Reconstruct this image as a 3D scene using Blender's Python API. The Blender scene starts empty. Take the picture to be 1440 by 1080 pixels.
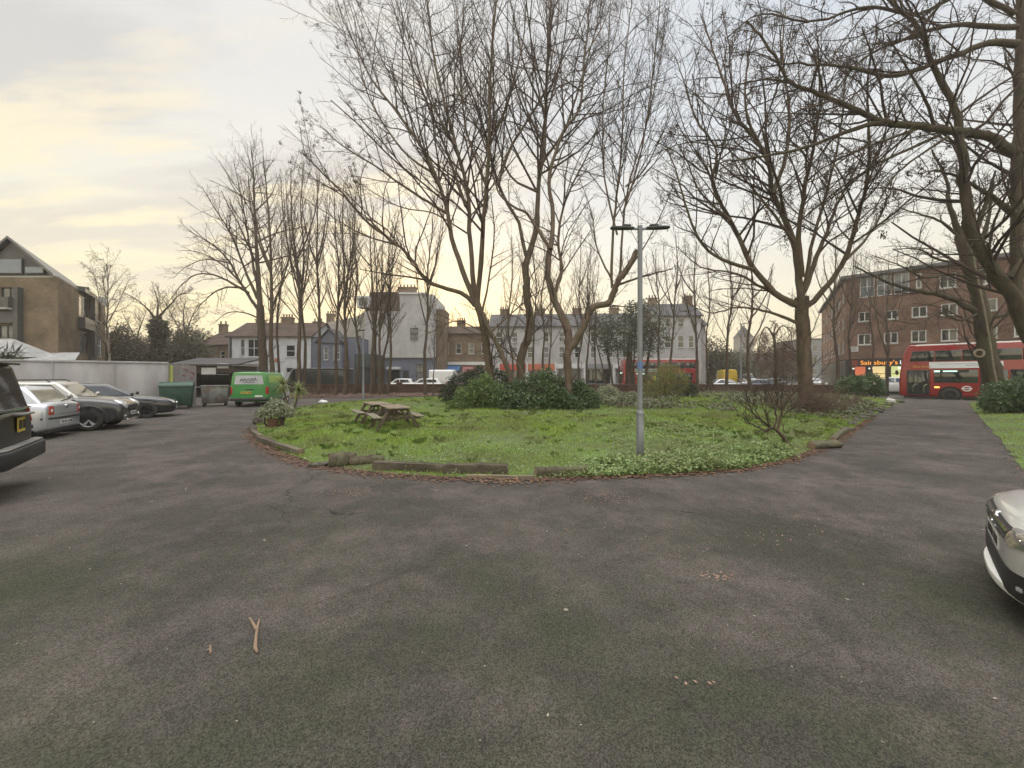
import bpy, math, random
import numpy as np
from mathutils import Vector, Matrix
SC = bpy.context.scene
COL = SC.collection
F, HC, CX, HY = 541.0, 1.68, 720.0, 530.0      # focal length in photo pixels, eye height, horizon
rng = np.random.default_rng(7)
random.seed(7)
def P(px, py, Y): return Vector(((px - CX) / F * Y, Y, HC - (py - HY) / F * Y))
def G(px, py, z=0.0):
    Y = F * (HC - z) / (py - HY)
    return Vector(((px - CX) / F * Y, Y, z))
R = math.radians

# ---------------------------------------------------------------- materials
MATS = {}
def M(name, c, rough=.7, metal=0., c2=None, scale=4., bump=0., bscale=None, spec=.5, coat=0., stretch=None, lo=.35, hi=.65, detail=6., c3=None, s3=.5):
    if name in MATS: return MATS[name]
    m = bpy.data.materials.new(name); m.use_nodes = True
    nt = m.node_tree; N = nt.nodes; L = nt.links
    b = N['Principled BSDF']
    b.inputs['Base Color'].default_value = (*c, 1); b.inputs['Roughness'].default_value = rough
    b.inputs['Metallic'].default_value = metal; b.inputs['Specular IOR Level'].default_value = spec
    b.inputs['Coat Weight'].default_value = coat; b.inputs['Coat Roughness'].default_value = .06
    if c2 or bump:
        tc = N.new('ShaderNodeTexCoord'); src = tc.outputs['Object']
        if stretch:
            mp = N.new('ShaderNodeMapping'); mp.inputs['Scale'].default_value = stretch
            L.new(src, mp.inputs['Vector']); src = mp.outputs[0]
        if c2:
            n = N.new('ShaderNodeTexNoise'); n.inputs['Scale'].default_value = scale; n.inputs['Detail'].default_value = detail
            n.inputs['Roughness'].default_value = .62
            L.new(src, n.inputs['Vector'])
            mr = N.new('ShaderNodeMapRange'); mr.inputs[1].default_value = lo; mr.inputs[2].default_value = hi
            L.new(n.outputs['Fac'], mr.inputs[0])
            mx = N.new('ShaderNodeMix'); mx.data_type = 'RGBA'
            mx.inputs[6].default_value = (*c, 1); mx.inputs[7].default_value = (*c2, 1)
            L.new(mr.outputs[0], mx.inputs[0]); out = mx.outputs[2]
            if c3:
                n3 = N.new('ShaderNodeTexNoise'); n3.inputs['Scale'].default_value = s3; n3.inputs['Detail'].default_value = 4
                L.new(src, n3.inputs['Vector'])
                r3 = N.new('ShaderNodeMapRange'); r3.inputs[1].default_value = .42; r3.inputs[2].default_value = .68
                L.new(n3.outputs['Fac'], r3.inputs[0])
                m3 = N.new('ShaderNodeMix'); m3.data_type = 'RGBA'; m3.inputs[7].default_value = (*c3, 1)
                L.new(r3.outputs[0], m3.inputs[0]); L.new(out, m3.inputs[6]); out = m3.outputs[2]
            L.new(out, b.inputs['Base Color'])
        if bump:
            nb = N.new('ShaderNodeTexNoise'); nb.inputs['Scale'].default_value = bscale or scale * 3; nb.inputs['Detail'].default_value = 5
            L.new(src, nb.inputs['Vector'])
            bp = N.new('ShaderNodeBump'); bp.inputs['Strength'].default_value = 1; bp.inputs['Distance'].default_value = bump
            L.new(nb.outputs['Fac'], bp.inputs['Height']); L.new(bp.outputs[0], b.inputs['Normal'])
    MATS[name] = m
    return m
def MBRICK(name, c1, c2, mortar, bw=.225, bh=.075, ms=.01, var=(.6, .6, .6), rough=.85):
    if name in MATS: return MATS[name]
    m = bpy.data.materials.new(name); m.use_nodes = True
    nt = m.node_tree; N = nt.nodes; L = nt.links; b = N['Principled BSDF']
    b.inputs['Roughness'].default_value = rough; b.inputs['Specular IOR Level'].default_value = .2
    uv = N.new('ShaderNodeTexCoord')
    br = N.new('ShaderNodeTexBrick'); br.inputs['Scale'].default_value = 1
    br.inputs['Brick Width'].default_value = bw; br.inputs['Row Height'].default_value = bh; br.inputs['Mortar Size'].default_value = ms
    br.inputs['Color1'].default_value = (*c1, 1); br.inputs['Color2'].default_value = (*c2, 1); br.inputs['Mortar'].default_value = (*mortar, 1)
    br.inputs['Bias'].default_value = -.1
    L.new(uv.outputs['UV'], br.inputs['Vector'])
    n = N.new('ShaderNodeTexNoise'); n.inputs['Scale'].default_value = .8; n.inputs['Detail'].default_value = 8
    L.new(uv.outputs['Object'], n.inputs['Vector'])
    mr = N.new('ShaderNodeMapRange'); mr.inputs[1].default_value = .3; mr.inputs[2].default_value = .7; mr.inputs[3].default_value = var[0]; mr.inputs[4].default_value = 1.15
    L.new(n.outputs['Fac'], mr.inputs[0])
    mx = N.new('ShaderNodeMix'); mx.data_type = 'RGBA'; mx.blend_type = 'MULTIPLY'; mx.inputs[0].default_value = 1
    L.new(br.outputs['Color'], mx.inputs[6]); L.new(mr.outputs[0], mx.inputs[7]); L.new(mx.outputs[2], b.inputs['Base Color'])
    bp = N.new('ShaderNodeBump'); bp.inputs['Distance'].default_value = .006; bp.invert = True
    L.new(br.outputs['Fac'], bp.inputs['Height']); L.new(bp.outputs[0], b.inputs['Normal'])
    MATS[name] = m
    return m
def MGLASS(name, c=(.02, .025, .03), rough=.04):
    return M(name, c, rough, spec=.9, coat=.6)
def MEMIT(name, c, s):
    if name in MATS: return MATS[name]
    m = bpy.data.materials.new(name); m.use_nodes = True
    b = m.node_tree.nodes['Principled BSDF']
    b.inputs['Base Color'].default_value = (*c, 1); b.inputs['Emission Color'].default_value = (*c, 1); b.inputs['Emission Strength'].default_value = s
    MATS[name] = m
    return m
def MLEAF(name, c1, c2, c3=None, trans=.25, rough=.5, spec=.4):
    """leaf colour differs from leaf to leaf (random per mesh island) plus broad patches"""
    if name in MATS: return MATS[name]
    m = bpy.data.materials.new(name); m.use_nodes = True
    nt = m.node_tree; N = nt.nodes; L = nt.links; b = N['Principled BSDF']; out = N['Material Output']
    b.inputs['Roughness'].default_value = rough; b.inputs['Specular IOR Level'].default_value = spec
    g = N.new('ShaderNodeNewGeometry'); mx = N.new('ShaderNodeMix'); mx.data_type = 'RGBA'
    mx.inputs[6].default_value = (*c1, 1); mx.inputs[7].default_value = (*c2, 1)
    L.new(g.outputs['Random Per Island'], mx.inputs[0]); col = mx.outputs[2]
    if c3:
        tc = N.new('ShaderNodeTexCoord'); n = N.new('ShaderNodeTexNoise'); n.inputs['Scale'].default_value = .9; n.inputs['Detail'].default_value = 6
        L.new(tc.outputs['Object'], n.inputs['Vector'])
        mr = N.new('ShaderNodeMapRange'); mr.inputs[1].default_value = .42; mr.inputs[2].default_value = .62
        L.new(n.outputs['Fac'], mr.inputs[0])
        m3 = N.new('ShaderNodeMix'); m3.data_type = 'RGBA'; m3.inputs[7].default_value = (*c3, 1)
        L.new(mr.outputs[0], m3.inputs[0]); L.new(col, m3.inputs[6]); col = m3.outputs[2]
    L.new(col, b.inputs['Base Color'])
    if trans:
        t = N.new('ShaderNodeBsdfTranslucent'); L.new(col, t.inputs['Color'])
        ms = N.new('ShaderNodeMixShader'); ms.inputs[0].default_value = trans
        L.new(b.outputs[0], ms.inputs[1]); L.new(t.outputs[0], ms.inputs[2]); L.new(ms.outputs[0], out.inputs['Surface'])
    MATS[name] = m
    return m

# ---------------------------------------------------------------- mesh building
class MB:
    def __init__(s, o=(0, 0, 0)):
        s.v = []; s.f = []; s.mi = []; s.o = Vector(o)
    def add(s, vs, fs, m=0):
        k = len(s.v); s.v += [tuple(Vector(v) - s.o) for v in vs]
        for f in fs: s.f.append([i + k for i in f]); s.mi.append(m)
        return s
    def quad(s, a, b, c, d, m=0): return s.add([a, b, c, d], [(0, 1, 2, 3)], m)
    def poly(s, pts, m=0): return s.add(pts, [tuple(range(len(pts)))], m)
    def box(s, c, size, rz=0., m=0, rot=None):
        c = Vector(c); x, y, z = [q / 2 for q in size]
        Q = rot if rot is not None else Matrix.Rotation(rz, 3, 'Z')
        vs = [c + Q @ Vector((sx * x, sy * y, sz * z)) for sx in (-1, 1) for sy in (-1, 1) for sz in (-1, 1)]
        return s.add(vs, [(0, 1, 3, 2), (4, 6, 7, 5), (0, 4, 5, 1), (2, 3, 7, 6), (0, 2, 6, 4), (1, 5, 7, 3)], m)
    def beam(s, a, b, w, h, m=0, up=(0, 0, 1)):
        a, b = Vector(a), Vector(b); d = b - a; L = d.length; d.normalize()
        side = d.cross(Vector(up)); side = side.normalized() if side.length > 1e-4 else Vector((1, 0, 0)); u = side.cross(d)
        Q = Matrix((d, side, u)).transposed()
        return s.box((a + b) / 2, (L, w, h), m=m, rot=Q)
    def prism(s, pts, ext, m=0):
        n = len(pts); e = Vector(ext); pts = [Vector(p) for p in pts]
        vs = pts + [p + e for p in pts]
        return s.add(vs, [tuple(range(n - 1, -1, -1)), tuple(range(n, 2 * n))] + [(i, (i + 1) % n, n + (i + 1) % n, n + i) for i in range(n)], m)
    def tube(s, pts, rad, n=8, m=0, cap=True):
        pts = [Vector(p) for p in pts]; k = len(pts)
        if not hasattr(rad, '__len__'): rad = [rad] * k
        vs = []; ref = None
        for i in range(k):
            t = (pts[min(i + 1, k - 1)] - pts[max(i - 1, 0)]).normalized()
            if ref is None: ref = t.orthogonal().normalized()
            u = (ref - t * ref.dot(t)).normalized(); ref = u; w = t.cross(u)
            for j in range(n):
                a = 2 * math.pi * j / n; vs.append(pts[i] + (u * math.cos(a) + w * math.sin(a)) * rad[i])
        fs = [(i * n + j, i * n + (j + 1) % n, (i + 1) * n + (j + 1) % n, (i + 1) * n + j) for i in range(k - 1) for j in range(n)]
        if cap: fs += [tuple(range(n - 1, -1, -1)), tuple(range((k - 1) * n, k * n))]
        return s.add(vs, fs, m)
    def lathe(s, prof, o=(0, 0, 0), n=16, m=0, axis='Z', cap=True):
        o = Vector(o); vs = []
        for r, h in prof:
            for j in range(n):
                a = 2 * math.pi * j / n; c, q = math.cos(a) * r, math.sin(a) * r
                vs.append(o + (Vector((c, q, h)) if axis == 'Z' else Vector((c, h, q)) if axis == 'Y' else Vector((h, c, q))))
        k = len(prof); fs = [(i * n + j, i * n + (j + 1) % n, (i + 1) * n + (j + 1) % n, (i + 1) * n + j) for i in range(k - 1) for j in range(n)]
        if cap: fs += [tuple(range(n - 1, -1, -1)), tuple(range((k - 1) * n, k * n))]
        return s.add(vs, fs, m)
    def blob(s, c, r, n=12, k=8, m=0, rot=None):
        c = Vector(c); r = Vector(r); vs = []; Q = rot or Matrix.Identity(3)
        for i in range(1, k):
            a = math.pi * i / k
            for j in range(n):
                b = 2 * math.pi * j / n
                vs.append(c + Q @ Vector((r.x * math.sin(a) * math.cos(b), r.y * math.sin(a) * math.sin(b), r.z * math.cos(a))))
        vs += [c + Q @ Vector((0, 0, r.z)), c + Q @ Vector((0, 0, -r.z))]; t = len(vs) - 2
        fs = [(i * n + j, (i + 1) * n + j, (i + 1) * n + (j + 1) % n, i * n + (j + 1) % n) for i in range(k - 2) for j in range(n)]
        fs += [(t, j, (j + 1) % n) for j in range(n)] + [(t + 1, (k - 2) * n + (j + 1) % n, (k - 2) * n + j) for j in range(n)]
        return s.add(vs, fs, m)
    def build(s, name, mats, parent=None, bevel=0., seg=2, smooth=False, uv=True, subsurf=0, angle=40):
        me = bpy.data.meshes.new(name); me.from_pydata(s.v, [], s.f); me.validate(verbose=False)
        if not isinstance(mats, (list, tuple)): mats = [mats]
        for q in mats: me.materials.append(q)
        if len(me.polygons) == len(s.mi): me.polygons.foreach_set('material_index', s.mi)
        import bmesh
        bm = bmesh.new(); bm.from_mesh(me); bmesh.ops.recalc_face_normals(bm, faces=bm.faces); bm.to_mesh(me); bm.free()
        if uv:
            ul = me.uv_layers.new(name='UVMap'); d = ul.data; V = me.vertices
            for p in me.polygons:
                nn = p.normal
                if abs(nn.z) < .75:
                    t = Vector((-nn.y, nn.x, 0)).normalized()
                    for li in p.loop_indices:
                        co = V[me.loops[li].vertex_index].co; d[li].uv = (co.dot(t), co.z)
                else:
                    for li in p.loop_indices:
                        co = V[me.loops[li].vertex_index].co; d[li].uv = (co.x, co.y)
        ob = bpy.data.objects.new(name, me); COL.objects.link(ob)
        if parent: ob.parent = parent
        if subsurf:
            md = ob.modifiers.new('subsurf', 'SUBSURF'); md.levels = md.render_levels = subsurf
        if bevel:
            md = ob.modifiers.new('bevel', 'BEVEL'); md.width = bevel; md.segments = seg; md.limit_method = 'ANGLE'; md.angle_limit = R(35)
        if smooth or subsurf or bevel:
            me.polygons.foreach_set('use_smooth', [True] * len(me.polygons))
            if not subsurf and not bevel:
                try: me.set_sharp_from_angle(angle=R(angle))
                except Exception: pass
        me.update()
        return ob
def nmesh(name, verts, faces_flat, nside, mat, parent=None, smooth=False):
    """fast mesh from numpy: all faces have nside corners"""
    me = bpy.data.meshes.new(name); nv = len(verts); nf = len(faces_flat) // nside
    me.vertices.add(nv); me.vertices.foreach_set('co', np.ascontiguousarray(verts, dtype=np.float32).ravel())
    me.loops.add(nf * nside); me.loops.foreach_set('vertex_index', np.ascontiguousarray(faces_flat, dtype=np.int32).ravel())
    me.polygons.add(nf); me.polygons.foreach_set('loop_start', np.arange(0, nf * nside, nside, dtype=np.int32))
    me.update(calc_edges=True)
    if smooth: me.polygons.foreach_set('use_smooth', np.ones(nf, dtype=bool))
    me.materials.append(mat)
    ob = bpy.data.objects.new(name, me); COL.objects.link(ob)
    if parent: ob.parent = parent
    return ob
LABELS = {}
def tag(o, label=None, cat=None, group=None, kind=None):
    if label: o['label'] = label
    if cat: o['category'] = cat
    if group: o['group'] = group
    if kind: o['kind'] = kind
    return o
def thing(name, label, cat, loc=(0, 0, 0), rz=0., group=None):
    o = bpy.data.objects.new(name, None); COL.objects.link(o); o.empty_display_size = .3
    o.location = loc; o.rotation_euler = (0, 0, rz)
    return tag(o, label, cat, group)
def copy_tree(o, parent=None):
    c = o.copy(); COL.objects.link(c)
    if parent: c.parent = parent
    for ch in list(o.children): copy_tree(ch, c)
    return c
def text_mb(name, s, size, mat, parent, origin, xdir, updir, ext=.01, align='LEFT'):
    cu = bpy.data.curves.new(name, 'FONT'); cu.body = s; cu.size = size; cu.extrude = ext; cu.align_x = align
    t = bpy.data.objects.new(name, cu); COL.objects.link(t)
    dg = bpy.context.evaluated_depsgraph_get()
    me = bpy.data.meshes.new_from_object(t.evaluated_get(dg)); bpy.data.objects.remove(t)
    x = Vector(xdir).normalized(); u = Vector(updir).normalized(); n = x.cross(u)
    Q = Matrix((x, u, n)).transposed().to_4x4(); Q.translation = Vector(origin)
    me.transform(Q); me.materials.clear(); me.materials.append(mat)
    o = bpy.data.objects.new(name, me); COL.objects.link(o)
    if parent: o.parent = parent
    return o
# polygon helpers (numpy)
def inside(poly, pts):
    x, y = pts[:, 0], pts[:, 1]; r = np.zeros(len(pts), bool); n = len(poly)
    for i in range(n):
        x1, y1 = poly[i]; x2, y2 = poly[(i + 1) % n]
        c = ((y1 > y) != (y2 > y)) & (x < (x2 - x1) * (y - y1) / ((y2 - y1) + 1e-12) + x1); r ^= c
    return r
def edgedist(poly, pts):
    d = np.full(len(pts), 1e9); n = len(poly)
    for i in range(n):
        a = np.array(poly[i]); b = np.array(poly[(i + 1) % n]); ab = b - a
        t = np.clip(((pts - a) @ ab) / (ab @ ab + 1e-12), 0, 1); q = a + t[:, None] * ab
        d = np.minimum(d, np.hypot(*(pts - q).T))
    return d
def scatter(poly, n, r=None):
    r = r or rng; p = np.array(poly); lo, hi = p.min(0), p.max(0); out = np.zeros((0, 2))
    while len(out) < n:
        q = r.uniform(lo, hi, (n * 2, 2)); out = np.vstack([out, q[inside(poly, q)]])
    return out[:n]
def vnoise(x, y, seed=0):
    r = np.random.default_rng(seed); z = np.zeros_like(x)
    for f, a in ((.35, 1.), (.8, .6), (1.7, .35), (3.9, .2)):
        for _ in range(3):
            th, ph = r.uniform(0, 6.28, 2); z = z + a * np.sin((x * np.cos(th) + y * np.sin(th)) * f * 2 + ph)
    return z / 4
HAZE = .0012
# ================================================================ SETTING
ISLAND = [(362,602),(363,616),(392,634),(438,652),(520,664),(620,671),(720,674),(830,671),(950,667),(1040,660),(1105,647),(1150,631),(1188,610),(1222,588),(1250,573),(1268,564)]
ISLAND = [tuple(G(*p)[:2]) for p in ISLAND] + [(28.6,29.6),(27,33.5),(20,37.2),(10,36.8),(3,36),(-4.8,32.5),(-8.7,29.3),(-11.2,25.2),(-11.6,21.1),(-10.9,17.2),(-9.6,14.4)]
def densify(poly, step, jit=0., seed=1, closed=True):
    r = np.random.default_rng(seed); out = []; n = len(poly)
    for i in range(n if closed else n - 1):
        a = np.array(poly[i]); b = np.array(poly[(i + 1) % n]); k = max(1, int(np.hypot(*(b - a)) / step))
        for j in range(k):
            q = a + (b - a) * j / k + r.normal(0, jit, 2) * (1 if j else .3); out.append(tuple(q))
    return out
def lawn_z(x, y, poly=ISLAND):
    p = np.stack([np.atleast_1d(x), np.atleast_1d(y)], 1).astype(float)
    d = edgedist(poly, p); t = np.clip(d / .9, 0, 1); t = t * t * (3 - 2 * t)
    m = np.clip((d - .4) / 3.2, 0, 1); m = m * m * (3 - 2 * m)
    return .015 + t * (.045 + .03 * vnoise(p[:, 0], p[:, 1], 3)) + .16 * m
asph = bpy.data.materials.new('asphalt'); asph.use_nodes = True
def mk_asphalt(m):
    nt = m.node_tree; N = nt.nodes; L = nt.links; b = N['Principled BSDF']
    tc = N.new('ShaderNodeTexCoord')
    def noise(s, d=6, r=.6):
        n = N.new('ShaderNodeTexNoise'); n.inputs['Scale'].default_value = s; n.inputs['Detail'].default_value = d; n.inputs['Roughness'].default_value = r
        L.new(tc.outputs['Object'], n.inputs['Vector']); return n.outputs['Fac']
    def rng_(f, a, c, lo=0., hi=1.):
        r = N.new('ShaderNodeMapRange'); r.inputs[1].default_value = a; r.inputs[2].default_value = c; r.inputs[3].default_value = lo; r.inputs[4].default_value = hi
        L.new(f, r.inputs[0]); return r.outputs[0]
    def mix(fac, a, c, mode='MIX'):
        x = N.new('ShaderNodeMix'); x.data_type = 'RGBA'; x.blend_type = mode
        if hasattr(fac, 'links') or not isinstance(fac, (int, float)): L.new(fac, x.inputs[0])
        else: x.inputs[0].default_value = fac
        for q, i in ((a, 6), (c, 7)):
            if isinstance(q, tuple): x.inputs[i].default_value = (*q, 1)
            else: L.new(q, x.inputs[i])
        return x.outputs[2]
    base = mix(rng_(noise(.35, 6), .35, .65), (.050, .047, .043), (.100, .091, .084))
    base = mix(rng_(noise(.9, 8, .7), .45, .70, 0, .85), base, (.152, .128, .119))        # worn pinkish patches
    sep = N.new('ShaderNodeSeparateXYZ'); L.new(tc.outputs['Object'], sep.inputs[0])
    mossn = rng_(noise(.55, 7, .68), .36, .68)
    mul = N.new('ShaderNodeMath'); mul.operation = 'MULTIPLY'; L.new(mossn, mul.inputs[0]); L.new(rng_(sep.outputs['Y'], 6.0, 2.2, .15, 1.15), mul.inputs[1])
    base = mix(mul.outputs[0], base, (.042, .049, .029))                                   # moss tone on the old tarmac, mixed in more towards the near foreground
    base = mix(rng_(noise(2.6, 8, .75), .48, .66, 0, .65), base, (.045, .042, .040))
    v = N.new('ShaderNodeTexVoronoi'); v.inputs['Scale'].default_value = 150; L.new(tc.outputs['Object'], v.inputs['Vector'])
    st = mix(rng_(v.outputs['Color'], .2, .9), (.48, .46, .45), (1.7, 1.65, 1.6))
    base = mix(.85, base, st, 'MULTIPLY')
    v2 = N.new('ShaderNodeTexVoronoi'); v2.inputs['Scale'].default_value = 52; v2.inputs['Randomness'].default_value = 1; L.new(tc.outputs['Object'], v2.inputs['Vector'])
    pale = rng_(v2.outputs['Distance'], .085, .045)
    gate = rng_(noise(1.3, 5), .5, .62)
    mu2 = N.new('ShaderNodeMath'); mu2.operation = 'MULTIPLY'; L.new(pale, mu2.inputs[0]); L.new(gate, mu2.inputs[1])
    base = mix(mu2.outputs[0], base, (.20, .185, .17))                                       # pale chippings
    # thin wandering cracks
    ng = N.new('ShaderNodeTexNoise'); ng.inputs['Scale'].default_value = .8; ng.inputs['Detail'].default_value = 5; L.new(tc.outputs['Object'], ng.inputs['Vector'])
    va = N.new('ShaderNodeVectorMath'); va.operation = 'SCALE'; va.inputs['Scale'].default_value = 1.3; L.new(ng.outputs['Color'], va.inputs[0])
    vb = N.new('ShaderNodeVectorMath'); vb.operation = 'ADD'; L.new(va.outputs[0], vb.inputs[0]); L.new(tc.outputs['Object'], vb.inputs[1])
    vc = N.new('ShaderNodeTexVoronoi'); vc.feature = 'DISTANCE_TO_EDGE'; vc.inputs['Scale'].default_value = .3; L.new(vb.outputs[0], vc.inputs['Vector'])
    ck = rng_(vc.outputs['Distance'], .004, .001); gk = rng_(noise(.5, 3), .53, .57)
    mk = N.new('ShaderNodeMath'); mk.operation = 'MULTIPLY'; L.new(ck, mk.inputs[0]); L.new(gk, mk.inputs[1])
    base = mix(mk.outputs[0], base, (.022, .021, .02))
    L.new(base, b.inputs['Base Color'])
    b.inputs['Roughness'].default_value = .9; b.inputs['Specular IOR Level'].default_value = .18
    ad = N.new('ShaderNodeMath'); ad.operation = 'ADD'; L.new(v.outputs['Distance'], ad.inputs[0]); L.new(noise(18, 4), ad.inputs[1])
    bp = N.new('ShaderNodeBump'); bp.inputs['Distance'].default_value = .009; bp.inputs['Strength'].default_value = .8
    L.new(ad.outputs[0], bp.inputs['Height']); L.new(bp.outputs[0], b.inputs['Normal'])
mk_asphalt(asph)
m_far = M('far_ground', (.07, .065, .06), .9, c2=(.10, .10, .08), scale=.3)
g = MB().quad((-330, -60, -.03), (330, -60, -.03), (330, 340, -.03), (-330, 340, -.03)).build('ground', m_far); tag(g, kind='structure')
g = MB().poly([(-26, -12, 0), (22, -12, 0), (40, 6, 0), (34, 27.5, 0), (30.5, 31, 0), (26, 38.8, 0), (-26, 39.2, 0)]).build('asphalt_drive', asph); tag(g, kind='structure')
m_road = M('road_tarmac', (.06, .06, .062), .85, c2=(.085, .083, .08), scale=1.5, bump=.004, bscale=60)
g = MB().poly([(-70, 41.0, -.1), (20, 41, -.1), (28.5, 36.6, -.1), (31.6, 32, -.1), (60, 0, -.1), (75, 10, -.1), (41, 44, -.1), (55, 66, -.1), (95, 130, -.1), (80, 135, -.1), (30, 57, -.1), (-70, 54, -.1)]).build('road', m_road); tag(g, kind='structure')
m_pave = M('paving', (.2, .19, .18), .9, c2=(.26, .25, .235), scale=2)
def kerbed(name, pts, z=.11):
    o = MB().prism([(x, y, -.029) for x, y in pts], (0, 0, z + .029)).build(name, m_pave, bevel=.015); return tag(o, kind='structure')
kerbed('pavement', [(-70, 54), (30, 57), (80, 135), (60, 140), (24, 70), (-70, 70)])
kerbed('pavement', [(41, 44.2), (60, 24.4), (70, 34), (56, 66)])
kerbed('pavement', [(-70, 40.9), (-70, 39.5), (20, 39.2), (20, 40.9)])
# soil bed behind the lawn, carpeted with brown leaves
m_soil = M('leafy_soil', (.085, .05, .042), .95, c2=(.15, .095, .078), scale=2.2, bump=.03, bscale=9, c3=(.045, .032, .026), s3=1.1)
BED = [(-17.5, 29.5), (-13.5, 31), (-8.6, 32.6), (-4, 35), (3, 37.4), (12, 38.2), (20, 38.4), (20, 39), (-26, 39), (-25, 34)]
def patch_mesh(name, poly, zf, mat, step=.5, rings=10):
    o = densify(poly, step, .03); c = np.mean(np.array(poly), 0); vs = []; n = len(o)
    ts = np.linspace(1, 0.02, rings); fs = []
    for t in ts:
        q = c + (np.array(o) - c) * t; z = zf(q[:, 0], q[:, 1]); vs.append(np.column_stack([q, z]))
    vs = np.vstack(vs)
    for i in range(rings - 1):
        for j in range(n): fs.append((i * n + j, i * n + (j + 1) % n, (i + 1) * n + (j + 1) % n, (i + 1) * n + j))
    fs = np.array(fs)
    return nmesh(name, vs, fs.ravel(), 4, mat, smooth=True)
o = patch_mesh('soil_bed', BED, lambda x, y: .02 + .06 * np.clip(edgedist(BED, np.stack([x, y], 1)), 0, 1) + .02 * vnoise(x * 2, y * 2), m_soil); tag(o, kind='structure')
m_lawn = M('lawn_soil', (.075, .115, .032), .95, c2=(.11, .17, .042), scale=1.1, bump=.03, bscale=20, c3=(.075, .075, .038), s3=.5)
o = patch_mesh('lawn', ISLAND, lawn_z, m_lawn, .4, 34); tag(o, kind='structure')
RLAWN = [tuple(G(1362, 567)[:2]), tuple(G(1383, 593)[:2]), tuple(G(1410, 622)[:2]), tuple(G(1440, 662)[:2]), (11.5, 5.2), (26, 4), (44, 14), (33.6, 27.2)]
def rlz(x, y): 
    p = np.stack([np.atleast_1d(x), np.atleast_1d(y)], 1).astype(float); d = np.clip(edgedist(RLAWN, p) / 1.2, 0, 1)
    return .012 + d * (.09 + .03 * vnoise(p[:, 0], p[:, 1], 9))
o = patch_mesh('lawn_verge', RLAWN, rlz, m_lawn, .4, 16); tag(o, kind='structure')

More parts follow.
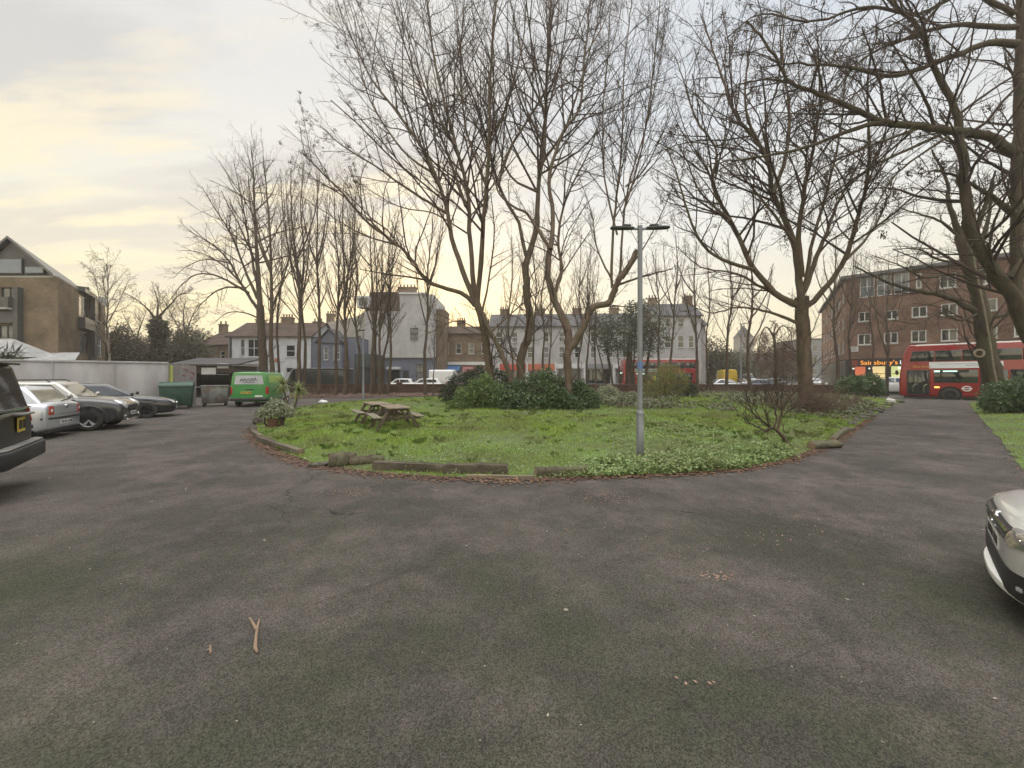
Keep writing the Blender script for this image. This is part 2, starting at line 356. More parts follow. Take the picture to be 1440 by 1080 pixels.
# ---------------------------------------------------------------- camera, sky, light
cam = bpy.data.cameras.new('camera'); cam.sensor_width = 36; cam.lens = 36 * F / 1440; cam.shift_y = -(540 - HY) / 1440
cam.clip_start = .05; cam.clip_end = 2000
co = bpy.data.objects.new('camera', cam); COL.objects.link(co); co.location = (0, 0, HC); co.rotation_euler = (R(90), 0, 0); SC.camera = co
SUN_AZ = math.atan2(615 - CX, F)      # clockwise from +Y
SUN_EL = R(6)
W = bpy.data.worlds.new('World'); SC.world = W; W.use_nodes = True
def sky():
    nt = W.node_tree; N = nt.nodes; L = nt.links; bg = N['Background']
    bg.inputs['Strength'].default_value = .1
    ns = N.new('ShaderNodeTexSky'); ns.sky_type = 'NISHITA'; ns.sun_disc = False; ns.sun_elevation = SUN_EL; ns.sun_rotation = SUN_AZ
    ns.air_density = 1.2; ns.dust_density = 2.5
    tc = N.new('ShaderNodeTexCoord'); sep = N.new('ShaderNodeSeparateXYZ')
    nm = N.new('ShaderNodeVectorMath'); nm.operation = 'NORMALIZE'; L.new(tc.outputs['Generated'], nm.inputs[0]); L.new(nm.outputs[0], sep.inputs[0])
    def math_(op, a, b=None):
        n = N.new('ShaderNodeMath'); n.operation = op
        for i, q in enumerate((a, b)):
            if q is None: continue
            if isinstance(q, (int, float)): n.inputs[i].default_value = q
            else: L.new(q, n.inputs[i])
        return n.outputs[0]
    def mr(f, a, b, lo=0., hi=1.):
        r = N.new('ShaderNodeMapRange'); r.interpolation_type = 'SMOOTHSTEP'
        for i, q in ((1, a), (2, b), (3, lo), (4, hi)): r.inputs[i].default_value = q
        L.new(f, r.inputs[0]); return r.outputs[0]
    def mix(f, a, b):
        x = N.new('ShaderNodeMix'); x.data_type = 'RGBA'; L.new(f, x.inputs[0])
        for q, i in ((a, 6), (b, 7)):
            if isinstance(q, tuple): x.inputs[i].default_value = (*q, 1)
            else: L.new(q, x.inputs[i])
        return x.outputs[2]
    def ramp(f, stops):
        r = N.new('ShaderNodeValToRGB'); e = r.color_ramp.elements
        while len(e) < len(stops): e.new(.5)
        for q, (p, c) in zip(e, stops): q.position = p; q.color = (*c, 1)
        L.new(f, r.inputs[0]); return r.outputs[0]
    z = sep.outputs['Z']; zc = math_('MAXIMUM', z, 0)
    sx, sy = math.sin(SUN_AZ), math.cos(SUN_AZ)
    dp = math_('ADD', math_('MULTIPLY', sep.outputs['X'], sx), math_('MULTIPLY', sep.outputs['Y'], sy))
    side = math_('SUBTRACT', math_('MULTIPLY', sep.outputs['X'], sy), math_('MULTIPLY', sep.outputs['Y'], sx))   # + = right of the sun
    warm = ramp(zc, [(0, (1.12, .90, .44)), (.12, (1.10, .94, .57)), (.26, (.98, .94, .77)), (.42, (.92, .90, .84)), (.58, (.86, .85, .83)), (.75, (.93, .91, .88)), (1, (1.0, .975, .93))])
    cool = ramp(zc, [(0, (1.08, .92, .56)), (.12, (1.05, .95, .70)), (.28, (.96, .94, .87)), (.45, (.87, .89, .91)), (.6, (.74, .80, .89)), (.75, (.88, .90, .92)), (1, (1.0, .975, .93))])
    col = mix(mr(side, -.15, .55), warm, cool)
    # cloud layers seen in perspective: long streaks low down, soft heaps higher up
    iv = math_('DIVIDE', 1.0, math_('ADD', zc, .18))
    px = math_('MULTIPLY', sep.outputs['X'], iv); py = math_('MULTIPLY', sep.outputs['Y'], iv)
    cb = N.new('ShaderNodeCombineXYZ'); L.new(px, cb.inputs[0]); L.new(py, cb.inputs[1])
    mp = N.new('ShaderNodeMapping'); mp.inputs['Rotation'].default_value = (0, 0, R(-24)); mp.inputs['Scale'].default_value = (.55, 1.9, 1); mp.inputs['Location'].default_value = (3.1, .7, 0); L.new(cb.outputs[0], mp.inputs[0])
    n1 = N.new('ShaderNodeTexNoise'); n1.inputs['Scale'].default_value = 1.5; n1.inputs['Detail'].default_value = 7; n1.inputs['Roughness'].default_value = .52; n1.inputs['Distortion'].default_value = .35
    L.new(mp.outputs[0], n1.inputs['Vector'])
    n2 = N.new('ShaderNodeTexNoise'); n2.inputs['Scale'].default_value = 2.3; n2.inputs['Detail'].default_value = 8; n2.inputs['Roughness'].default_value = .55
    L.new(mp.outputs[0], n2.inputs['Vector'])
    vis = mr(side, .45, -.2)                                  # cloud mostly in the left of the sky
    grey = math_('MULTIPLY', mr(n1.outputs['Fac'], .42, .56), math_('ADD', math_('MULTIPLY', vis, .7), .2))
    greycol = ramp(zc, [(0, (.96, .82, .56)), (.2, (.86, .79, .66)), (.42, (.72, .70, .67)), (.6, (.69, .675, .67)), (1, (1, 1, 1))])
    col = mix(grey, col, greycol)
    lit = math_('MULTIPLY', math_('MULTIPLY', mr(n2.outputs['Fac'], .47, .60), mr(zc, .85, .35)), math_('ADD', math_('MULTIPLY', vis, .8), .12))
    litcol = ramp(zc, [(0, (1.08, .96, .62)), (.3, (1.08, .97, .70)), (.6, (1.03, .92, .74)), (1, (1, 1, 1))])
    col = mix(lit, col, litcol)
    # glow around the hidden sun
    glow = math_('MULTIPLY', mr(dp, .86, 1.0), mr(zc, .42, .02))
    col = mix(math_('MULTIPLY', glow, .62), col, (1.0, .90, .58))
    # added fill light: sky above the view brightened to lift the ground
    up = math_('MULTIPLY', mr(zc, .70, 1.0, 1.0, SKYUP), mr(dp, .0, -.75, 1.0, 1.6))   # added fill: sky behind the camera brightened to lift surfaces facing it
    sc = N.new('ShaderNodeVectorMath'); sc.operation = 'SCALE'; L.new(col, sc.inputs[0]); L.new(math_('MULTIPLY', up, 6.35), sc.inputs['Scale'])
    ad = N.new('ShaderNodeVectorMath'); ad.operation = 'ADD'; L.new(sc.outputs[0], ad.inputs[0])
    s2 = N.new('ShaderNodeVectorMath'); s2.operation = 'SCALE'; L.new(ns.outputs[0], s2.inputs[0]); s2.inputs['Scale'].default_value = .18; L.new(s2.outputs[0], ad.inputs[1])
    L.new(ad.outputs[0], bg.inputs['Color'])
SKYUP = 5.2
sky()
sl = bpy.data.lights.new('sun', 'SUN'); sl.energy = .8; sl.angle = R(10); sl.color = (1, .85, .6)
so = bpy.data.objects.new('sun', sl); COL.objects.link(so); so.location = (0, 0, 60)
sd = Vector((math.sin(SUN_AZ) * math.cos(SUN_EL), math.cos(SUN_AZ) * math.cos(SUN_EL), math.sin(SUN_EL)))
so.rotation_euler = (-sd).to_track_quat('-Z', 'Y').to_euler()
SC.view_settings.view_transform = 'Standard'; SC.view_settings.look = 'None'; SC.view_settings.exposure = .5; SC.view_settings.gamma = 1
SC.render.film_transparent = False
SC.cycles.volume_bounces = 1; SC.cycles.max_bounces = 6; SC.cycles.use_denoising = True

# long seams and cracks opened in the old tarmac
m_crack = M('crack_dirt', (.045, .042, .038), .95)
def crack(pts, w, seed):
    r = np.random.default_rng(seed); q = np.array([tuple(G(*p)[:2]) for p in pts]); L_ = smooth_path2(q, max(12, int(np.hypot(*(q[-1] - q[0])) / .05))); n = len(L_)
    t = np.gradient(L_, axis=0); t /= np.linalg.norm(t, axis=1, keepdims=True) + 1e-9; nn = np.column_stack([-t[:, 1], t[:, 0]]); off = np.cumsum(r.normal(0, .006, n)); off -= np.linspace(0, off[-1], n); c = L_ + nn * off[:, None]; ww = w * np.abs(r.normal(.7, .5, n)) * np.sin(np.linspace(.1, math.pi - .1, n)) ** .5
    V = np.stack([np.column_stack([c + nn * ww[:, None], np.full(n, .004)]), np.column_stack([c - nn * ww[:, None], np.full(n, .004)])], 1).reshape(-1, 3); i = np.arange(n - 1) * 2
    o = nmesh('road_crack', V, np.stack([i, i + 1, i + 3, i + 2], 1).ravel(), 4, m_crack); tag(o, kind='structure')
def smooth_path2(q, k):
    d = np.r_[0, np.cumsum(np.hypot(*np.diff(q, axis=0).T))]; s = np.linspace(0, d[-1], k); return np.column_stack([np.interp(s, d, q[:, 0]), np.interp(s, d, q[:, 1])])
for i, (p, w) in enumerate((([(380, 886), (430, 855), (520, 822), (620, 780), (690, 742), (740, 715)], .0032), ([(800, 1076), (880, 1035), (960, 990), (1040, 950), (1120, 925), (1200, 895)], .0032), ([(655, 985), (668, 975), (684, 962)], .009), ([(1250, 650), (1272, 644), (1290, 638)], .02), ([(1215, 668), (1240, 656), (1252, 649)], .014))): crack(p, w, i)

# ---------------------------------------------------------------- thin evening haze
hz = bpy.data.materials.new('evening_haze'); hz.use_nodes = True; _n = hz.node_tree; _n.nodes.remove(_n.nodes['Principled BSDF'])
pv = _n.nodes.new('ShaderNodeVolumePrincipled'); pv.inputs['Color'].default_value = (.96, .92, .86, 1); pv.inputs['Density'].default_value = HAZE; pv.inputs['Anisotropy'].default_value = .55
_n.links.new(pv.outputs[0], _n.nodes['Material Output'].inputs['Volume'])
if HAZE > 0:
    o = MB().box((0, 140, 15), (680, 420, 32.6)).build('haze', hz, uv=False); tag(o, kind='stuff')
# ================================================================ TREES
def bark(name, c, c2, c3=None):
    return M(name, c, .9, c2=c2, scale=5, bump=.02, bscale=14, stretch=(1, 1, .3), c3=c3, s3=1.2, spec=.15)
m_bark = bark('bark_grey_brown', (.165, .122, .092), (.08, .06, .048), (.12, .105, .07))
m_bark_d = bark('bark_dark', (.12, .088, .068), (.06, .046, .037), (.085, .073, .05))
m_bark_moss = bark('bark_mossy', (.10, .078, .058), (.05, .04, .031), (.08, .076, .045))
m_twig = M('twig_bark', (.07, .053, .045), .9, spec=.1)
m_twig_red = M('twig_reddish', (.13, .075, .06), .9, spec=.1)
m_twig_pale = M('twig_pale', (.12, .09, .07), .9, spec=.1)  # paler twig tone for the birch
m_birch = bark('bark_birch', (.42, .38, .33), (.2, .17, .14))
def frames(pts):
    t = np.empty_like(pts); t[:, 1:-1] = pts[:, 2:] - pts[:, :-2]; t[:, 0] = pts[:, 1] - pts[:, 0]; t[:, -1] = pts[:, -1] - pts[:, -2]
    t /= np.linalg.norm(t, axis=2, keepdims=True) + 1e-9
    ref = np.where(np.abs(t[:, :1, 2:3]) > .9, np.array([1., 0, 0]), np.array([0, 0, 1.]))
    ref = np.broadcast_to(ref, t.shape)
    u = np.cross(t, ref); u /= np.linalg.norm(u, axis=2, keepdims=True) + 1e-9
    return t, u, np.cross(t, u)
def tubes(pts, rad, n):
    """pts (N,k,3) rad (N,k) -> verts, quads"""
    N, k, _ = pts.shape; t, u, w = frames(pts)
    a = np.arange(n) * 2 * math.pi / n
    v = pts[:, :, None] + rad[:, :, None, None] * (u[:, :, None] * np.cos(a)[None, None, :, None] + w[:, :, None] * np.sin(a)[None, None, :, None])
    i, j, q = np.meshgrid(np.arange(N), np.arange(k - 1), np.arange(n), indexing='ij')
    b = i * k * n; q2 = (q + 1) % n
    f = np.stack([b + j * n + q, b + j * n + q2, b + (j + 1) * n + q2, b + (j + 1) * n + q], -1)
    return v.reshape(-1, 3), f.reshape(-1)
def unit(v): return v / (np.linalg.norm(v, axis=-1, keepdims=True) + 1e-9)
def grow(par, prad, m, length, ang=(30, 60), up=.25, wander=.12, t0=.15, k=4, rr=None, rscale=.55, rmin=.004, bias=None, droop=0., tip=.35):
    """m children along each parent polyline. par (N,k,3)"""
    N, K, _ = par.shape; r = rr
    t = np.clip((np.arange(m)[None, :] + r.uniform(0, 1, (N, m))) / m, 0, 1) * (1 - t0) + t0; t = np.minimum(t, .985)
    s = t * (K - 1); i = np.minimum(s.astype(int), K - 2); f = s - i; ii = np.arange(N)[:, None]
    p0 = par[ii, i] * (1 - f)[..., None] + par[ii, i + 1] * f[..., None]
    tg = unit(par[ii, i + 1] - par[ii, i]); pr = prad[ii, i] * (1 - f) + prad[ii, i + 1] * f
    L = np.linalg.norm(np.diff(par, axis=1), axis=2).sum(1)[:, None]
    ln = (length * L if length < 1.0 else length) * (1.1 - .62 * t) * r.uniform(.55, 1.25, (N, m))
    rnd = unit(r.normal(size=(N, m, 3))); per = unit(np.cross(tg, rnd)); a = np.radians(r.uniform(*ang, (N, m)))[..., None]
    d = tg * np.cos(a) + per * np.sin(a); d[..., 2] += up * .5
    if bias is not None: d = d + np.array(bias) * .5
    d = unit(d); out = np.empty((N, m, k, 3)); out[:, :, 0] = p0; q = p0; st = (ln / (k - 1))[..., None]
    for j in range(1, k):
        d = d + r.normal(0, wander, d.shape); d[..., 2] += up * .22 - droop * j / k; d = unit(d); q = q + d * st; out[:, :, j] = q
    r0 = np.clip(np.minimum(pr * rscale, ln * .0135 + .002), rmin, None)
    rad = r0[..., None] * np.linspace(1, tip, k)[None, None]
    return out.reshape(-1, k, 3), np.maximum(rad.reshape(-1, k), rmin * .8)
def smooth_path(pts, k):
    p = np.array(pts, float); d = np.r_[0, np.cumsum(np.linalg.norm(np.diff(p, axis=0), axis=1))]
    # Catmull-Rom through the points
    q = np.vstack([2 * p[0] - p[1], p, 2 * p[-1] - p[-2]]); out = []
    for s in np.linspace(0, d[-1], k):
        i = min(np.searchsorted(d, s, 'right') - 1, len(p) - 2); u = (s - d[i]) / (d[i + 1] - d[i] + 1e-9)
        a, b, c, e = q[i], q[i + 1], q[i + 2], q[i + 3]
        out.append(.5 * (2 * b + (c - a) * u + (2 * a - 5 * b + 4 * c - e) * u * u + (3 * b - a - 3 * c + e) * u ** 3))
    return np.array(out)
def seedkeys(pts, n, r, size=.05, hang=.35, blobs=1.0):
    """hanging bunches of seeds: returns quads"""
    idx = r.choice(len(pts), n); out = []
    for i in idx:
        c = pts[i]; m = int(r.integers(14, 40) * blobs); h = r.uniform(.4, 1) * hang
        q = c + np.column_stack([r.normal(0, .05, m), r.normal(0, .05, m), -r.uniform(0, h, m)]); out.append(q)
    return np.vstack(out)
def leafquads(c, size, r, aspect=.5, flat=0., down=False, curl=0.):
    n = len(c); a = unit(r.normal(size=(n, 3)) + np.array([0, 0, 0]))
    if down: a = unit(np.column_stack([r.normal(0, .3, n), r.normal(0, .3, n), -np.ones(n)]))
    if flat: a[:, 2] *= (1 - flat); a = unit(a)
    b = unit(np.cross(a, r.normal(size=(n, 3)) + (np.array([0, 0, 0]) if not flat else 0)))
    if flat:
        b = unit(np.cross(a, np.column_stack([r.normal(0, 1 - flat, n), r.normal(0, 1 - flat, n), np.ones(n)])))
    s = (size * r.uniform(.6, 1.35, n))[:, None]
    v = np.stack([c, c + a * s * .5 + b * s * aspect * .5, c + a * s, c + a * s * .5 - b * s * aspect * .5], 1)
    f = np.arange(n * 4)
    return v.reshape(-1, 3), f
def make_tree(name, label, Y, limbs, seed, levels, group=None, mat=None, tmat=None, base=None, cat='tree', keys=0, keysize=.05, hang=.35, lean=.35, trunk_sides=9, rootflare=0., clip=None, keypts=None):
    """limbs: list of (points[(px,py[,dy])], r0, r1). The first limb is the trunk."""
    r = np.random.default_rng(seed); mat = mat or m_bark; tmat = tmat or m_twig
    W_ = []
    for li, (pts, r0, r1) in enumerate(limbs):
        w = []; ln = 0; dd = r.uniform(-lean, lean) if li else 0; last = None
        for p in pts:
            dy = p[2] if len(p) > 2 else dd * ln
            v = np.array(P(p[0], p[1], Y + dy)) if not (isinstance(p[0], float) and len(p) == 4) else np.array(p[:3])
            if last is not None and len(p) <= 2:
                ln += np.linalg.norm(v - last); v = np.array(P(p[0], p[1], Y + dd * ln))
            last = v; w.append(v)
        W_.append((w, r0, r1))
    o = np.array(base if base is not None else (W_[0][0][0][0], W_[0][0][0][1], 0.))
    root = thing(name, label, cat, o, 0, group)
    mb_v = []; mb_f = []; off = 0; K = 12; par = []; prad = []
    for li, (w, r0, r1) in enumerate(W_):
        kk = max(6, len(w) * 4); s = smooth_path(w, kk) - o
        s[1:-1] += r.normal(0, .15 * min(r0, .12), (kk - 2, 3))
        rad = np.linspace(0, 1, kk) ** .8 * (r1 - r0) + r0
        if li == 0 and rootflare: rad = rad * (1 + rootflare * np.exp(-np.arange(kk) * 1.3))
        rad = rad * (1 + r.normal(0, .035, kk))
        v, f = tubes(s[None], rad[None], trunk_sides); mb_v.append(v); mb_f.append(f + off); off += len(v)
        idx = np.linspace(0, kk - 1, K).round().astype(int)
        par.append(smooth_path(s, K)); prad.append(np.linspace(r0, r1, K))
    tr = nmesh('trunk', np.vstack(mb_v), np.concatenate(mb_f), 4, mat, root, True)
    par = np.array(par); prad = np.array(prad)
    vs = []; fs = []; off = 0; tips = []
    src = [(par, prad)]
    for li, lv in enumerate(levels):
        cp, cr = src[-1]
        if li == 0:     # children in proportion to limb length
            outp, outr = [], []
            for i in range(len(cp)):
                if lv.get('skip0') and i == 0: continue
                L = np.linalg.norm(np.diff(cp[i], axis=0), axis=1).sum(); m = max(2, int(lv['per_m'] * L))
                a, b = grow(cp[i:i + 1], cr[i:i + 1], m, lv['len'], rr=r, k=lv.get('k', 5), **{q: lv[q] for q in lv if q not in ('per_m', 'len', 'k', 'skip0', 'sides')})
                outp.append(a); outr.append(b)
            cp, cr = np.vstack(outp), np.vstack(outr)
        else:
            cp, cr = grow(cp, cr, lv['m'], lv['len'], rr=r, k=lv.get('k', 4), **{q: lv[q] for q in lv if q not in ('m', 'len', 'k', 'sides')})
        src.append((cp, cr))
        v, f = tubes(cp, cr, lv.get('sides', 3)); vs.append(v); fs.append(f + off); off += len(v)
    cw = nmesh('crown', np.vstack(vs), np.concatenate(fs), 4, tmat, root)
    if keys:
        tp = src[-1][0][:, -1]
        if keypts is not None:
            wpx = (tp[:, 0] + o[0]) / (tp[:, 1] + o[1]) * F + CX; wpy = HY - (tp[:, 2] + o[2] - HC) / (tp[:, 1] + o[1]) * F
            sel = keypts(wpx, wpy)
            if sel.sum() > 10: tp = tp[sel]
        c = seedkeys(tp, keys, r, keysize, hang)
        v, f = leafquads(c, keysize, r, .45, down=True)
        k = nmesh('seed_clusters', v, f, 4, m_keys, root); tag(k, kind='stuff')
    return root
m_keys = MLEAF('dry_seeds', (.05, .038, .03), (.10, .07, .05), trans=.1, rough=.8, spec=.1)
LV = lambda per=3.2, l1=.42, m2=7, l2=.42, m3=4, l3=.48, up=.3, **k: [dict(per_m=per, len=l1, ang=(26, 58), up=up * .55, t0=k.get('t0', .22), k=6, sides=4, rscale=.5, rmin=.008, wander=.13),
      dict(m=m2, len=l2, ang=(26, 58), up=up * .75, t0=.12, k=5, rmin=.006, wander=.12), dict(m=m3, len=l3, ang=(22, 55), up=up * .8, t0=.1, k=4, rmin=.0045, wander=.14)]
# --- the big tree with several stems on the left of the clump
make_tree('bare_tree', 'tall bare tree with fanned stems and a long low limb reaching left', 20.5, [
    ([(697,575),(690,530),(683,480),(675,440),(668,420)], .23, .19),
    ([(668,430),(652,414),(600,395),(583,370),(560,345),(520,315),(470,260),(425,215)], .13, .03),
    ([(668,425),(640,350),(625,280),(600,220),(563,165),(522,110),(488,40)], .16, .03),
    ([(668,425),(662,350),(657,270),(640,200),(612,90),(598,-20)], .15, .035),
    ([(671,430),(681,300),(688,190),(690,100),(700,-30)], .15, .035),
    ([(629,300),(580,270),(525,232),(482,205),(452,178)], .085, .02),
    ([(655,290),(620,190),(575,80),(545,-20)], .085, .025),
    ([(683,260),(655,180),(648,80),(655,-20)], .07, .022),
    ([(686,210),(712,150),(735,60),(742,-25)], .07, .02),
    ([(612,245),(570,215),(525,150),(506,90),(498,20)], .07, .018),
    ([(640,205),(600,130),(572,40),(545,-25)], .06, .018),
    ([(560,345),(510,330),(460,300),(415,270)], .05, .014),
    ([(660,330),(610,300),(560,290),(500,255)], .05, .014)],
    11, LV(2.1, .42, 7, .42, 4, .5), lean=.3, keys=230, keysize=.055, hang=.22, keypts=lambda x, y: (x < 520) & (y < 260), rootflare=.25)
make_tree('bare_tree', 'thin slanting bare tree leaning left between two stouter trunks', 19.6, [
    ([(724,560),(716,525),(702,490),(690,468),(678,440)], .16, .10),
    ([(678,440),(688,390),(695,330),(690,270)], .06, .02),
    ([(740,545),(728,510),(697,480),(672,463),(640,452),(600,470)], .055, .018),
    ([(690,468),(720,440),(750,415),(775,400)], .05, .015)],
    12, LV(2.2, .34, 5, .42, 4, .45), lean=.2)
make_tree('bare_tree', 'bare tree with a pale kinked trunk rising behind the evergreen shrubs', 21, [
    ([(734,555),(732,520),(733,500),(742,475),(745,450),(741,415),(739,370)], .25, .19),
    ([(739,372),(754,322),(757,265),(766,196),(770,81),(776,-30)], .17, .04),
    ([(740,360),(728,310),(708,277),(694,236),(678,170),(650,90),(640,0)], .11, .025),
    ([(700,260),(716,212),(738,175),(765,130),(780,60),(790,-20)], .09, .02),
    ([(762,230),(795,180),(815,120),(838,40),(850,-20)], .085, .02),
    ([(768,160),(740,100),(722,20),(715,-20)], .07, .02),
    ([(756,270),(720,250),(700,200),(690,120),(680,40)], .07, .02)],
    13, LV(1.9, .42, 7, .42, 4, .5), lean=.3, rootflare=.2)
make_tree('bare_tree', 'forked bare tree with a sawn-off limb ending near the lamp column', 18.1, [
    ([(797,588),(797,560),(800,530),(797,500),(803,486)], .21, .19),
    ([(800,492),(799,470),(792,445),(780,425),(774,400),(770,385),(774,346)], .21, .13),
    ([(803,488),(811,478),(821,457),(833,433),(856,425),(866,402),(878,382),(888,368),(896,352)], .19, .12),
    ([(774,350),(758,326),(740,300),(718,288),(700,268),(690,230)], .1, .025),
    ([(774,350),(778,300),(772,250),(790,190),(815,150),(822,80),(832,-20)], .12, .03),
    ([(861,405),(860,379),(864,306),(872,236),(876,163),(878,94),(890,-10)], .07, .02),
    ([(872,392),(876,320),(884,261),(909,175),(929,81),(935,30)], .06, .015),
    ([(866,402),(900,390),(925,383),(946,378)], .06, .03),
    ([(797,465),(786,440),(781,410),(790,380),(785,330),(800,270),(830,210),(850,150)], .1, .02),
    ([(880,262),(905,240),(930,190),(950,140)], .045, .012),
    ([(861,395),(840,350),(832,300),(815,250)], .05, .012),
    ([(876,392),(910,340),(935,290),(955,240)], .045, .012),
    ([(876,300),(900,220),(915,130),(925,40),(930,-20)], .05, .014), ([(868,330),(850,250),(848,160),(855,70),(860,-20)], .05, .014),
    ([(822,80),(850,30),(865,-20)], .04, .014)],
    14, LV(2.4, .36, 7, .42, 4, .5), lean=.28, mat=m_bark, rootflare=.15)
# --- the broad spreading tree right of the lamp column
make_tree('bare_tree', 'broad spreading bare tree with a stout trunk standing in brown brambles', 17.6, [
    ([(1133,584),(1132,540),(1130,490),(1128,450),(1127,418)], .31, .27),
    ([(1127,425),(1117,343),(1087,273),(1080,227),(1060,193),(1033,160),(1010,93),(985,20)], .17, .025),
    ([(1125,430),(1097,418),(1060,377),(1027,310),(1003,260),(1007,210),(980,170),(967,133),(950,80)], .15, .02),
    ([(1062,380),(1000,357),(970,307),(953,247),(935,200)], .09, .02),
    ([(1135,430),(1155,412),(1187,367),(1210,293),(1220,247),(1222,177),(1220,110),(1235,40)], .13, .02),
    ([(1130,410),(1153,350),(1177,287),(1200,243),(1225,190)], .12, .02),
    ([(1127,390),(1123,327),(1133,260),(1147,193),(1153,127),(1150,50)], .13, .02),
    ([(1087,273),(1105,220),(1110,150),(1100,80),(1105,10)], .1, .02),
    ([(1080,227),(1050,160),(1050,100),(1060,30)], .08, .02),
    ([(1118,345),(1095,310),(1040,240),(1020,190)], .08, .018),
    ([(1123,430),(1080,408),(1035,385),(985,375),(950,345)], .09, .015),
    ([(1124,455),(1085,440),(1040,432),(1000,440),(965,425)], .08, .015),
    ([(1187,367),(1215,340),(1240,300),(1262,245)], .08, .015),
    ([(1132,400),(1145,330),(1170,240),(1185,160),(1190,80)], .09, .02),
    ([(1027,310),(985,270),(965,225),(940,180)], .06, .014)],
    15, LV(2.3, .4, 7, .42, 4, .5, up=.22), lean=.3, mat=m_bark, keys=150, keysize=.075, hang=.45, keypts=lambda x, y: (y < 330) & (x < 1120), rootflare=.35)
# --- the nearer tree at the right whose limbs reach far over the drive
make_tree('bare_tree', 'large dark tree at the drive edge sending long limbs out over the lawn', 14.0, [
    ([(1500,590),(1474,520),(1447,470),(1422,412),(1392,375),(1367,327),(1359,286),(1350,197),(1340,145),(1306,80),(1294,40),(1251,0)], .31, .05),
    ([(1427,425,0),(1430,382,.1),(1430,308,.2),(1432,212,.3),(1434,100,.4),(1437,-30,.5)], .19, .13),
    ([(1429,215),(1410,205),(1389,190),(1336,184),(1300,178),(1245,172),(1200,152),(1165,138),(1135,125),(1113,116),(1089,80),(1072,52),(1050,30)], .18, .03),
    ([(1260,174),(1228,175),(1196,183),(1131,208),(1060,222),(1000,230)], .1, .02),
    ([(1430,62),(1385,62),(1321,86),(1254,107),(1196,95),(1122,89),(1070,95)], .13, .02),
    ([(1430,38),(1336,36),(1275,54),(1214,83),(1171,131),(1140,150)], .1, .018),
    ([(1333,192),(1263,242),(1226,300),(1200,330)], .05, .012),
    ([(1321,190),(1226,235),(1153,287),(1116,321),(1085,345)], .06, .012),
    ([(1427,20),(1360,-10),(1290,20),(1220,10),(1140,30),(1070,20),(1020,55)], .09, .018),
    ([(1300,178),(1250,195),(1200,215),(1150,250),(1100,270)], .06, .012),
    ([(1427,300),(1400,280),(1360,255),(1320,240),(1290,245)], .1, .02),
    ([(1420,390),(1440,360),(1470,330)], .1, .03),
    ([(1370,330),(1385,290),(1400,240)], .1, .03),
    ([(1294,40),(1320,10),(1350,-30)], .07, .02),
    ([(1113,116),(1075,112),(1035,120),(1010,140)], .05, .01)],
    16, LV(2.9, .3, 6, .42, 4, .5, up=.05), lean=.08, mat=m_bark_moss, tmat=m_twig, keys=420, keysize=.075, hang=.5, keypts=lambda x, y: (x < 1420) & (y < 330), rootflare=.2)
make_tree('bare_tree', 'knotty old tree with a ringed branch scar standing before the red bus', 22, [
    ([(1402,575),(1396,530),(1388,495),(1383,460),(1379,430),(1370,395),(1362,370),(1350,330)], .5, .24),
    ([(1378,440),(1361,432),(1330,417),(1300,411),(1262,402),(1238,392),(1200,374)], .2, .04),
    ([(1385,460),(1398,447),(1418,441),(1440,436)], .14, .07),
    ([(1362,372),(1320,365),(1290,350),(1255,350)], .1, .02),
    ([(1362,372),(1380,340),(1392,300),(1395,250)], .17, .03),
    ([(1350,332),(1335,290),(1330,250),(1310,210)], .17, .03),
    ([(1352,335),(1320,310),(1290,300),(1260,290)], .1, .02),
    ([(1378,440),(1350,450),(1320,440),(1290,455),(1255,450)], .08, .02),
    ([(1370,395),(1340,385),(1300,390),(1270,375),(1230,360)], .1, .02)],
    17, LV(2.8, .36, 7, .42, 4, .5, up=.12), lean=.3, mat=m_bark_moss, rootflare=.08)
# the branch scar is part of that knotty trunk
kt = [o for o in COL.objects if o.get('label', '').startswith('knotty')][0]
q = P(1377, 497, 21.55); mb = MB(kt.location)
qn = (Vector((0, 0, HC)) - q).normalized(); Q = qn.to_track_quat('Z', 'Y').to_matrix()
ring = [q + Q @ Vector((math.cos(a) * .17, math.sin(a) * .2, .1)) for a in [2 * math.pi * i / 14 for i in range(15)]]
mb.tube(ring, .055, 8, 0, False); mb.blob(q, (.16, .19, .1), 12, 6, 1, Q)
mb.build('branch_scar', [M('scar_wood', (.3, .25, .19), .9, c2=(.2, .16, .12)), m_bark_d], kt, smooth=True)
mb = MB(kt.location); pts = [P(x, y, 21.2) for x, y in ((1403,545),(1398,520),(1392,480),(1386,445),(1379,410),(1371,372),(1366,340))]
mb.tube(pts, [.045] * 5 + [.035, .025], 6); mb.build('climbing_stem', M('pale_vine', (.26, .23, .18), .9, c2=(.18, .15, .11)), kt, smooth=True)

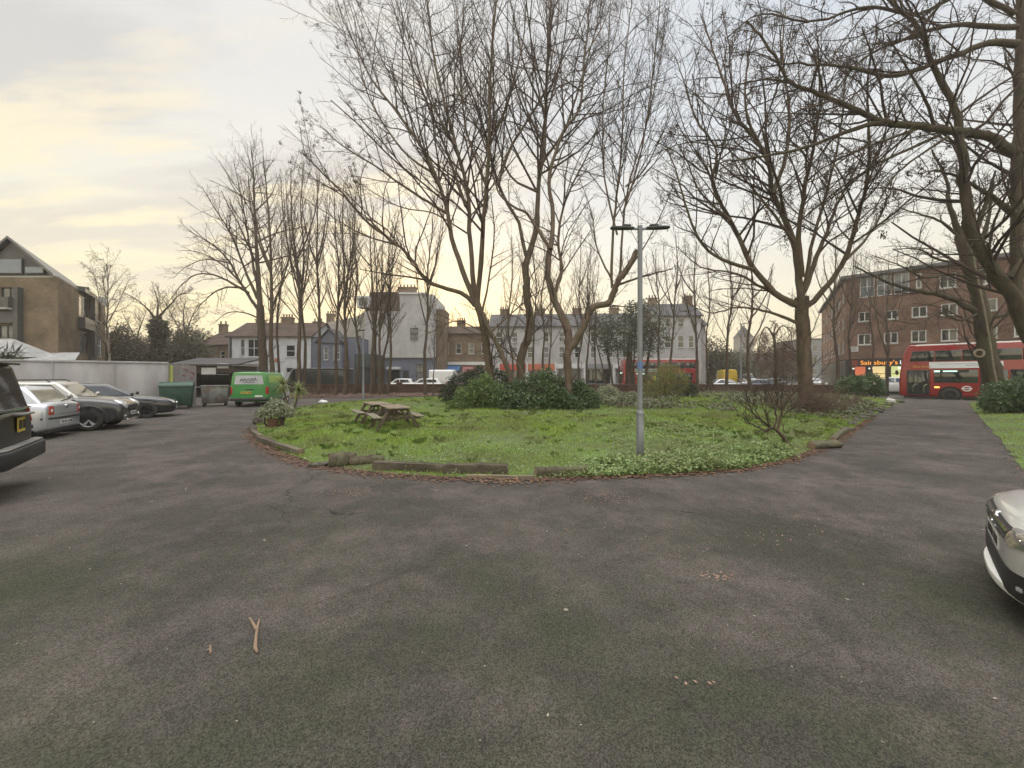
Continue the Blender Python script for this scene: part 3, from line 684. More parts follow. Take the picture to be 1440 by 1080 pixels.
# --- slim row trees between the lawn and the street
m_twig_row = M('twig_row', (.115, .088, .074), .9, spec=.1)  # lighter twig copy: haze and glow put into the colour
def slim(px, pyb, Y, topy, r0, label, seed, bend=0, forks=2, mat=None, group='slim bare trees along the back of the lawn', per=1.8, l1=.25, m2=5, m3=2, tm=None):
    rr = np.random.default_rng(seed); base = P(px, pyb, Y); base.z = 0
    pb = HY + HC / Y * F
    n = 6; xs = px + bend * np.linspace(0, 1, n) ** 1.3 + np.r_[0, rr.normal(0, 2.2, n - 1)]
    ys = np.linspace(pb, topy, n)
    limbs = [(list(zip(xs, ys)), r0, r0 * .16)]
    for i in range(forks):
        t = rr.uniform(.3, .68); x0 = np.interp(t, np.linspace(0, 1, n), xs); y0 = pb + (topy - pb) * t
        dx = rr.choice([-1, 1]) * rr.uniform(14, 34); y1 = y0 + (topy - y0) * rr.uniform(.6, .95)
        limbs.append(([(x0, y0), (x0 + dx * .5, y0 + (y1 - y0) * .3), (x0 + dx * .85, y0 + (y1 - y0) * .65), (x0 + dx, y1)], r0 * .45, r0 * .1))
    return make_tree('slim_tree', label, Y, limbs, seed, [dict(per_m=per, len=l1, ang=(20, 48), up=.5, t0=.3, k=5, rscale=.45, rmin=.009, wander=.07), dict(m=m2, len=.45, ang=(20, 50), up=.4, t0=.15, k=4, rmin=.0075, wander=.14), dict(m=m3, len=.5, ang=(20, 50), up=.3, t0=.15, k=3, rmin=.0065)],
                     group=group, mat=mat or m_bark_d, tmat=tm or m_twig_row, base=(base.x, base.y, 0), lean=.12, trunk_sides=7)
make_tree('bare_tree', 'bare tree behind the green van with long boughs sweeping out left', 34, [
    ([(372,557),(371,520),(368,470),(366,430)], .38, .3),
    ([(366,432),(362,370),(359,320),(357,260),(354,205)], .24, .03),
    ([(366,440),(338,397),(324,370),(306,350),(284,335),(262,322)], .16, .025),
    ([(362,420),(345,380),(325,330),(300,290),(284,262)], .14, .02),
    ([(350,412),(310,390),(280,385),(258,398),(240,420)], .12, .02),
    ([(345,405),(315,405),(290,420),(270,445)], .1, .02),
    ([(362,400),(350,340),(340,280),(328,225)], .12, .02),
    ([(338,397),(310,370),(280,355),(255,352)], .09, .02),
    ([(368,450),(345,440),(320,440),(300,455)], .08, .02),
    ([(324,370),(290,365),(262,375),(243,392)], .07, .015)],
    21, LV(2.2, .34, 6, .42, 4, .48, up=.12), lean=.25, mat=m_bark_d)
ROW = [
 (385,33.5,228,.27,'bare tree with a dark straight trunk next right of the sweeping boughs',-12,3),
 (393,37,300,.16,'thin bare sapling trunk between two dark trunks above the green van',2,1),
 (420,34.5,240,.25,'bare tree leaning left in front of the white house windows',-10,3),
 (427,36,225,.19,'straight slim tree against the right end of the white house',-2,3),
 (448,35,245,.21,'slim tree in front of the grey gabled house, at its left edge',-2,3),
 (473,35.5,262,.19,'slim tree standing before the gable of the grey house',-2,2),
 (485,35,258,.21,'slim tree at the right window of the grey gabled house',-4,2),
 (488,36,285,.15,'thinnest slim tree beside the grey gabled house',2,1),
 (499,36,275,.17,'slim tree between the grey gabled house and the tall white building',-1,2),
 (522,35,290,.2,'leftmost stem of the tight tree clump before the white building',2,2),
 (528,35.6,310,.17,'second stem of the tight tree clump before the white building',-1,1),
 (534,34.8,320,.18,'middle stem of the tight tree clump before the white building',6,2),
 (540,35.4,330,.16,'leaning stem of the tight tree clump before the white building',14,1),
 (545,35,300,.17,'rightmost stem of the tight tree clump before the white building',9,2),
 (598,34.5,275,.2,'slim tree near the right end of the tall white building',10,3),
 (719,37,330,.16,'slim tree seen between the slanting trunk and the kinked trunk',0,2),
 (751,37.2,300,.15,'slim tree just right of the kinked pale trunk',2,2),
 (763,37.4,335,.16,'slim tree before the red shop fronts',1,2),
 (773,37,350,.13,'thinner slim tree before the red shop fronts',3,1),
 (815,37.3,330,.16,'slim tree just right of the forked trunk',2,2),
 (826,37.6,345,.15,'slim tree before the white terrace pillars',3,2),
 (838,37.2,360,.13,'slim tree left of the dark evergreen tree',-3,2),
 (946,36.5,330,.17,'slim bare tree rising over the middle of the distant bus',6,3),
 (930,36.8,350,.16,'slim bare tree crossing the distant bus just right of the lamp column',-10,2),
 (981,36.6,340,.2,'slim tree at the tail of the distant bus',-3,2),
 (1001,37,352,.13,'thin tree beside the silver car beyond the low wall',-5,1),
 (1022,36.5,335,.2,'dark slim tree in front of the yellow van',4,2),
 (1055,36,350,.24,'dark trunk before the queue of cars beyond the low wall',4,3),
 (1178,36,330,.2,'ivy-dark slim tree left of the brick flats',-6,3),
 (1196,36.3,350,.16,'slim tree in front of the corner of the brick flats',4,2),
 (1247,33,372,.17,'slim tree in front of the orange shop sign',2,3),
 (1226,34,380,.13,'thin tree in front of the corner shop entrance',-1,1)]
for i, (px, Y, top, r0, lab, bend, fk) in enumerate(ROW):
    slim(px, 557, Y, top, r0 * .85, lab, 100 + i, bend, fk)
slim(609, 561, 29.5, 430, .06, 'staked young tree with a thin stem at the far edge of the lawn', 150, 1, 2, group=None, per=3, l1=.3)
# weeping reddish tree beyond the wall and other far bare trees
make_tree('weeping_tree', 'small weeping tree with reddish hanging twigs beyond the low wall', 44, [
    ([(1092,553),(1091,520),(1090,490),(1088,470)], .22, .14), ([(1089,475),(1078,460),(1070,470),(1066,500)], .1, .02), ([(1089,472),(1100,458),(1112,468),(1116,500)], .1, .02), ([(1088,470),(1090,456),(1084,452)], .09, .03)],
    160, [dict(per_m=5, len=.5, ang=(30, 80), up=.1, t0=.3, k=6, rmin=.014, droop=.7), dict(m=9, len=.6, ang=(20, 60), up=-.3, droop=.8, k=5, rmin=.012), dict(m=4, len=.5, ang=(20, 50), up=-.4, droop=.5, k=3, rmin=.011)], mat=m_bark_d, tmat=m_twig_red)
make_tree('birch_tree', 'pale-stemmed bare birch beside the brown brick flats', 29, [
    ([(155,562),(154,520),(152,480),(150,450),(152,400),(150,370)], .12, .02), ([(152,470),(140,420),(132,385),(125,365)], .05, .01), ([(151,455),(165,430),(176,405),(184,390)], .05, .01), ([(152,430),(146,400),(150,375)], .04, .01)],
    161, [dict(per_m=3, len=.32, ang=(20, 50), up=.3, t0=.3, k=5, rmin=.009), dict(m=6, len=.5, ang=(20, 55), up=-.1, droop=.3, k=5, rmin=.008), dict(m=3, len=.5, up=-.2, droop=.3, k=3, rmin=.007)], mat=m_birch, tmat=m_twig_pale)
make_tree('ivy_clad_tree', 'bare-topped tree with an ivy-thick trunk above the graffitied fence', 40, [
    ([(223,555),(223,500),(222,470),(221,445)], .5, .4), ([(221,450),(205,432),(190,420),(175,412)], .12, .02), ([(221,448),(238,430),(252,415),(266,412)], .12, .02), ([(221,448),(222,425),(216,405)], .12, .02)],
    162, [dict(per_m=3, len=.45, up=.3, k=5, rmin=.012), dict(m=6, len=.5, k=4, rmin=.01), dict(m=4, len=.5, k=3, rmin=.009)], mat=m_bark_d)
make_tree('bare_tree', 'bare tree in hazy light over the dark evergreens left of the sweeping boughs', 52, [
    ([(262,550),(262,500),(260,470)], .3, .2), ([(260,475),(245,450),(235,430),(225,415)], .12, .02), ([(260,475),(270,445),(280,425)], .12, .02), ([(260,472),(258,440),(262,418)], .12, .02)],
    163, [dict(per_m=2.5, len=.45, up=.3, k=5, rmin=.016), dict(m=6, len=.5, k=4, rmin=.014), dict(m=4, len=.5, k=3, rmin=.012)], mat=m_bark_d)
make_tree('bare_tree', 'small bare tree rising over the evergreens right of the birch', 50, [
    ([(192,550),(192,500),(191,475)], .25, .15), ([(191,478),(180,455),(172,440)], .1, .02), ([(191,478),(200,452),(206,436)], .1, .02)],
    164, [dict(per_m=2.5, len=.5, up=.3, k=5, rmin=.016), dict(m=6, len=.5, k=4, rmin=.014), dict(m=4, len=.5, k=3, rmin=.012)], mat=m_bark_d)
# ================================================================ BUILDINGS
class Face:
    """a vertical wall from A to B (left to right as seen from the front)"""
    def __init__(s, A, B, z0, z1):
        s.A = Vector((*A, 0)); s.B = Vector((*B, 0)); s.L = (s.B - s.A).length; s.d = (s.B - s.A) / s.L; s.n = Vector((s.d.y, -s.d.x, 0)); s.z0, s.z1 = z0, z1; s.holes = []
    def pt(s, u, z, out=0.): return s.A + s.d * u + s.n * out + Vector((0, 0, z))
    def u(s, px):
        k = (px - CX) / F; return (k * s.A.y - s.A.x) / (s.d.x - k * s.d.y)
    def z(s, px, py):
        q = s.pt(s.u(px), 0); return HC - (py - HY) / F * q.y
    def px(s, x0, x1, y0, y1):
        xm = (x0 + x1) / 2; a, b = sorted((s.u(x0), s.u(x1))); return a, b, s.z(xm, max(y0, y1)), s.z(xm, min(y0, y1))
    def wall(s, mb, m=0, depth=.14, mrev=0):
        us = sorted({0., s.L} | {h[0] for h in s.holes} | {h[1] for h in s.holes}); zs = sorted({s.z0, s.z1} | {h[2] for h in s.holes} | {h[3] for h in s.holes})
        us = [q for q in us if -1e-6 <= q <= s.L + 1e-6]; zs = [q for q in zs if s.z0 - 1e-6 <= q <= s.z1 + 1e-6]
        for a, b in zip(us, us[1:]):
            for c, e in zip(zs, zs[1:]):
                um, zm = (a + b) / 2, (c + e) / 2
                if any(h[0] < um < h[1] and h[2] < zm < h[3] for h in s.holes): continue
                mb.quad(s.pt(a, c), s.pt(b, c), s.pt(b, e), s.pt(a, e), m)
        for a, b, c, e in s.holes:
            a, b, c, e = max(a, 0), min(b, s.L), max(c, s.z0), min(e, s.z1)
            for p, q in (((a, c), (b, c)), ((b, c), (b, e)), ((b, e), (a, e)), ((a, e), (a, c))):
                mb.quad(s.pt(*p), s.pt(*q), s.pt(*q, -depth), s.pt(*p, -depth), mrev)
m_white = M('white_paint', (.62, .62, .62), .5, c2=(.5, .5, .5), scale=2)
m_dark = M('dark_paint', (.03, .032, .035), .5)
m_pane = MGLASS('window_glass', (.022, .026, .03), .05)
m_pane_b = MGLASS('window_glass_pale', (.10, .13, .17), .06)  # paler glass copy with the sky reflection put into its colour
m_curt = M('curtain_pane', (.22, .22, .21), .25, c2=(.06, .065, .07), scale=1.6, spec=.8)
m_lit = MEMIT('lit_window', (1., .72, .32), .9)
m_sill = M('stone_sill', (.36, .35, .33), .8)
def window(fc, root, h, mull=1, trans=0, fr=None, pane=None, fw=.06, sill=True, depth=.10, name='window', lab=None):
    a, b, c, e = h; fc.holes.append(h); fr = fr or m_white; pane = pane or m_pane; o = root.location
    mb = MB(o)
    def bar(u0, u1, z0, z1, t=.05): mb.prism([fc.pt(u0, z0, -depth), fc.pt(u1, z0, -depth), fc.pt(u1, z1, -depth), fc.pt(u0, z1, -depth)], fc.n * t)
    bar(a, a + fw, c, e); bar(b - fw, b, c, e); bar(a + fw, b - fw, c, c + fw); bar(a + fw, b - fw, e - fw, e)
    for i in range(mull):
        u = a + (b - a) * (i + 1) / (mull + 1); bar(u - fw * .45, u + fw * .45, c + fw, e - fw, .044)
    for i in range(trans):
        z = c + (e - c) * (i + 1) / (trans + 1); bar(a + fw, b - fw, z - fw * .4, z + fw * .4, .040)
    w = mb.build(name, fr, root)
    if lab: w['label'] = lab
    p = MB(o).quad(fc.pt(a + fw * .5, c + fw * .5, -depth + .012), fc.pt(b - fw * .5, c + fw * .5, -depth + .012), fc.pt(b - fw * .5, e - fw * .5, -depth + .012), fc.pt(a + fw * .5, e - fw * .5, -depth + .012)).build('pane', pane, w)
    if sill: MB(o).prism([fc.pt(a - .06, c - .09, .003), fc.pt(b + .06, c - .09, .003), fc.pt(b + .06, c - .005, .003), fc.pt(a - .06, c - .005, .003)], fc.n * .09).build('sill', m_sill, w)
    return w
def panel(fc, root, h, name, mat, out=.004, t=.05, parent=None, **k):
    a, b, c, e = h
    return MB(root.location).prism([fc.pt(a, c, out), fc.pt(b, c, out), fc.pt(b, e, out), fc.pt(a, e, out)], fc.n * t).build(name, mat, parent or root, **k)
def back_walls(mb, fc, depth, m=0, z1=None, left=True, right=True):
    z0, z1 = fc.z0, z1 or fc.z1; A, B = fc.pt(0, 0), fc.pt(fc.L, 0); A2, B2 = fc.pt(0, 0, -depth), fc.pt(fc.L, 0, -depth); Z = Vector((0, 0, 1))
    segs = ([(A2, A)] if left else []) + ([(B, B2)] if right else []) + [(B2, A2)]
    for p, q in segs: mb.quad(p + Z * z0, q + Z * z0, q + Z * z1, p + Z * z1, m)
def gable_roof(fc, root, depth, rise, mat, over=.3, gmat=None, thick=.16, back=True):
    """ridge parallel to the facade"""
    o = root.location; z = fc.z1; h = rise; mb = MB(o); e = over
    a0, a1 = fc.pt(-e, z - .08, e), fc.pt(fc.L + e, z - .08, e); r0, r1 = fc.pt(-e, z + h, -depth / 2), fc.pt(fc.L + e, z + h, -depth / 2); b0, b1 = fc.pt(-e, z - .08, -depth - e), fc.pt(fc.L + e, z - .08, -depth - e)
    T = Vector((0, 0, thick))
    mb.add([a0, a1, r1, r0, b1, b0, a0 + T, a1 + T, r1 + T, r0 + T, b1 + T, b0 + T], [(6, 7, 8, 9), (9, 8, 10, 11), (0, 3, 2, 1), (3, 5, 4, 2), (0, 1, 7, 6), (5, 11, 10, 4), (0, 6, 9, 3), (3, 9, 11, 5), (1, 2, 8, 7), (2, 4, 10, 8)])
    rf = mb.build('roof', mat, root)
    for u in (.001, fc.L - .001): MB(o).poly([fc.pt(u, z - .001), fc.pt(u, z + h - .05, -depth / 2), fc.pt(u, z - .001, -depth)]).build('gable_wall', gmat, root)
    return rf
def chimney(parent, o, c, w, d, z0, z1, mat, pots=2, rz=0.):
    mb = MB(o).box((c[0], c[1], (z0 + z1) / 2), (w, d, z1 - z0), rz).box((c[0], c[1], z1 + .06), (w + .16, d + .16, .16), rz)
    for i in range(pots):
        t = (i - (pots - 1) / 2) * w * .8 / max(1, pots - 1) if pots > 1 else 0
        mb.lathe([(.13, z1 + .1), (.1, z1 + .55), (.13, z1 + .6)], (c[0] + t * math.cos(rz), c[1] + t * math.sin(rz), 0), 8)
    return mb.build('chimney', mat, parent)
b_yel = MBRICK('brick_buff', (.22, .162, .10), (.155, .115, .075), (.2, .17, .135))
b_red = MBRICK('brick_red', (.235, .135, .10), (.17, .10, .078), (.2, .155, .13))
b_stock = MBRICK('brick_stock', (.24, .17, .11), (.17, .12, .08), (.2, .17, .14))
b_wall = MBRICK('brick_garden_wall', (.13, .07, .055), (.085, .05, .042), (.1, .08, .07))
m_slate = MBRICK('slate_roof', (.09, .085, .09), (.065, .062, .066), (.035, .035, .036), .3, .22, .012, rough=.6)
m_tile = MBRICK('tile_roof', (.105, .07, .056), (.075, .052, .045), (.03, .026, .024), .28, .2, .014)
m_render = M('white_render', (.56, .57, .60), .85, c2=(.44, .45, .48), scale=1.2, bump=.004, bscale=30)
m_cream = M('cream_render', (.43, .40, .36), .85, c2=(.33, .31, .28), scale=1.)
m_greyblue = M('grey_blue_render', (.15, .165, .215), .8, c2=(.115, .125, .165), scale=1.4)
m_clad = M('dark_cladding', (.085, .082, .08), .55, c2=(.065, .064, .063), scale=3)
# ---- brown brick flats at the left
A, B, Cc = (-44.0, 25.0), (-29.5, 25.0), (-37.2, 35.2)
t = thing('brick_flats', 'brown brick flats with a glazed dark gable and grey pitched roof behind the white wall', 'building', (-34, 29, 0))
f1 = Face(A, B, 0, 8.15); f2 = Face(B, Cc, 0, 8.15); f2b = f2
BW = lambda fc, *p, **k: window(fc, t, fc.px(*p), **k)
BW(f1, 1, 24, 404, 419, mull=1, fr=m_dark); BW(f1, -2, 20, 457, 476, mull=1, fr=m_dark, pane=m_curt)
panel(f1, t, f1.px(-6, 25.5, 419.5, 434), 'balcony_panel', m_clad, .01, .5); panel(f1, t, f1.px(-6, 25.5, 434.2, 436.5), 'balcony_rail', m_sill, .02, .56)
panel(f1, t, f1.px(-6, 26, 438, 454), 'spandrel_panel', M('grey_clad', (.11, .11, .115), .6), .01, .12)
panel(f1, t, f1.px(26.2, 33, 405, 498), 'cladding_strip', m_clad, .008, .3)
h = f2.px(111, 124, 417, 447); BW(f2, 111, 124, 417, 447, mull=1, fr=m_dark, fw=.12, pane=m_curt, sill=False)
BW(f2, 112, 124, 466, 498, mull=1, fr=m_dark, pane=m_curt, fw=.12, sill=False)
for nm, hh in (('bay_cladding', (110, 128, 449, 464)), ('bay_cladding', (110, 128, 410, 415))): panel(f2, t, f2.px(*hh), nm, m_clad, .01, .35)
panel(f2, t, f2.px(124.6, 128.5, 415.5, 448.5), 'bay_side', m_clad, .01, .35); panel(f2, t, f2.px(124.6, 128.5, 464.5, 505), 'bay_side', m_clad, .01, .35)
m_sun = MGLASS('sunset_pane', (.45, .34, .16), .03)  # yellow sky reflection put into the glass colour
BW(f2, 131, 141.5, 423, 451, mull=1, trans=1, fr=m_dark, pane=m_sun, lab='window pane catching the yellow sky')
BW(f2, 137, 143, 470, 502, mull=0, trans=1, fr=m_white, pane=m_curt, sill=False)
mb = MB(t.location); f1.wall(mb, 0, .18); f2.wall(mb, 0, .18)
q1 = Vector((-37.2, 35.2, 0)); q2 = Vector((-50, 45, 0)); q3 = Vector((-56, 34, 0)); q4 = Vector((-44, 25, 0)); Z = Vector((0, 0, 8.15))
for p, q in ((q1, q2), (q2, q3), (q3, q4)): mb.quad(p, q, q + Z, p + Z)
mb.build('wall', b_yel, t)
MB(t.location).prism([(-44, 25.02, 8.152), (-29.52, 25.02, 8.152), (-37.22, 35.2, 8.152), (-50, 45, 8.152), (-56, 34, 8.152)], (0, 0, .1)).build('parapet_deck', m_sill, t)
# gabled roof storey: apex on the front face, ridge running back
gx0, gx1 = -35.1, -29.9; ax = -32.5; dv = Vector((-.62, .785, 0)) * 14.5
g0, g1, ga = Vector((gx0, 25.06, 8.25)), Vector((gx1, 25.06, 8.25)), Vector((ax, 25.06, 10.55))
MB(t.location).poly([g0, g1, ga]).build('gable_front', m_clad, t)
up = Vector((0, 0, .18)); mbr = MB(t.location); ev = Vector((.35, -.3, -.1)); ew = Vector((-.35, -.3, -.1)); ef = Vector((0, -.3, .05))
for lo, e_ in ((g1, ev), (g0, ew)):
    a_, b_ = lo + e_, ga + ef; mbr.add([a_, b_, b_ + dv, a_ + dv, a_ + up, b_ + up, b_ + dv + up, a_ + dv + up], [(0, 1, 2, 3), (4, 5, 6, 7), (0, 4, 5, 1), (3, 7, 6, 2), (0, 3, 7, 4), (1, 2, 6, 5)])
rf = mbr.build('roof', M('zinc_roof', (.13, .125, .125), .4, metal=.2, c2=(.10, .097, .097), scale=2), t)
fg = Face((gx0, 25.0), (gx1, 25.0), 8.25, 10.5)
for i, (a_, b_, c_, d_) in enumerate(((.35, 1.55, .12, .95), (1.7, 3.35, .12, 1.12), (3.5, 4.75, .12, .62))):
    mbw = MB(t.location).prism([fg.pt(a_, 8.25 + c_, .02), fg.pt(b_, 8.25 + c_, .02), fg.pt(b_, 8.25 + d_, .02), fg.pt(a_, 8.25 + d_, .02)], fg.n * .05)
    w = mbw.build('window', m_dark, t); MB(t.location).quad(fg.pt(a_ + .06, 8.25 + c_ + .06, .076), fg.pt(b_ - .06, 8.25 + c_ + .06, .076), fg.pt(b_ - .06, 8.25 + d_ - .06, .076), fg.pt(a_ + .06, 8.25 + d_ - .06, .076)).build('pane', m_pane_b, w)
MB(t.location).box((-38.1, 33.9, 9.0), (1.1, 1.0, 1.2), R(50)).build('dormer', m_clad, rf)
MB(t.location).box((-37.6, 35.3, 8.6), (.5, .5, .8), R(50)).build('roof_vent', m_sill, rf)
# ---- white-roofed outbuilding behind the wall
t = thing('shed', 'low outbuilding with a pale sheeted roof between the white wall and the flats', 'shed', (-26, 22.5, 0))
mb = MB(t.location).prism([(-27.4, 21.6, 0), (-24.6, 21.6, 0), (-28.4, 25.0, 0), (-30.8, 25.0, 0)], (0, 0, 2.5)); mb.build('wall', m_cream, t)
m_sheet = M('pale_sheet', (.34, .34, .335), .6, c2=(.2, .2, .195), scale=2.2, bump=.03, bscale=5)
mb = MB(t.location).add([(-27.6, 21.4, 2.55), (-24.3, 21.4, 2.55), (-28.3, 25.2, 3.2), (-31.0, 25.2, 3.2), (-27.6, 21.4, 2.63), (-24.3, 21.4, 2.63), (-28.3, 25.2, 3.28), (-31.0, 25.2, 3.28)], [(3, 2, 1, 0), (4, 5, 6, 7), (0, 1, 5, 4), (1, 2, 6, 5), (2, 3, 7, 6), (3, 0, 4, 7)]); mb.build('roof', m_sheet, t)
t = thing('shed', 'taller shed with a white hipped roof left of the low outbuilding', 'shed', (-29.5, 21.5, 0))
mb = MB(t.location).box((-29.9, 22.4, 1.4), (4.2, 2.4, 2.8)); mb.build('wall', m_cream, t)
mb = MB(t.location).add([(-32.2, 21, 2.82), (-27.7, 21, 2.82), (-27.7, 23.8, 2.82), (-32.2, 23.8, 2.82), (-31.2, 22.2, 3.85), (-28.7, 22.2, 3.85)], [(0, 1, 5, 4), (1, 2, 5), (2, 3, 4, 5), (3, 0, 4), (3, 2, 1, 0)]); mb.build('roof', m_sheet, t)
# ---- brick-and-timber cottage beside the white house, garage shed
t = thing('brick_house', 'dark brick house with a steep roof and chimney left of the white house', 'house', (-41, 53, 0))
f = Face((-44.2, 54), (-38.6, 52.3), 0, 6.0)
mb = MB(t.location); f.holes = []; window(f, t, (4.4, 5.2, 4.0, 5.2), 0, 1); f.wall(mb); back_walls(mb, f, 7); mb.build('wall', b_stock, t)
rf = gable_roof(f, t, 7, 2.2, m_tile, gmat=b_stock); chimney(rf, t.location, (-42.6, 56.8), .9, .7, 6.8, 9.3, b_stock)
t = thing('timber_shed', 'dark open timber shed with two white boards behind the bins', 'shed', (-25.8, 33, 0))
m_tim = M('dark_timber', (.075, .055, .042), .8, c2=(.045, .035, .028), scale=3, stretch=(1, 1, .3))
mb = MB(t.location)
mb.box((-25.6, 34.6, 1.3), (5.2, .12, 2.6)); mb.box((-28.1, 33.3, 1.3), (.12, 2.5, 2.6)); mb.box((-23.0, 33.3, 1.3), (.12, 2.5, 2.6)); mb.box((-25.6, 32.0, 2.3), (5.2, .12, .6))
mb.box((-27.3, 32.0, 1.0), (1.5, .1, 2.0)); mb.build('wall', m_tim, t)
mb = MB(t.location).prism([(-28.5, 31.7, 2.62), (-28.5, 34.9, 3.3), (-28.5, 34.9, 3.4), (-28.5, 31.7, 2.72)], (5.9, 0, 0)); mb.build('roof', m_slate, t)
for (x0, x1, y0, y1), lab in (((283, 303, 517, 528), 'larger white board'), ((305, 321, 511, 518), 'smaller white board')):
    p0, p1 = P(x0, y1, 31.88), P(x1, y0, 31.88)
    s = MB((p0.x, 31.88, p0.z)).prism([(p0.x, 31.93, p0.z), (p1.x, 31.93, p0.z), (p1.x, 31.93, p1.z), (p0.x, 31.93, p1.z)], (0, -.04, 0)).build('sign_board', m_white); s.location = (p0.x, 31.88, p0.z)
    tag(s, lab + ' fixed on the front of the dark timber shed', 'sign')
# ---- white rendered house
t = thing('white_house', 'white painted house with a brown tiled roof behind the row of slim trees', 'house', (-30, 52, 0))
f = Face((-38.3, 52), (-27.2, 52), 0, 7.1)
W_ = lambda *p, **k: window(f, t, f.px(*p), **k)
W_(338, 344, 477, 500, mull=0, trans=1, pane=m_curt); W_(348, 366, 477, 502, mull=1, trans=1, fw=.09); W_(402, 415, 485, 502, mull=0, trans=1, fw=.09, pane=m_pane); W_(336, 344, 515, 522, mull=0, pane=m_curt); W_(349, 366, 515, 523, mull=1, pane=m_curt); W_(402, 414, 517, 524, mull=0)
mb = MB(t.location); f.wall(mb); back_walls(mb, f, 8); mb.build('wall', m_render, t)
rf = gable_roof(f, t, 8, 2.3, m_tile, gmat=m_render)
panel(f, t, f.px(331, 367, 504, 505.5), 'string_course', m_white, .004, .22); panel(f, t, f.px(331, 367, 510.5, 512), 'string_course', m_white, .004, .22)
panel(f, t, f.px(323, 326, 474, 545), 'downpipe', m_dark, .004, .08)
panel(f, t, f.px(386.5, 391, 504, 509), 'sign_plate', M('orange_plate', (.35, .13, .06), .6), .004, .05)
chimney(rf, t.location, (-32.6, 56), 1.5, .8, 8.4, 10.2, b_stock, 4); chimney(rf, t.location, (-36.6, 56), 1.0, .7, 8.6, 9.9, b_stock, 3)
chimney(rf, t.location, (-28.3, 56.2), 1.2, .8, 8.3, 9.6, b_stock, 3)
# ---- grey blue gabled house
t = thing('grey_house', 'grey-blue house with a gabled bay between the white house and the tall white building', 'house', (-24, 52, 0))
f = Face((-27.15, 52.1), (-20.9, 52.1), 0, 6.9); fb = Face((-26.0, 51.3), (-22.7, 51.3), 0, 6.25)
for p in ((455, 461.5, 487, 506), (469, 478, 486, 506)): window(fb, t, fb.px(*p), 0, 1, fw=.07, pane=m_curt)
mb = MB(t.location); f.wall(mb); back_walls(mb, f, 6); fb.wall(mb); back_walls(mb, fb, .79)
ap = fb.pt(fb.L / 2, 7.95); mb.poly([fb.pt(0, 6.25), fb.pt(fb.L, 6.25), ap]); mb.build('wall', m_greyblue, t)
mb = MB(t.location); e = Vector((0, -.2, 0)); bk = Vector((0, 3.2, 0))
for s_ in (0, fb.L):
    lo = fb.pt(s_ + (-.2 if s_ == 0 else .2), 6.15); a_, b_ = lo + e, ap + e + Vector((0, 0, .05)); mb.add([a_, b_, b_ + bk, a_ + bk, a_ + up, b_ + up, b_ + bk + up, a_ + bk + up], [(0, 1, 2, 3), (4, 5, 6, 7), (0, 4, 5, 1), (3, 7, 6, 2), (0, 3, 7, 4), (1, 2, 6, 5)])
mb.build('gable_roof', m_slate, t); panel(fb, t, (0, fb.L, 6.1, 6.24), 'barge_board', m_dark, .004, .08)
MB(t.location).prism([f.pt(-.05, 6.902), f.pt(f.L, 6.902), f.pt(f.L, 6.902, -6), f.pt(-.05, 6.902, -6)], (0, 0, .15)).build('flat_roof', m_slate, t)
# cream gable behind
t = thing('cream_house', 'cream rendered house end rising behind the grey-blue gabled house', 'house', (-25, 60, 0))
f = Face((-28.9, 60), (-20.6, 60), 0, 10.0); mb = MB(t.location)
mb.prism([(-29.2, 60, 0), (-23.5, 60, 0), (-21.5, 60, 0), (-21.5, 60, 12.5), (-24.6, 60, 11.0), (-29.2, 60, 10.1)], (0, 5, 0)); mb.build('wall', m_cream, t)
chimney(t, t.location, (-29.0, 61.5), 1., .8, 9.9, 11.6, b_stock, 3); chimney(t, t.location, (-21.9, 61.8), 1.1, .8, 12, 13.2, b_stock, 3)
# ---- tall white building with mansard
t = thing('corner_building', 'tall white rendered building with a dark mansard roof and grey-blue shop below', 'building', (-16, 56, 0))
f = Face((-21.4, 56), (-11.45, 56), 0, 4.6); fu = Face((-21.4, 56), (-11.45, 56), 4.6, 13.7)
XS = lambda x, Y=56: (x - CX) / F * Y
for p in ((577, 588, 461, 478), (502, 507, 472, 482), (536, 542, 440, 455)): window(fu, t, fu.px(*p), 0, 1, pane=m_curt, fr=m_dark, fw=.08)
window(fu, t, fu.px(503, 508, 446, 458), 0, 1, pane=m_curt, fr=m_dark)
mb = MB(t.location)
# stepped upper wall: full height at right, sloping down to the left
xl, x1, x2, x3, xr = -21.4, XS(522), XS(562), XS(601), -11.45
fl = Face((x2, 56), (xr, 56), 4.6, 13.7); fl.holes = [(h[0] - (x2 - xl), h[1] - (x2 - xl), h[2], h[3]) for h in fu.holes if h[0] > x2 - xl]
fr_ = Face((xl, 56), (x2, 56), 4.6, 11.3); fr_.holes = [h for h in fu.holes if h[0] < x2 - xl]
fl.wall(mb); fr_.wall(mb)
for p, q, z1 in ((Vector((xr, 56, 0)), Vector((xr, 66, 0)), 13.7), (Vector((xr, 66, 0)), Vector((xl, 66, 0)), 11.3), (Vector((xl, 66, 0)), Vector((xl, 56, 0)), 11.3)): mb.quad(p + Vector((0, 0, 4.6)), q + Vector((0, 0, 4.6)), q + Vector((0, 0, z1)), p + Vector((0, 0, z1)))
mb.quad((x2, 56, 11.3), (x2, 66, 11.3), (x2, 66, 13.7), (x2, 56, 13.7)); mb.quad((x2, 66, 4.6), (xr, 66, 4.6), (xr, 66, 13.7), (x2, 66, 13.7)); mb.quad((x2, 56, 13.7), (xr, 56, 13.7), (xr, 66, 13.7), (x2, 66, 13.7))
mb.build('upper_wall', M('offwhite_render', (.44, .43, .43), .85, c2=(.33, .325, .33), scale=.7, bump=.006, bscale=20), t)
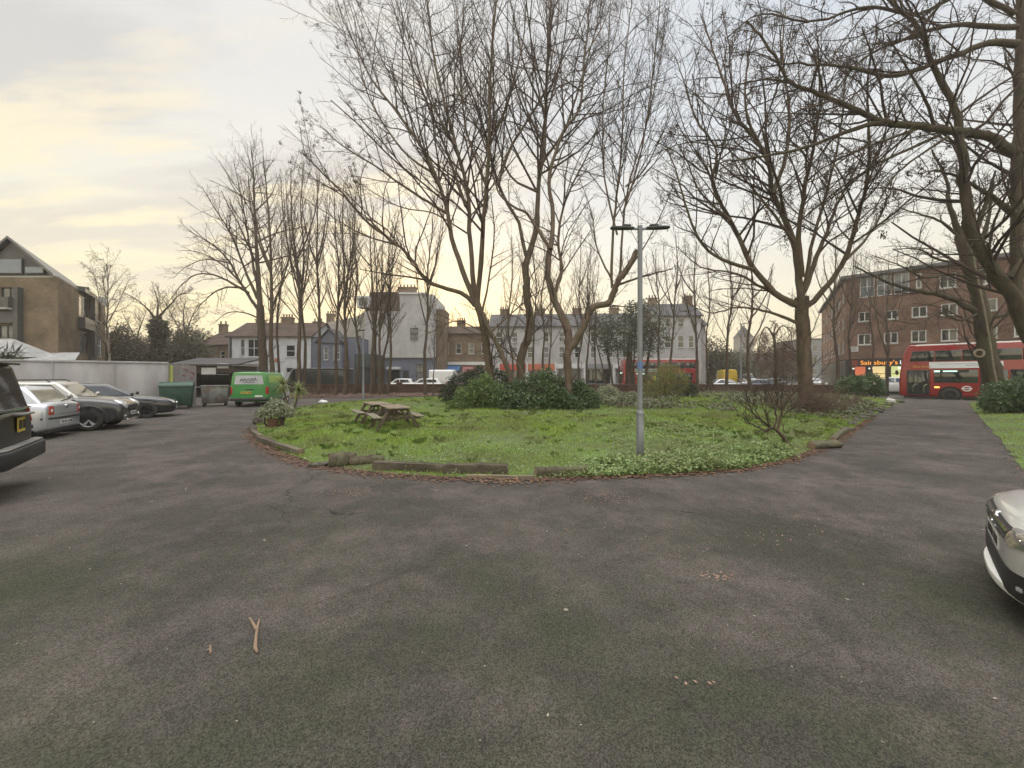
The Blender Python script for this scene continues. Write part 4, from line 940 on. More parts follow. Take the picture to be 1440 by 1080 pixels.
mb = MB(t.location); mb.add([(xl, 55.9, 11.3), (x2, 55.9, 11.3), (x2, 66, 11.3), (xl, 66, 11.3), (x1 - .6, 57.2, 14.3), (x2, 57.2, 14.3), (x2, 65, 14.3), (x1 - .6, 65, 14.3)], [(0, 1, 5, 4), (1, 2, 6, 5), (2, 3, 7, 6), (3, 0, 4, 7), (4, 5, 6, 7), (0, 3, 2, 1)])
rf = mb.build('mansard_roof', m_tile, t)
MB(t.location).box((XS(511), 56.6, 12.6), (1.7, 1.6, 1.6)).build('dormer', m_render, rf)
MB(t.location).box((XS(511), 55.78, 12.6), (1.1, .05, 1.1)).build('dormer_window', m_pane, rf)
chimney(rf, t.location, (XS(568), 58), 2.6, 1.0, 13.6, 15.0, b_stock, 5); 
MB(t.location).box((XS(581), 55.98, 13.82), (4.1, .35, .25)).build('parapet', m_render, t)
for p, ms in (((566, 575, 521, 541), m_dark), ((585, 600, 512, 536), m_curt)): window(f, t, f.px(*p), 0, 1, pane=ms, fr=m_dark, sill=False, name='shop_window')
h = f.px(546, 562, 520, 541); f.holes.append(h)
mb = MB(t.location); f.wall(mb, 0, .5); back_walls(mb, f, 10); mb.build('shop_wall', m_greyblue, t)
panel(f, t, h, 'dark_entrance', m_dark, -.52, .02); panel(f, t, f.px(546, 564, 516, 519.5), 'awning', m_white, .01, .9); panel(f, t, (0, f.L, 4.45, 4.65), 'cornice', m_sill, .006, .25)
t2 = thing('extension_wing', 'brown side wing at the right edge of the tall white building', 'building', (-11, 58, 0))
MB(t2.location).box((-10.85, 60.5, 5.9), (1.1, 5, 11.8)).build('wall', b_stock, t2); MB(t2.location).box((-10.85, 60.5, 11.9), (1.3, 5.2, .2)).build('coping', m_sill, t2)
# ---- dark single-storey garage between
t = thing('garage', 'dark green-black garage front left of the tall white building', 'garage', (-22.2, 50, 0))
f = Face((-21.0, 51.2), (-18.3, 51.2), 0, 4.6); mb = MB(t.location); h = (.4, 2.3, 0, 3.0); f.holes.append(h); f.wall(mb, 0, .2); back_walls(mb, f, 4); mb.prism([f.pt(0, 4.602), f.pt(f.L, 4.602), f.pt(f.L, 4.602, -4), f.pt(0, 4.602, -4)], (0, 0, .12)); mb.build('wall', M('dark_green_wall', (.06, .07, .07), .7, c2=(.04, .045, .045), scale=2), t); panel(f, t, h, 'roller_door', m_dark, -.2, .03)
# ---- brown terrace with shops
t = thing('terrace_row', 'brown brick terrace with a flat white shop fascia and blue awning behind the shrubs', 'terrace', (-7, 62, 0))
f = Face((-12.1, 62), (-3.6, 62), 0, 8.6)
for i in range(4):
    u0 = 1.0 + i * 2.05; window(f, t, (u0, u0 + .9, 5.4, 7.2), 0, 1, fw=.07)
hs = (.3, 8.2, .5, 3.0); f.holes.append(hs)
mb = MB(t.location); f.wall(mb, 0, .3); back_walls(mb, f, 8); mb.build('wall', b_stock, t); rf = gable_roof(f, t, 8, 1.6, m_tile, gmat=b_stock)
chimney(rf, t.location, (-8.7, 66), 1.4, .8, 9.6, 11.2, b_stock, 4); chimney(rf, t.location, (-4.2, 66), 1.4, .8, 9.6, 11, b_stock, 4)
panel(f, t, hs, 'shop_window', m_curt, -.3, .03); panel(f, t, (.1, f.L - .1, 3.6, 4.1), 'shop_fascia', m_white, .004, .2)
MB(t.location).prism([f.pt(.8, 3.5, .02), f.pt(.8, 2.7, 1.5), f.pt(.8, 2.62, 1.5), f.pt(.8, 3.42, .02)], f.d * 3.0).build('awning', M('blue_awning', (.04, .12, .27), .6), t)
panel(f, t, (4.2, 6.6, 2.4, 3.3), 'shop_sign', M('pink_sign', (.5, .2, .22), .6), .004, .3)
# ---- white terrace with shops, slate roof, gable end
t = thing('terrace_row', 'long pale terrace with a slate roof and red and white shop fronts behind the bus', 'terrace', (13, 62, 0))
f = Face((-3.55, 62), (30.2, 60), 0, 9.7)
N_ = 13
for i in range(N_):
    u0 = 1.0 + i * (f.L - 1.2) / N_; window(f, t, (u0, u0 + .95, 7.2, 8.9), 0, 1, fw=.08, pane=m_curt if i % 3 else m_pane); window(f, t, (u0, u0 + .95, 4.7, 6.5), 0, 1, fw=.08, pane=m_curt if (i + 1) % 3 else m_pane)
cols = [M('shop_red', (.40, .06, .04), .5), M('shop_orange', (.42, .13, .07), .5), m_white, M('shop_grey', (.2, .21, .22), .5), m_white, M('shop_dark', (.04, .045, .05), .5), m_white]
for i in range(7):
    u0 = 1.6 + i * 4.55; f.holes.append((u0 + .25, u0 + 3.9, .6, 2.9))
mb = MB(t.location); f.wall(mb, 0, .25); back_walls(mb, f, 9); mb.build('wall', M('pale_terrace', (.43, .42, .42), .85, c2=(.30, .295, .3), scale=.5), t)
for i in range(7):
    u0 = 1.6 + i * 4.55; s_ = panel(f, t, (u0, u0 + 4.2, 2.75 if i < 2 else 3.05, 3.75), 'shop_fascia', cols[i], .004, .25); panel(f, t, (u0 + .25, u0 + 3.9, .6, 2.9), 'shop_window', m_pane if i % 2 or i == 0 else m_curt, -.25, .02)
    panel(f, t, (u0 - .3, u0 - .05, 0, 4.0), 'pilaster', m_white, .004, .2)
rf = gable_roof(f, t, 9, 2.6, m_slate, gmat=b_stock)
for i in range(6):
    c = f.pt(2 + i * 6.2, 0, -4.5); chimney(rf, t.location, (c.x, c.y), 1.5, .8, 11.6, 13.2, b_stock, 4, math.atan2(f.d.y, f.d.x))
t = thing('end_house', 'taller end-of-terrace house with pale walls and a brown brick gable end', 'house', (25, 60, 0))
f = Face((21.9, 59.4), (29.0, 59.0), 0, 11.0)
for p in ((953, 962, 472, 489), (935, 944, 472, 489), (953, 962, 447, 460), (935, 944, 447, 460), (968, 976, 472, 489)): window(f, t, f.px(*p), 0, 1, fw=.09, fr=m_white, pane=m_pane)
mb = MB(t.location); f.wall(mb); back_walls(mb, f, 8, right=False); mb.build('wall', M('pale_end', (.45, .44, .45), .85, c2=(.34, .335, .34), scale=.7), t)
mb = MB(t.location); a_, b_ = f.pt(f.L, 0), f.pt(f.L, 0, -8); mb.poly([a_, b_, b_ + Vector((0, 0, 11)), (a_ + b_) / 2 + Vector((0, 0, 13.4)), a_ + Vector((0, 0, 11))]); mb.build('end_wall', b_stock, t)
rf = gable_roof(f, t, 8, 2.5, m_slate, gmat=b_stock); c = f.pt(f.L - .5, 0, -4); chimney(rf, t.location, (c.x, c.y), 1.0, 1.6, 13, 14.7, b_stock, 2)
c = f.pt(1, 0, -4); chimney(rf, t.location, (c.x, c.y), 1.3, .8, 13, 14.5, b_stock, 3)
# ---- church tower, grey block and far roofs
t = thing('church_tower', 'distant pale stone church tower with a low pointed roof', 'tower', ((1045 - CX) / F * 150, 150, 0))
o = t.location; m_st = M('far_stone', (.27, .25, .23), .9, c2=(.22, .21, .2), scale=.3)
MB(o).box((o.x, 150, 8.5), (4.8, 4.8, 17)).build('wall', m_st, t); MB(o).add([(o.x - 2.6, 147.4, 17), (o.x + 2.6, 147.4, 17), (o.x + 2.6, 152.6, 17), (o.x - 2.6, 152.6, 17), (o.x, 150, 21.8)], [(0, 1, 4), (1, 2, 4), (2, 3, 4), (3, 0, 4), (0, 3, 2, 1)]).build('roof', m_slate, t)
for dx in (-1, 1): MB(o).box((o.x + dx, 147.57, 13.6), (.8, .1, 2.4)).build('louvre', m_dark, t)
t = thing('distant_block', 'distant grey block of flats seen between the spreading tree and the brick flats', 'building', (75, 96, 0))
f = Face((73.2, 95), (82, 95), 0, 10.8); mb = MB(t.location); 
for r_ in range(3):
    for c_ in range(4): window(f, t, (1 + c_ * 2, 2.2 + c_ * 2, 2.2 + r_ * 2.9, 3.7 + r_ * 2.9), 0, 0, sill=False)
f.wall(mb); back_walls(mb, f, 12); mb.build('wall', M('grey_block', (.2, .2, .21), .8), t); MB(t.location).prism([f.pt(0, 10.802), f.pt(f.L, 10.802), f.pt(f.L, 10.802, -12), f.pt(0, 10.802, -12)], (0, 0, .4)).build('roof', m_slate, t)
for i, (px, Y, w, h, lab) in enumerate(((1085, 120, 24, 9, 'far terrace roofs beyond the weeping tree'), (655, 120, 30, 9, 'far rooftops under the sunset beyond the brown terrace'), (1010, 118, 14, 9.5, 'far house beside the church tower'))):
    t = thing('far_house', lab, 'house', ((px - CX) / F * Y, Y, 0)); o = t.location
    f = Face((o.x - w / 2, Y), (o.x + w / 2, Y), 0, h - 2.5); mb = MB(o); f.wall(mb); back_walls(mb, f, 8); mb.build('wall', b_stock, t); gable_roof(f, t, 8, 2.5, m_tile, gmat=b_stock)
# ---- red brick flats with the shop
t = thing('brick_flats', 'four-storey red brick flats with white windows over a corner supermarket', 'building', (40, 40, 0))
A = Vector((35.6, 41.0)); d = Vector((.69, -.724)).normalized(); B = A + d * 27; Z1 = 12.05
f = Face(A, B, 3.55, Z1); fs = Face(A, B, 0, 3.5); C2 = Vector((50.3, 62.5)); dl = (C2 - A).normalized(); fl = Face(A + dl * 26, A, 3.55, Z1); fls = Face(A + dl * 26, A, 0, 3.5)
W_ = lambda *p, **k: window(f, t, f.px(*p), **k)
for x0, x1, y0, y1 in ((1206, 1225, 469.5, 485), (1243, 1263, 467.5, 483), (1281, 1303, 464.5, 481), (1323, 1347, 462.5, 479.5), (1373, 1403, 459, 476), (1426, 1456, 455, 473),
                       (1207, 1225, 438.5, 452), (1245, 1263, 436, 449), (1282, 1304, 431, 446), (1323, 1347, 426.5, 443), (1373, 1403, 420, 437.5), (1426, 1456, 414, 433),
                       (1321, 1345, 384, 405), (1373, 1400, 377, 400), (1426, 1455, 369, 395)):
    W_(x0, x1, y0, y1, fw=.09)
for x0, x1 in ((1209, 1230), (1233, 1254), (1257, 1279)): W_(x0, x1, 388 - (x0 - 1209) * .12, 418 - (x0 - 1209) * .1, mull=1, trans=1, pane=m_pane_b, fw=.08, sill=False)
W_(1288, 1296, 384, 405, mull=0, fw=.09)
for i in range(7):
    u0 = fl.L - 3.2 - i * 3.4
    for z in (4.3, 6.9, 9.5): window(fl, t, (u0, u0 + 1.5, z, z + 1.35), 1, 0, fw=.09, pane=m_curt if (i + int(z)) % 3 == 0 else m_pane)
mb = MB(t.location); f.wall(mb); fl.wall(mb)
E1, E2 = B + Vector((9, 8.5)), A + dl * 26 + Vector((11, -5))
for p, q in ((B, E1), (E1, E2), (E2, A + dl * 26)): p, q = Vector((*p, 0)), Vector((*q, 0)); mb.quad(p, q, q + Vector((0, 0, Z1)), p + Vector((0, 0, Z1)))
mb.build('wall', b_red, t)
nrm = f.n; ov = .45
pp = [f.pt(-.4, Z1 + .003, ov), f.pt(f.L, Z1 + .003, ov), Vector((*E1, Z1 + .003)), Vector((*E2, Z1 + .003)), fl.pt(0, Z1 + .003, ov)]
MB(t.location).prism(pp, (0, 0, .32)).build('roof_edge', M('roof_fascia', (.10, .10, .105), .6), t)
# ground-floor shop
m_shop = M('shop_frontage', (.028, .03, .034), .35)
sg = [(1202, 1217, 514, 540), (1227, 1247, 514.5, 540), (1253, 1270, 514, 540), (1280, 1305, 513, 540), (1320, 1350, 511, 540), (1370, 1405, 510, 540), (1420, 1450, 507, 540)]
m_shopin = [MEMIT('shop_poster_orange', (.62, .16, .08), .55), MEMIT('shop_interior_warm', (.8, .62, .3), .6), MEMIT('shop_interior_green', (.62, .66, .28), .6)]
for i, p in enumerate(sg):
    h = fs.px(*p); h = (h[0], h[1], .35, h[3]); fs.holes.append(h)
mb = MB(t.location); fs.wall(mb, 0, .3); fls.wall(mb); mb.build('shop_front', m_shop, t)
for i, h in enumerate(fs.holes):
    w = panel(fs, t, h, 'shop_window', m_shopin[min(i, 2) if i < 3 else 1], -.3, .02)
    if i in (1, 2):
        for k in range(4): panel(fs, t, (h[0] + .05, h[1] - .05, .75 + k * .42, .80 + k * .42), 'shelf', M('shelf_dark', (.16, .1, .06), .7), -.26, .04, parent=w)
panel(fs, t, (0, fs.L, 2.75, 3.5), 'sign_band', m_shop, .004, .18)
hl = fs.px(1193.5, 1198, 497, 507); 
panel(fs, t, (.35, .95, 2.85, 3.42), 'sign_emblem', M('sign_maroon', (.22, .05, .04), .5), .19, .02)
zb = fs.pt(fs.u(1210), 2.93, .2)
m_or = MEMIT('sign_orange', (.9, .33, .05), .75); m_wl = MEMIT('sign_white', (.8, .82, .85), .6)
tx = text_mb('lettering', "Sainsbury's", .62, m_or, t, zb - t.location, fs.d, (0, 0, 1), .015)
wd = max(v.co.dot(fs.d) for v in tx.data.vertices) - min(v.co.dot(fs.d) for v in tx.data.vertices); want = fs.u(1262) - fs.u(1210)
bs = (zb - t.location); 
for v in tx.data.vertices:
    q = v.co - bs; a_ = q.dot(fs.d); v.co = bs + q + fs.d * (a_ * (want / wd - 1))
text_mb('lettering', "Local", .55, m_wl, t, fs.pt(fs.u(1265), 2.95, .2) - t.location, fs.d, (0, 0, 1), .015)
panel(f, t, f.px(1194.5, 1207, 487.5, 494.5), 'street_sign', m_white, .01, .06)
for k in range(3):
    h = f.px(1195.5, 1205, 489 + k * 1.7, 489.6 + k * 1.7); panel(f, t, h, 'sign_text_line', M('sign_ink', (.1, .1, .12), .6), .072, .006)
for i, x in enumerate((1199, 1225, 1266)):
    c = fs.pt(fs.u(x), 2.55, .35); MB(t.location).box(c, (.3, .12, .12), math.atan2(fs.d.y, fs.d.x)).build('shop_light', MEMIT('shop_lamp', (1, .97, .9), 1.2), t)
# the person seen dark against the shop's lit window is built with the street things

# ---- boundary walls, gate
t = thing('panel_wall', 'long whitish concrete panel wall behind the parked cars', 'wall', (-25, 14.5, 0))
m_conc = M('stained_concrete', (.40, .39, .40), .9, c2=(.29, .28, .29), scale=1.4, stretch=(1, 1, .22), bump=.003, bscale=25, c3=(.26, .245, .235), s3=.7)
WA = Vector((-18.35, 20.5, 0)); wd = Vector((-.765, -.644, 0)); wrz = math.atan2(wd.y, wd.x)
for i in range(9):
    c = WA + wd * (i * 2.0 + 1.0); MB(t.location).box((c.x, c.y, 1.18), (1.97, .12, 2.36), wrz).build('panel', m_conc, t, bevel=.008)
    c = WA + wd * (i * 2.0 - .005) + Vector((.02, -.02, 0)); MB(t.location).box((c.x, c.y, 1.19), (.05, .13, 2.37), wrz).build('post', m_conc, t)
c = WA + wd * 9; MB(t.location).box((c.x, c.y, 2.42), (18.1, .2, .1), wrz).build('coping', m_conc, t, bevel=.01)
t = thing('plank_fence', 'weathered plank fence panel with reddish graffiti beside the green bin', 'fence', (-18.6, 22, 0))
m_plank = M('grey_plank', (.30, .28, .265), .9, c2=(.19, .175, .165), scale=3, stretch=(1, 1, .2), c3=(.27, .22, .21), s3=1.5)
mb = MB(t.location)
for i in range(13): mb.box((-18.45 - i * .04 + random.uniform(-.01, .01), 20.75 + i * .185, 1.18 + random.uniform(-.03, .03)), (.03, .172, 2.36))
mb.build('boards', m_plank, t)
MB(t.location).box((-18.33, 20.68, 1.15), (.1, .12, 2.3)).build('lime_post', M('lime_post', (.50, .53, .12), .7, c2=(.4, .42, .15), scale=2), t)
mb = MB(t.location); m_gr = M('graffiti_red', (.25, .06, .07), .7)
for cy, cz, ss in ((21.9, 1.95, .22), (22.6, 1.8, .18)):
    pts = [(-18.42 - (cy - 20.75) * .216, cy + math.cos(a) * ss * (1 + .3 * math.sin(3 * a)), cz + math.sin(a) * ss * .9) for a in np.linspace(0, 5.2, 18)]; mb.tube(pts, .022, 5)
mb.build('graffiti', m_gr, t)
t = thing('garden_wall', 'low dark brick wall with a coping running behind the slim trees', 'wall', (-2, 39.3, 0))
def wall_line(pts, h, th, parent, mat):
    mb = MB(parent.location); mc = MB(parent.location)
    for a, b in zip(pts, pts[1:]):
        a, b = Vector((*a, 0)), Vector((*b, 0)); dd = (b - a).normalized() * .001
        mb.beam(a + dd + Vector((0, 0, h / 2)), b - dd + Vector((0, 0, h / 2)), th, h); mc.beam(a + dd + Vector((0, 0, h + .036)), b - dd + Vector((0, 0, h + .036)), th + .08, .07)
    mb.build('brickwork', mat, parent); mc.build('coping', M('brick_coping', (.12, .085, .075), .9, c2=(.075, .06, .05), scale=4), parent)
wall_line([(-30, 39.2), (-11.8, 39.3), (-11.2, 39.3), (20, 38.9), (27.4, 35.3), (29.2, 32.6)], .88, .24, t, b_wall)
for x, y in ((-11.5, 39.28), (-3, 39.2), (5, 39.1), (13, 39), (20, 38.9), (29.3, 32.4)): MB(t.location).box((x, y, .55), (.5, .5, 1.1), .02).box((x, y, 1.14), (.58, .58, .08), .02).build('pier', b_wall, t)
t = thing('garden_wall', 'short brick wall continuing to the right of the drive entrance', 'wall', (36, 26, 0)); wall_line([(33.2, 28.3), (37, 24.2), (46, 14)], .88, .24, t, b_wall)
# ================================================================ VEHICLES
from mathutils.bvhtree import BVHTree
def paint(name, c, metal=.35, rough=.28): return M(name, c, rough, metal=metal, coat=.8, c2=tuple(q * .93 for q in c), scale=3)
m_tyre = M('tyre_rubber', (.022, .022, .022), .85, c2=(.035, .034, .032), scale=8)
m_alloy = M('alloy', (.50, .50, .51), .42, metal=.25); m_blackp = M('black_plastic', (.022, .022, .024), .55)
m_chrome = M('chrome', (.7, .7, .7), .12, metal=1.); m_lamp = M('lamp_glass', (.55, .56, .58), .08, spec=1., coat=1., c2=(.25, .26, .28), scale=9)
m_tail = M('tail_lens', (.33, .018, .016), .15, coat=1.); m_amber = M('amber_lens', (.6, .22, .03), .2, coat=1.)
m_platey = M('plate_yellow', (.62, .45, .06), .5); m_platew = M('plate_white', (.66, .66, .64), .5); m_ink = M('plate_ink', (.02, .02, .02), .6)
m_cglass = MGLASS('car_glass', (.014, .016, .018), .03); m_under = M('underbody', (.012, .012, .012), .9)
def eval_mesh(ob):
    dg = bpy.context.evaluated_depsgraph_get(); return bpy.data.meshes.new_from_object(ob.evaluated_get(dg))
def make_body(name, st, wheels, mat, parent, ring=None, sub=2, wwell=.075, inner=.32):
    """st: stations (x, half width, z low, z high) front to rear; loft, subdivide, cut wheel wells"""
    prof = ring or [(0, -.02), (.7, -.02), (.93, -.01), (.985, .09), (1.0, .34), (1.0, .62), (.97, .88), (.87, .985), (.45, 1.035), (0, 1.045)]
    vs = []; fs = []; nr = 2 * len(prof) - 2
    for x, hw, z0, z1 in st:
        for y, t in prof: vs.append((x, y * hw, z0 + (z1 - z0) * t))
        for y, t in prof[-2:0:-1]: vs.append((x, -y * hw, z0 + (z1 - z0) * t))
    for i in range(len(st) - 1):
        for j in range(nr): fs.append((i * nr + j, i * nr + (j + 1) % nr, (i + 1) * nr + (j + 1) % nr, (i + 1) * nr + j))
    n = len(prof)
    for k in (0, len(st) - 1):      # ends as strips between mirrored points
        b = k * nr
        for j in range(n - 1):
            r0 = b + (nr - j) % nr; r1 = b + nr - j - 1 if j + 1 < n - 1 else b + n - 1
            q = [b + j, b + j + 1, r1, r0]; q = list(dict.fromkeys(q)); fs.append(q if k else q[::-1])
    ob = MB().add(vs, fs).build(name, [mat, m_under], parent, subsurf=sub, uv=False)
    tmp = []
    for wx, wr, hw in wheels:
        for s in (-1, 1):
            c = MB().lathe([(wr + wwell, s * (hw + .25)), (wr + wwell, s * (hw - inner))], (wx, 0, wr), 36, axis='Y').build('cut', m_under, uv=False)
            md = ob.modifiers.new('b', 'BOOLEAN'); md.operation = 'DIFFERENCE'; md.object = c; md.solver = 'EXACT'; tmp.append(c)
    me = eval_mesh(ob)
    for md in list(ob.modifiers): ob.modifiers.remove(md)
    ob.data = me
    for c in tmp: bpy.data.objects.remove(c)
    me.materials.clear(); me.materials.append(mat); me.materials.append(m_under)
    for p in me.polygons:
        p.use_smooth = True
        for wx, wr, hw in wheels:
            d = math.hypot(p.center.x - wx, p.center.z - wr)
            if d < wr + wwell + .004 and abs(p.center.y) < hw - .012 and (abs(p.normal.y) > .9 and d < wr or abs(d - wr - wwell) < .012): p.material_index = 1; p.use_smooth = False
    try: me.set_sharp_from_angle(angle=R(38))
    except Exception: pass
    return ob
def make_cabin(name, c, mat, parent, bev=.07):
    """c: windscreen base xa, roof front xb, roof rear xc, rear base xd, belt za zd, roof H, half widths wb wt"""
    xa, xb, xc, xd, za, zd, H, wb, wt = c['xa'], c['xb'], c['xc'], c['xd'], c['za'], c['zd'], c['H'], c['wb'], c['wt']
    tr, tr2 = c.get('tr', .9), c.get('tr2', .93)
    xm = (xb + xc) / 2; hf, hr = c.get('hf', H - .05), c.get('hr', H - .06)
    B = [(xa, -wb * .9, za - .08), (xm + .3, -wb, (za + zd) / 2 - .08), (xd, -wb * tr, zd - .08), (xd, wb * tr, zd - .08), (xm + .3, wb, (za + zd) / 2 - .08), (xa, wb * .9, za - .08)]
    T = [(xb, -wt * .93, hf), (xm, -wt, H - .02), (xc, -wt * tr2, hr), (xc, wt * tr2, hr), (xm, wt, H - .02), (xb, wt * .93, hf)]
    Cn = [(xb - .05, 0, hf + .035), (xm, 0, H + .012), (xc + .05, 0, hr + .03)]
    vs = B + T + Cn
    fs = [(0, 1, 7, 6), (1, 2, 8, 7), (2, 3, 9, 8), (3, 4, 10, 9), (4, 5, 11, 10), (5, 0, 6, 11), (6, 7, 13, 12), (7, 8, 14, 13), (8, 9, 14), (9, 10, 13, 14), (10, 11, 12, 13), (11, 6, 12), (5, 4, 3, 2, 1, 0)]
    ob = MB().add(vs, fs).build(name, mat, parent, bevel=bev, seg=4, uv=False)
    return ob
class Conf:
    """projects patches onto the real body surface"""
    def __init__(s, obs):
        V, Fc = [], []
        for o in obs:
            me = eval_mesh(o); k = len(V); V += [v.co.copy() for v in me.vertices]; Fc += [[i + k for i in p.vertices] for p in me.polygons]; bpy.data.meshes.remove(me)
        s.t = BVHTree.FromPolygons(V, Fc)
    def patch(s, name, axis, cor, mat, parent, n=6, off=.006, skirt=.03, m2=None):
        """axis F/R/L/S/T ; corners (a,b) x4: F,R -> (y,z); L(+y),S(-y) -> (x,z); T -> (x,y)"""
        D = {'F': Vector((-1, 0, 0)), 'R': Vector((1, 0, 0)), 'L': Vector((0, -1, 0)), 'S': Vector((0, 1, 0)), 'T': Vector((0, 0, -1))}[axis]
        ny = n if isinstance(n, int) else n[1]; nx = n if isinstance(n, int) else n[0]
        vs = []
        for j in range(ny + 1):
            for i in range(nx + 1):
                u, v = i / nx, j / ny
                a = (Vector(cor[0]) * (1 - u) + Vector(cor[1]) * u) * (1 - v) + (Vector(cor[3]) * (1 - u) + Vector(cor[2]) * u) * v
                o = Vector((0, a[0], a[1])) if axis in 'FR' else Vector((a[0], 0, a[1])) if axis in 'LS' else Vector((a[0], a[1], 0))
                o = o - D * 8
                h, nn, _, _ = s.t.ray_cast(o, D)
                if h is None: h = vs[-1] if vs else o + D * 6; nn = -D
                if nn.dot(D) > 0: nn = -nn
                vs.append(h + nn * off)
        W_ = nx + 1; fs = [(j * W_ + i, j * W_ + i + 1, (j + 1) * W_ + i + 1, (j + 1) * W_ + i) for j in range(ny) for i in range(nx)]
        rim = [i for i in range(W_)] + [j * W_ + nx for j in range(1, ny + 1)] + [ny * W_ + i for i in range(nx - 1, -1, -1)] + [j * W_ for j in range(ny - 1, 0, -1)]
        k = len(vs); vs += [vs[i] + D * skirt for i in rim]; m = len(rim)
        fs += [(rim[i], k + i, k + (i + 1) % m, rim[(i + 1) % m]) for i in range(m)]
        return MB().add(vs, fs).build(name, mat, parent, smooth=True, uv=False, angle=50)
def wheel(parent, x, y, r, w=.2, rim=m_alloy, spokes=5, dark=False):
    s = 1 if y > 0 else -1
    t = MB().lathe([(r * .62, -w / 2), (r * .9, -w / 2), (r * .985, -w * .38), (r, -w * .2), (r, w * .2), (r * .985, w * .38), (r * .9, w / 2), (r * .62, w / 2), (r * .6, 0)], (0, 0, 0), 30, axis='Y', cap=False).build('wheel', m_tyre, parent, smooth=True, uv=False)
    t.location = (x, y, r)
    mb = MB(); yo = s * w * .36
    mb.lathe([(r * .66, yo), (r * .63, yo + s * .012), (r * .58, yo - s * .01), (r * .56, yo - s * .05)], n=30, axis='Y', cap=False); mb.lathe([(r * .57, yo - s * .06), (.01, yo - s * .07)], n=30, m=1, axis='Y', cap=False)
    for k in range(spokes):
        a = 2 * math.pi * k / spokes + .3; Q = Matrix.Rotation(-a, 3, 'Y')
        for da in (-.13, .13):
            Q = Matrix.Rotation(-a - da, 3, 'Y'); mb.box(Q @ Vector((r * .33, yo - s * .012, 0)), (r * .52, .03, r * .085), rot=Q)
    mb.lathe([(r * .13, yo - s * .03), (r * .12, yo + s * .01), (.005, yo + s * .014)], n=12, axis='Y', cap=False)
    mb.build('rim', [rim, m_blackp], t, smooth=True, uv=False)
    return t
def plate(parent, c, rot, yellow=False, w=.52, h=.112):
    p = MB().box((0, 0, 0), (.012, w, h)).build('number_plate', m_platey if yellow else m_platew, parent, uv=False)
    mb = MB()
    for i, u in enumerate((-.21, -.14, -.07, .0, .09, .16, .22)): mb.box((.0075, u * w / .52, 0), (.003, .042 * w / .52, h * .62)); 
    mb.build('plate_characters', m_ink, p, uv=False); p.location = c; p.rotation_euler = rot
    return p
def mirror(parent, x, y, z, mat):
    s = 1 if y > 0 else -1
    m = MB().blob((0, s * .09, 0), (.055, .105, .075), 12, 8).box((0, 0, -.03), (.05, .1, .03)).build('door_mirror', mat, parent, smooth=True, uv=False); m.location = (x, y, z); return m
def car(name, label, cat, loc, heading, sp, group=None):
    h = math.atan2(heading[1], heading[0]); t = thing(name, label, cat, (loc[0], loc[1], 0), h, group)
    W2 = sp['W'] / 2; pm = sp['paint']; wr = sp.get('wr', .31); wf, wre = sp['wf'], sp['wre']
    st = sp['st']
    body = make_body('body', st, [(wf, wr, W2), (wre, wr, W2)], pm, t, sub=2)
    cab = make_cabin('cabin', sp['cab'], sp.get('roofpaint', pm), t, sp.get('bev', .07))
    cf = Conf([body, cab]); sp['cf'] = cf; c = sp['cab']
    for x in (wf, wre):
        for s in (-1, 1): wheel(t, x, s * (W2 - .10), wr, .2, sp.get('rim', m_alloy), sp.get('spokes', 5))
    gl = sp.get('glass', m_cglass)
    H = c['H']; wb, wt = c['wb'], c['wt']
    # windscreen / rear window / side glass
    cf.patch('windscreen', 'F', [(-wb * .80, c['za'] + .02), (wb * .80, c['za'] + .02), (wt * .78, c.get('hf', H - .05) - .06), (-wt * .78, c.get('hf', H - .05) - .06)], gl, t, 8, .005)
    cf.patch('rear_window', 'R', [(-wb * .78, c['zd'] + .03), (wb * .78, c['zd'] + .03), (wt * .78, c.get('hr', H - .06) - .06), (-wt * .78, c.get('hr', H - .06) - .06)], sp.get('rglass', gl), t, 8, .005)
    for s, ax in ((1, 'L'), (-1, 'S')):
        for cor in sp['side']: cf.patch('side_window', ax, cor, gl, t, 6, .005)
        if sp.get('mirrors', True): mirror(t, c['xa'] - .18, s * (wb * 1.0 + .02), c['za'] + .06, sp.get('mirrorpaint', pm))
    for f in sp.get('feat', []): cf.patch(f[0], f[1], f[2], f[3], t, f[4] if len(f) > 4 else 6, f[5] if len(f) > 5 else .006)
    return t
def both(name, ax, cor, mat, n=6, off=.006):
    """mirror a front or rear feature left-right"""
    return [(name, ax, cor, mat, n, off), (name, ax, [(-y, z) for y, z in cor][::-1], mat, n, off)]
def sides(name, cor, mat, n=6, off=.006): return [(name, 'L', cor, mat, n, off), (name, 'S', cor, mat, n, off)]
m_seam = M('shut_line', (.015, .015, .016), .8)
def seams(xs, z0, z1, slant=0.): 
    return [q for x in xs for q in sides('door_seam', [(x, z0), (x + .008, z0), (x + .008 + slant, z1), (x + slant, z1)], m_seam, (1, 6), .0015)]
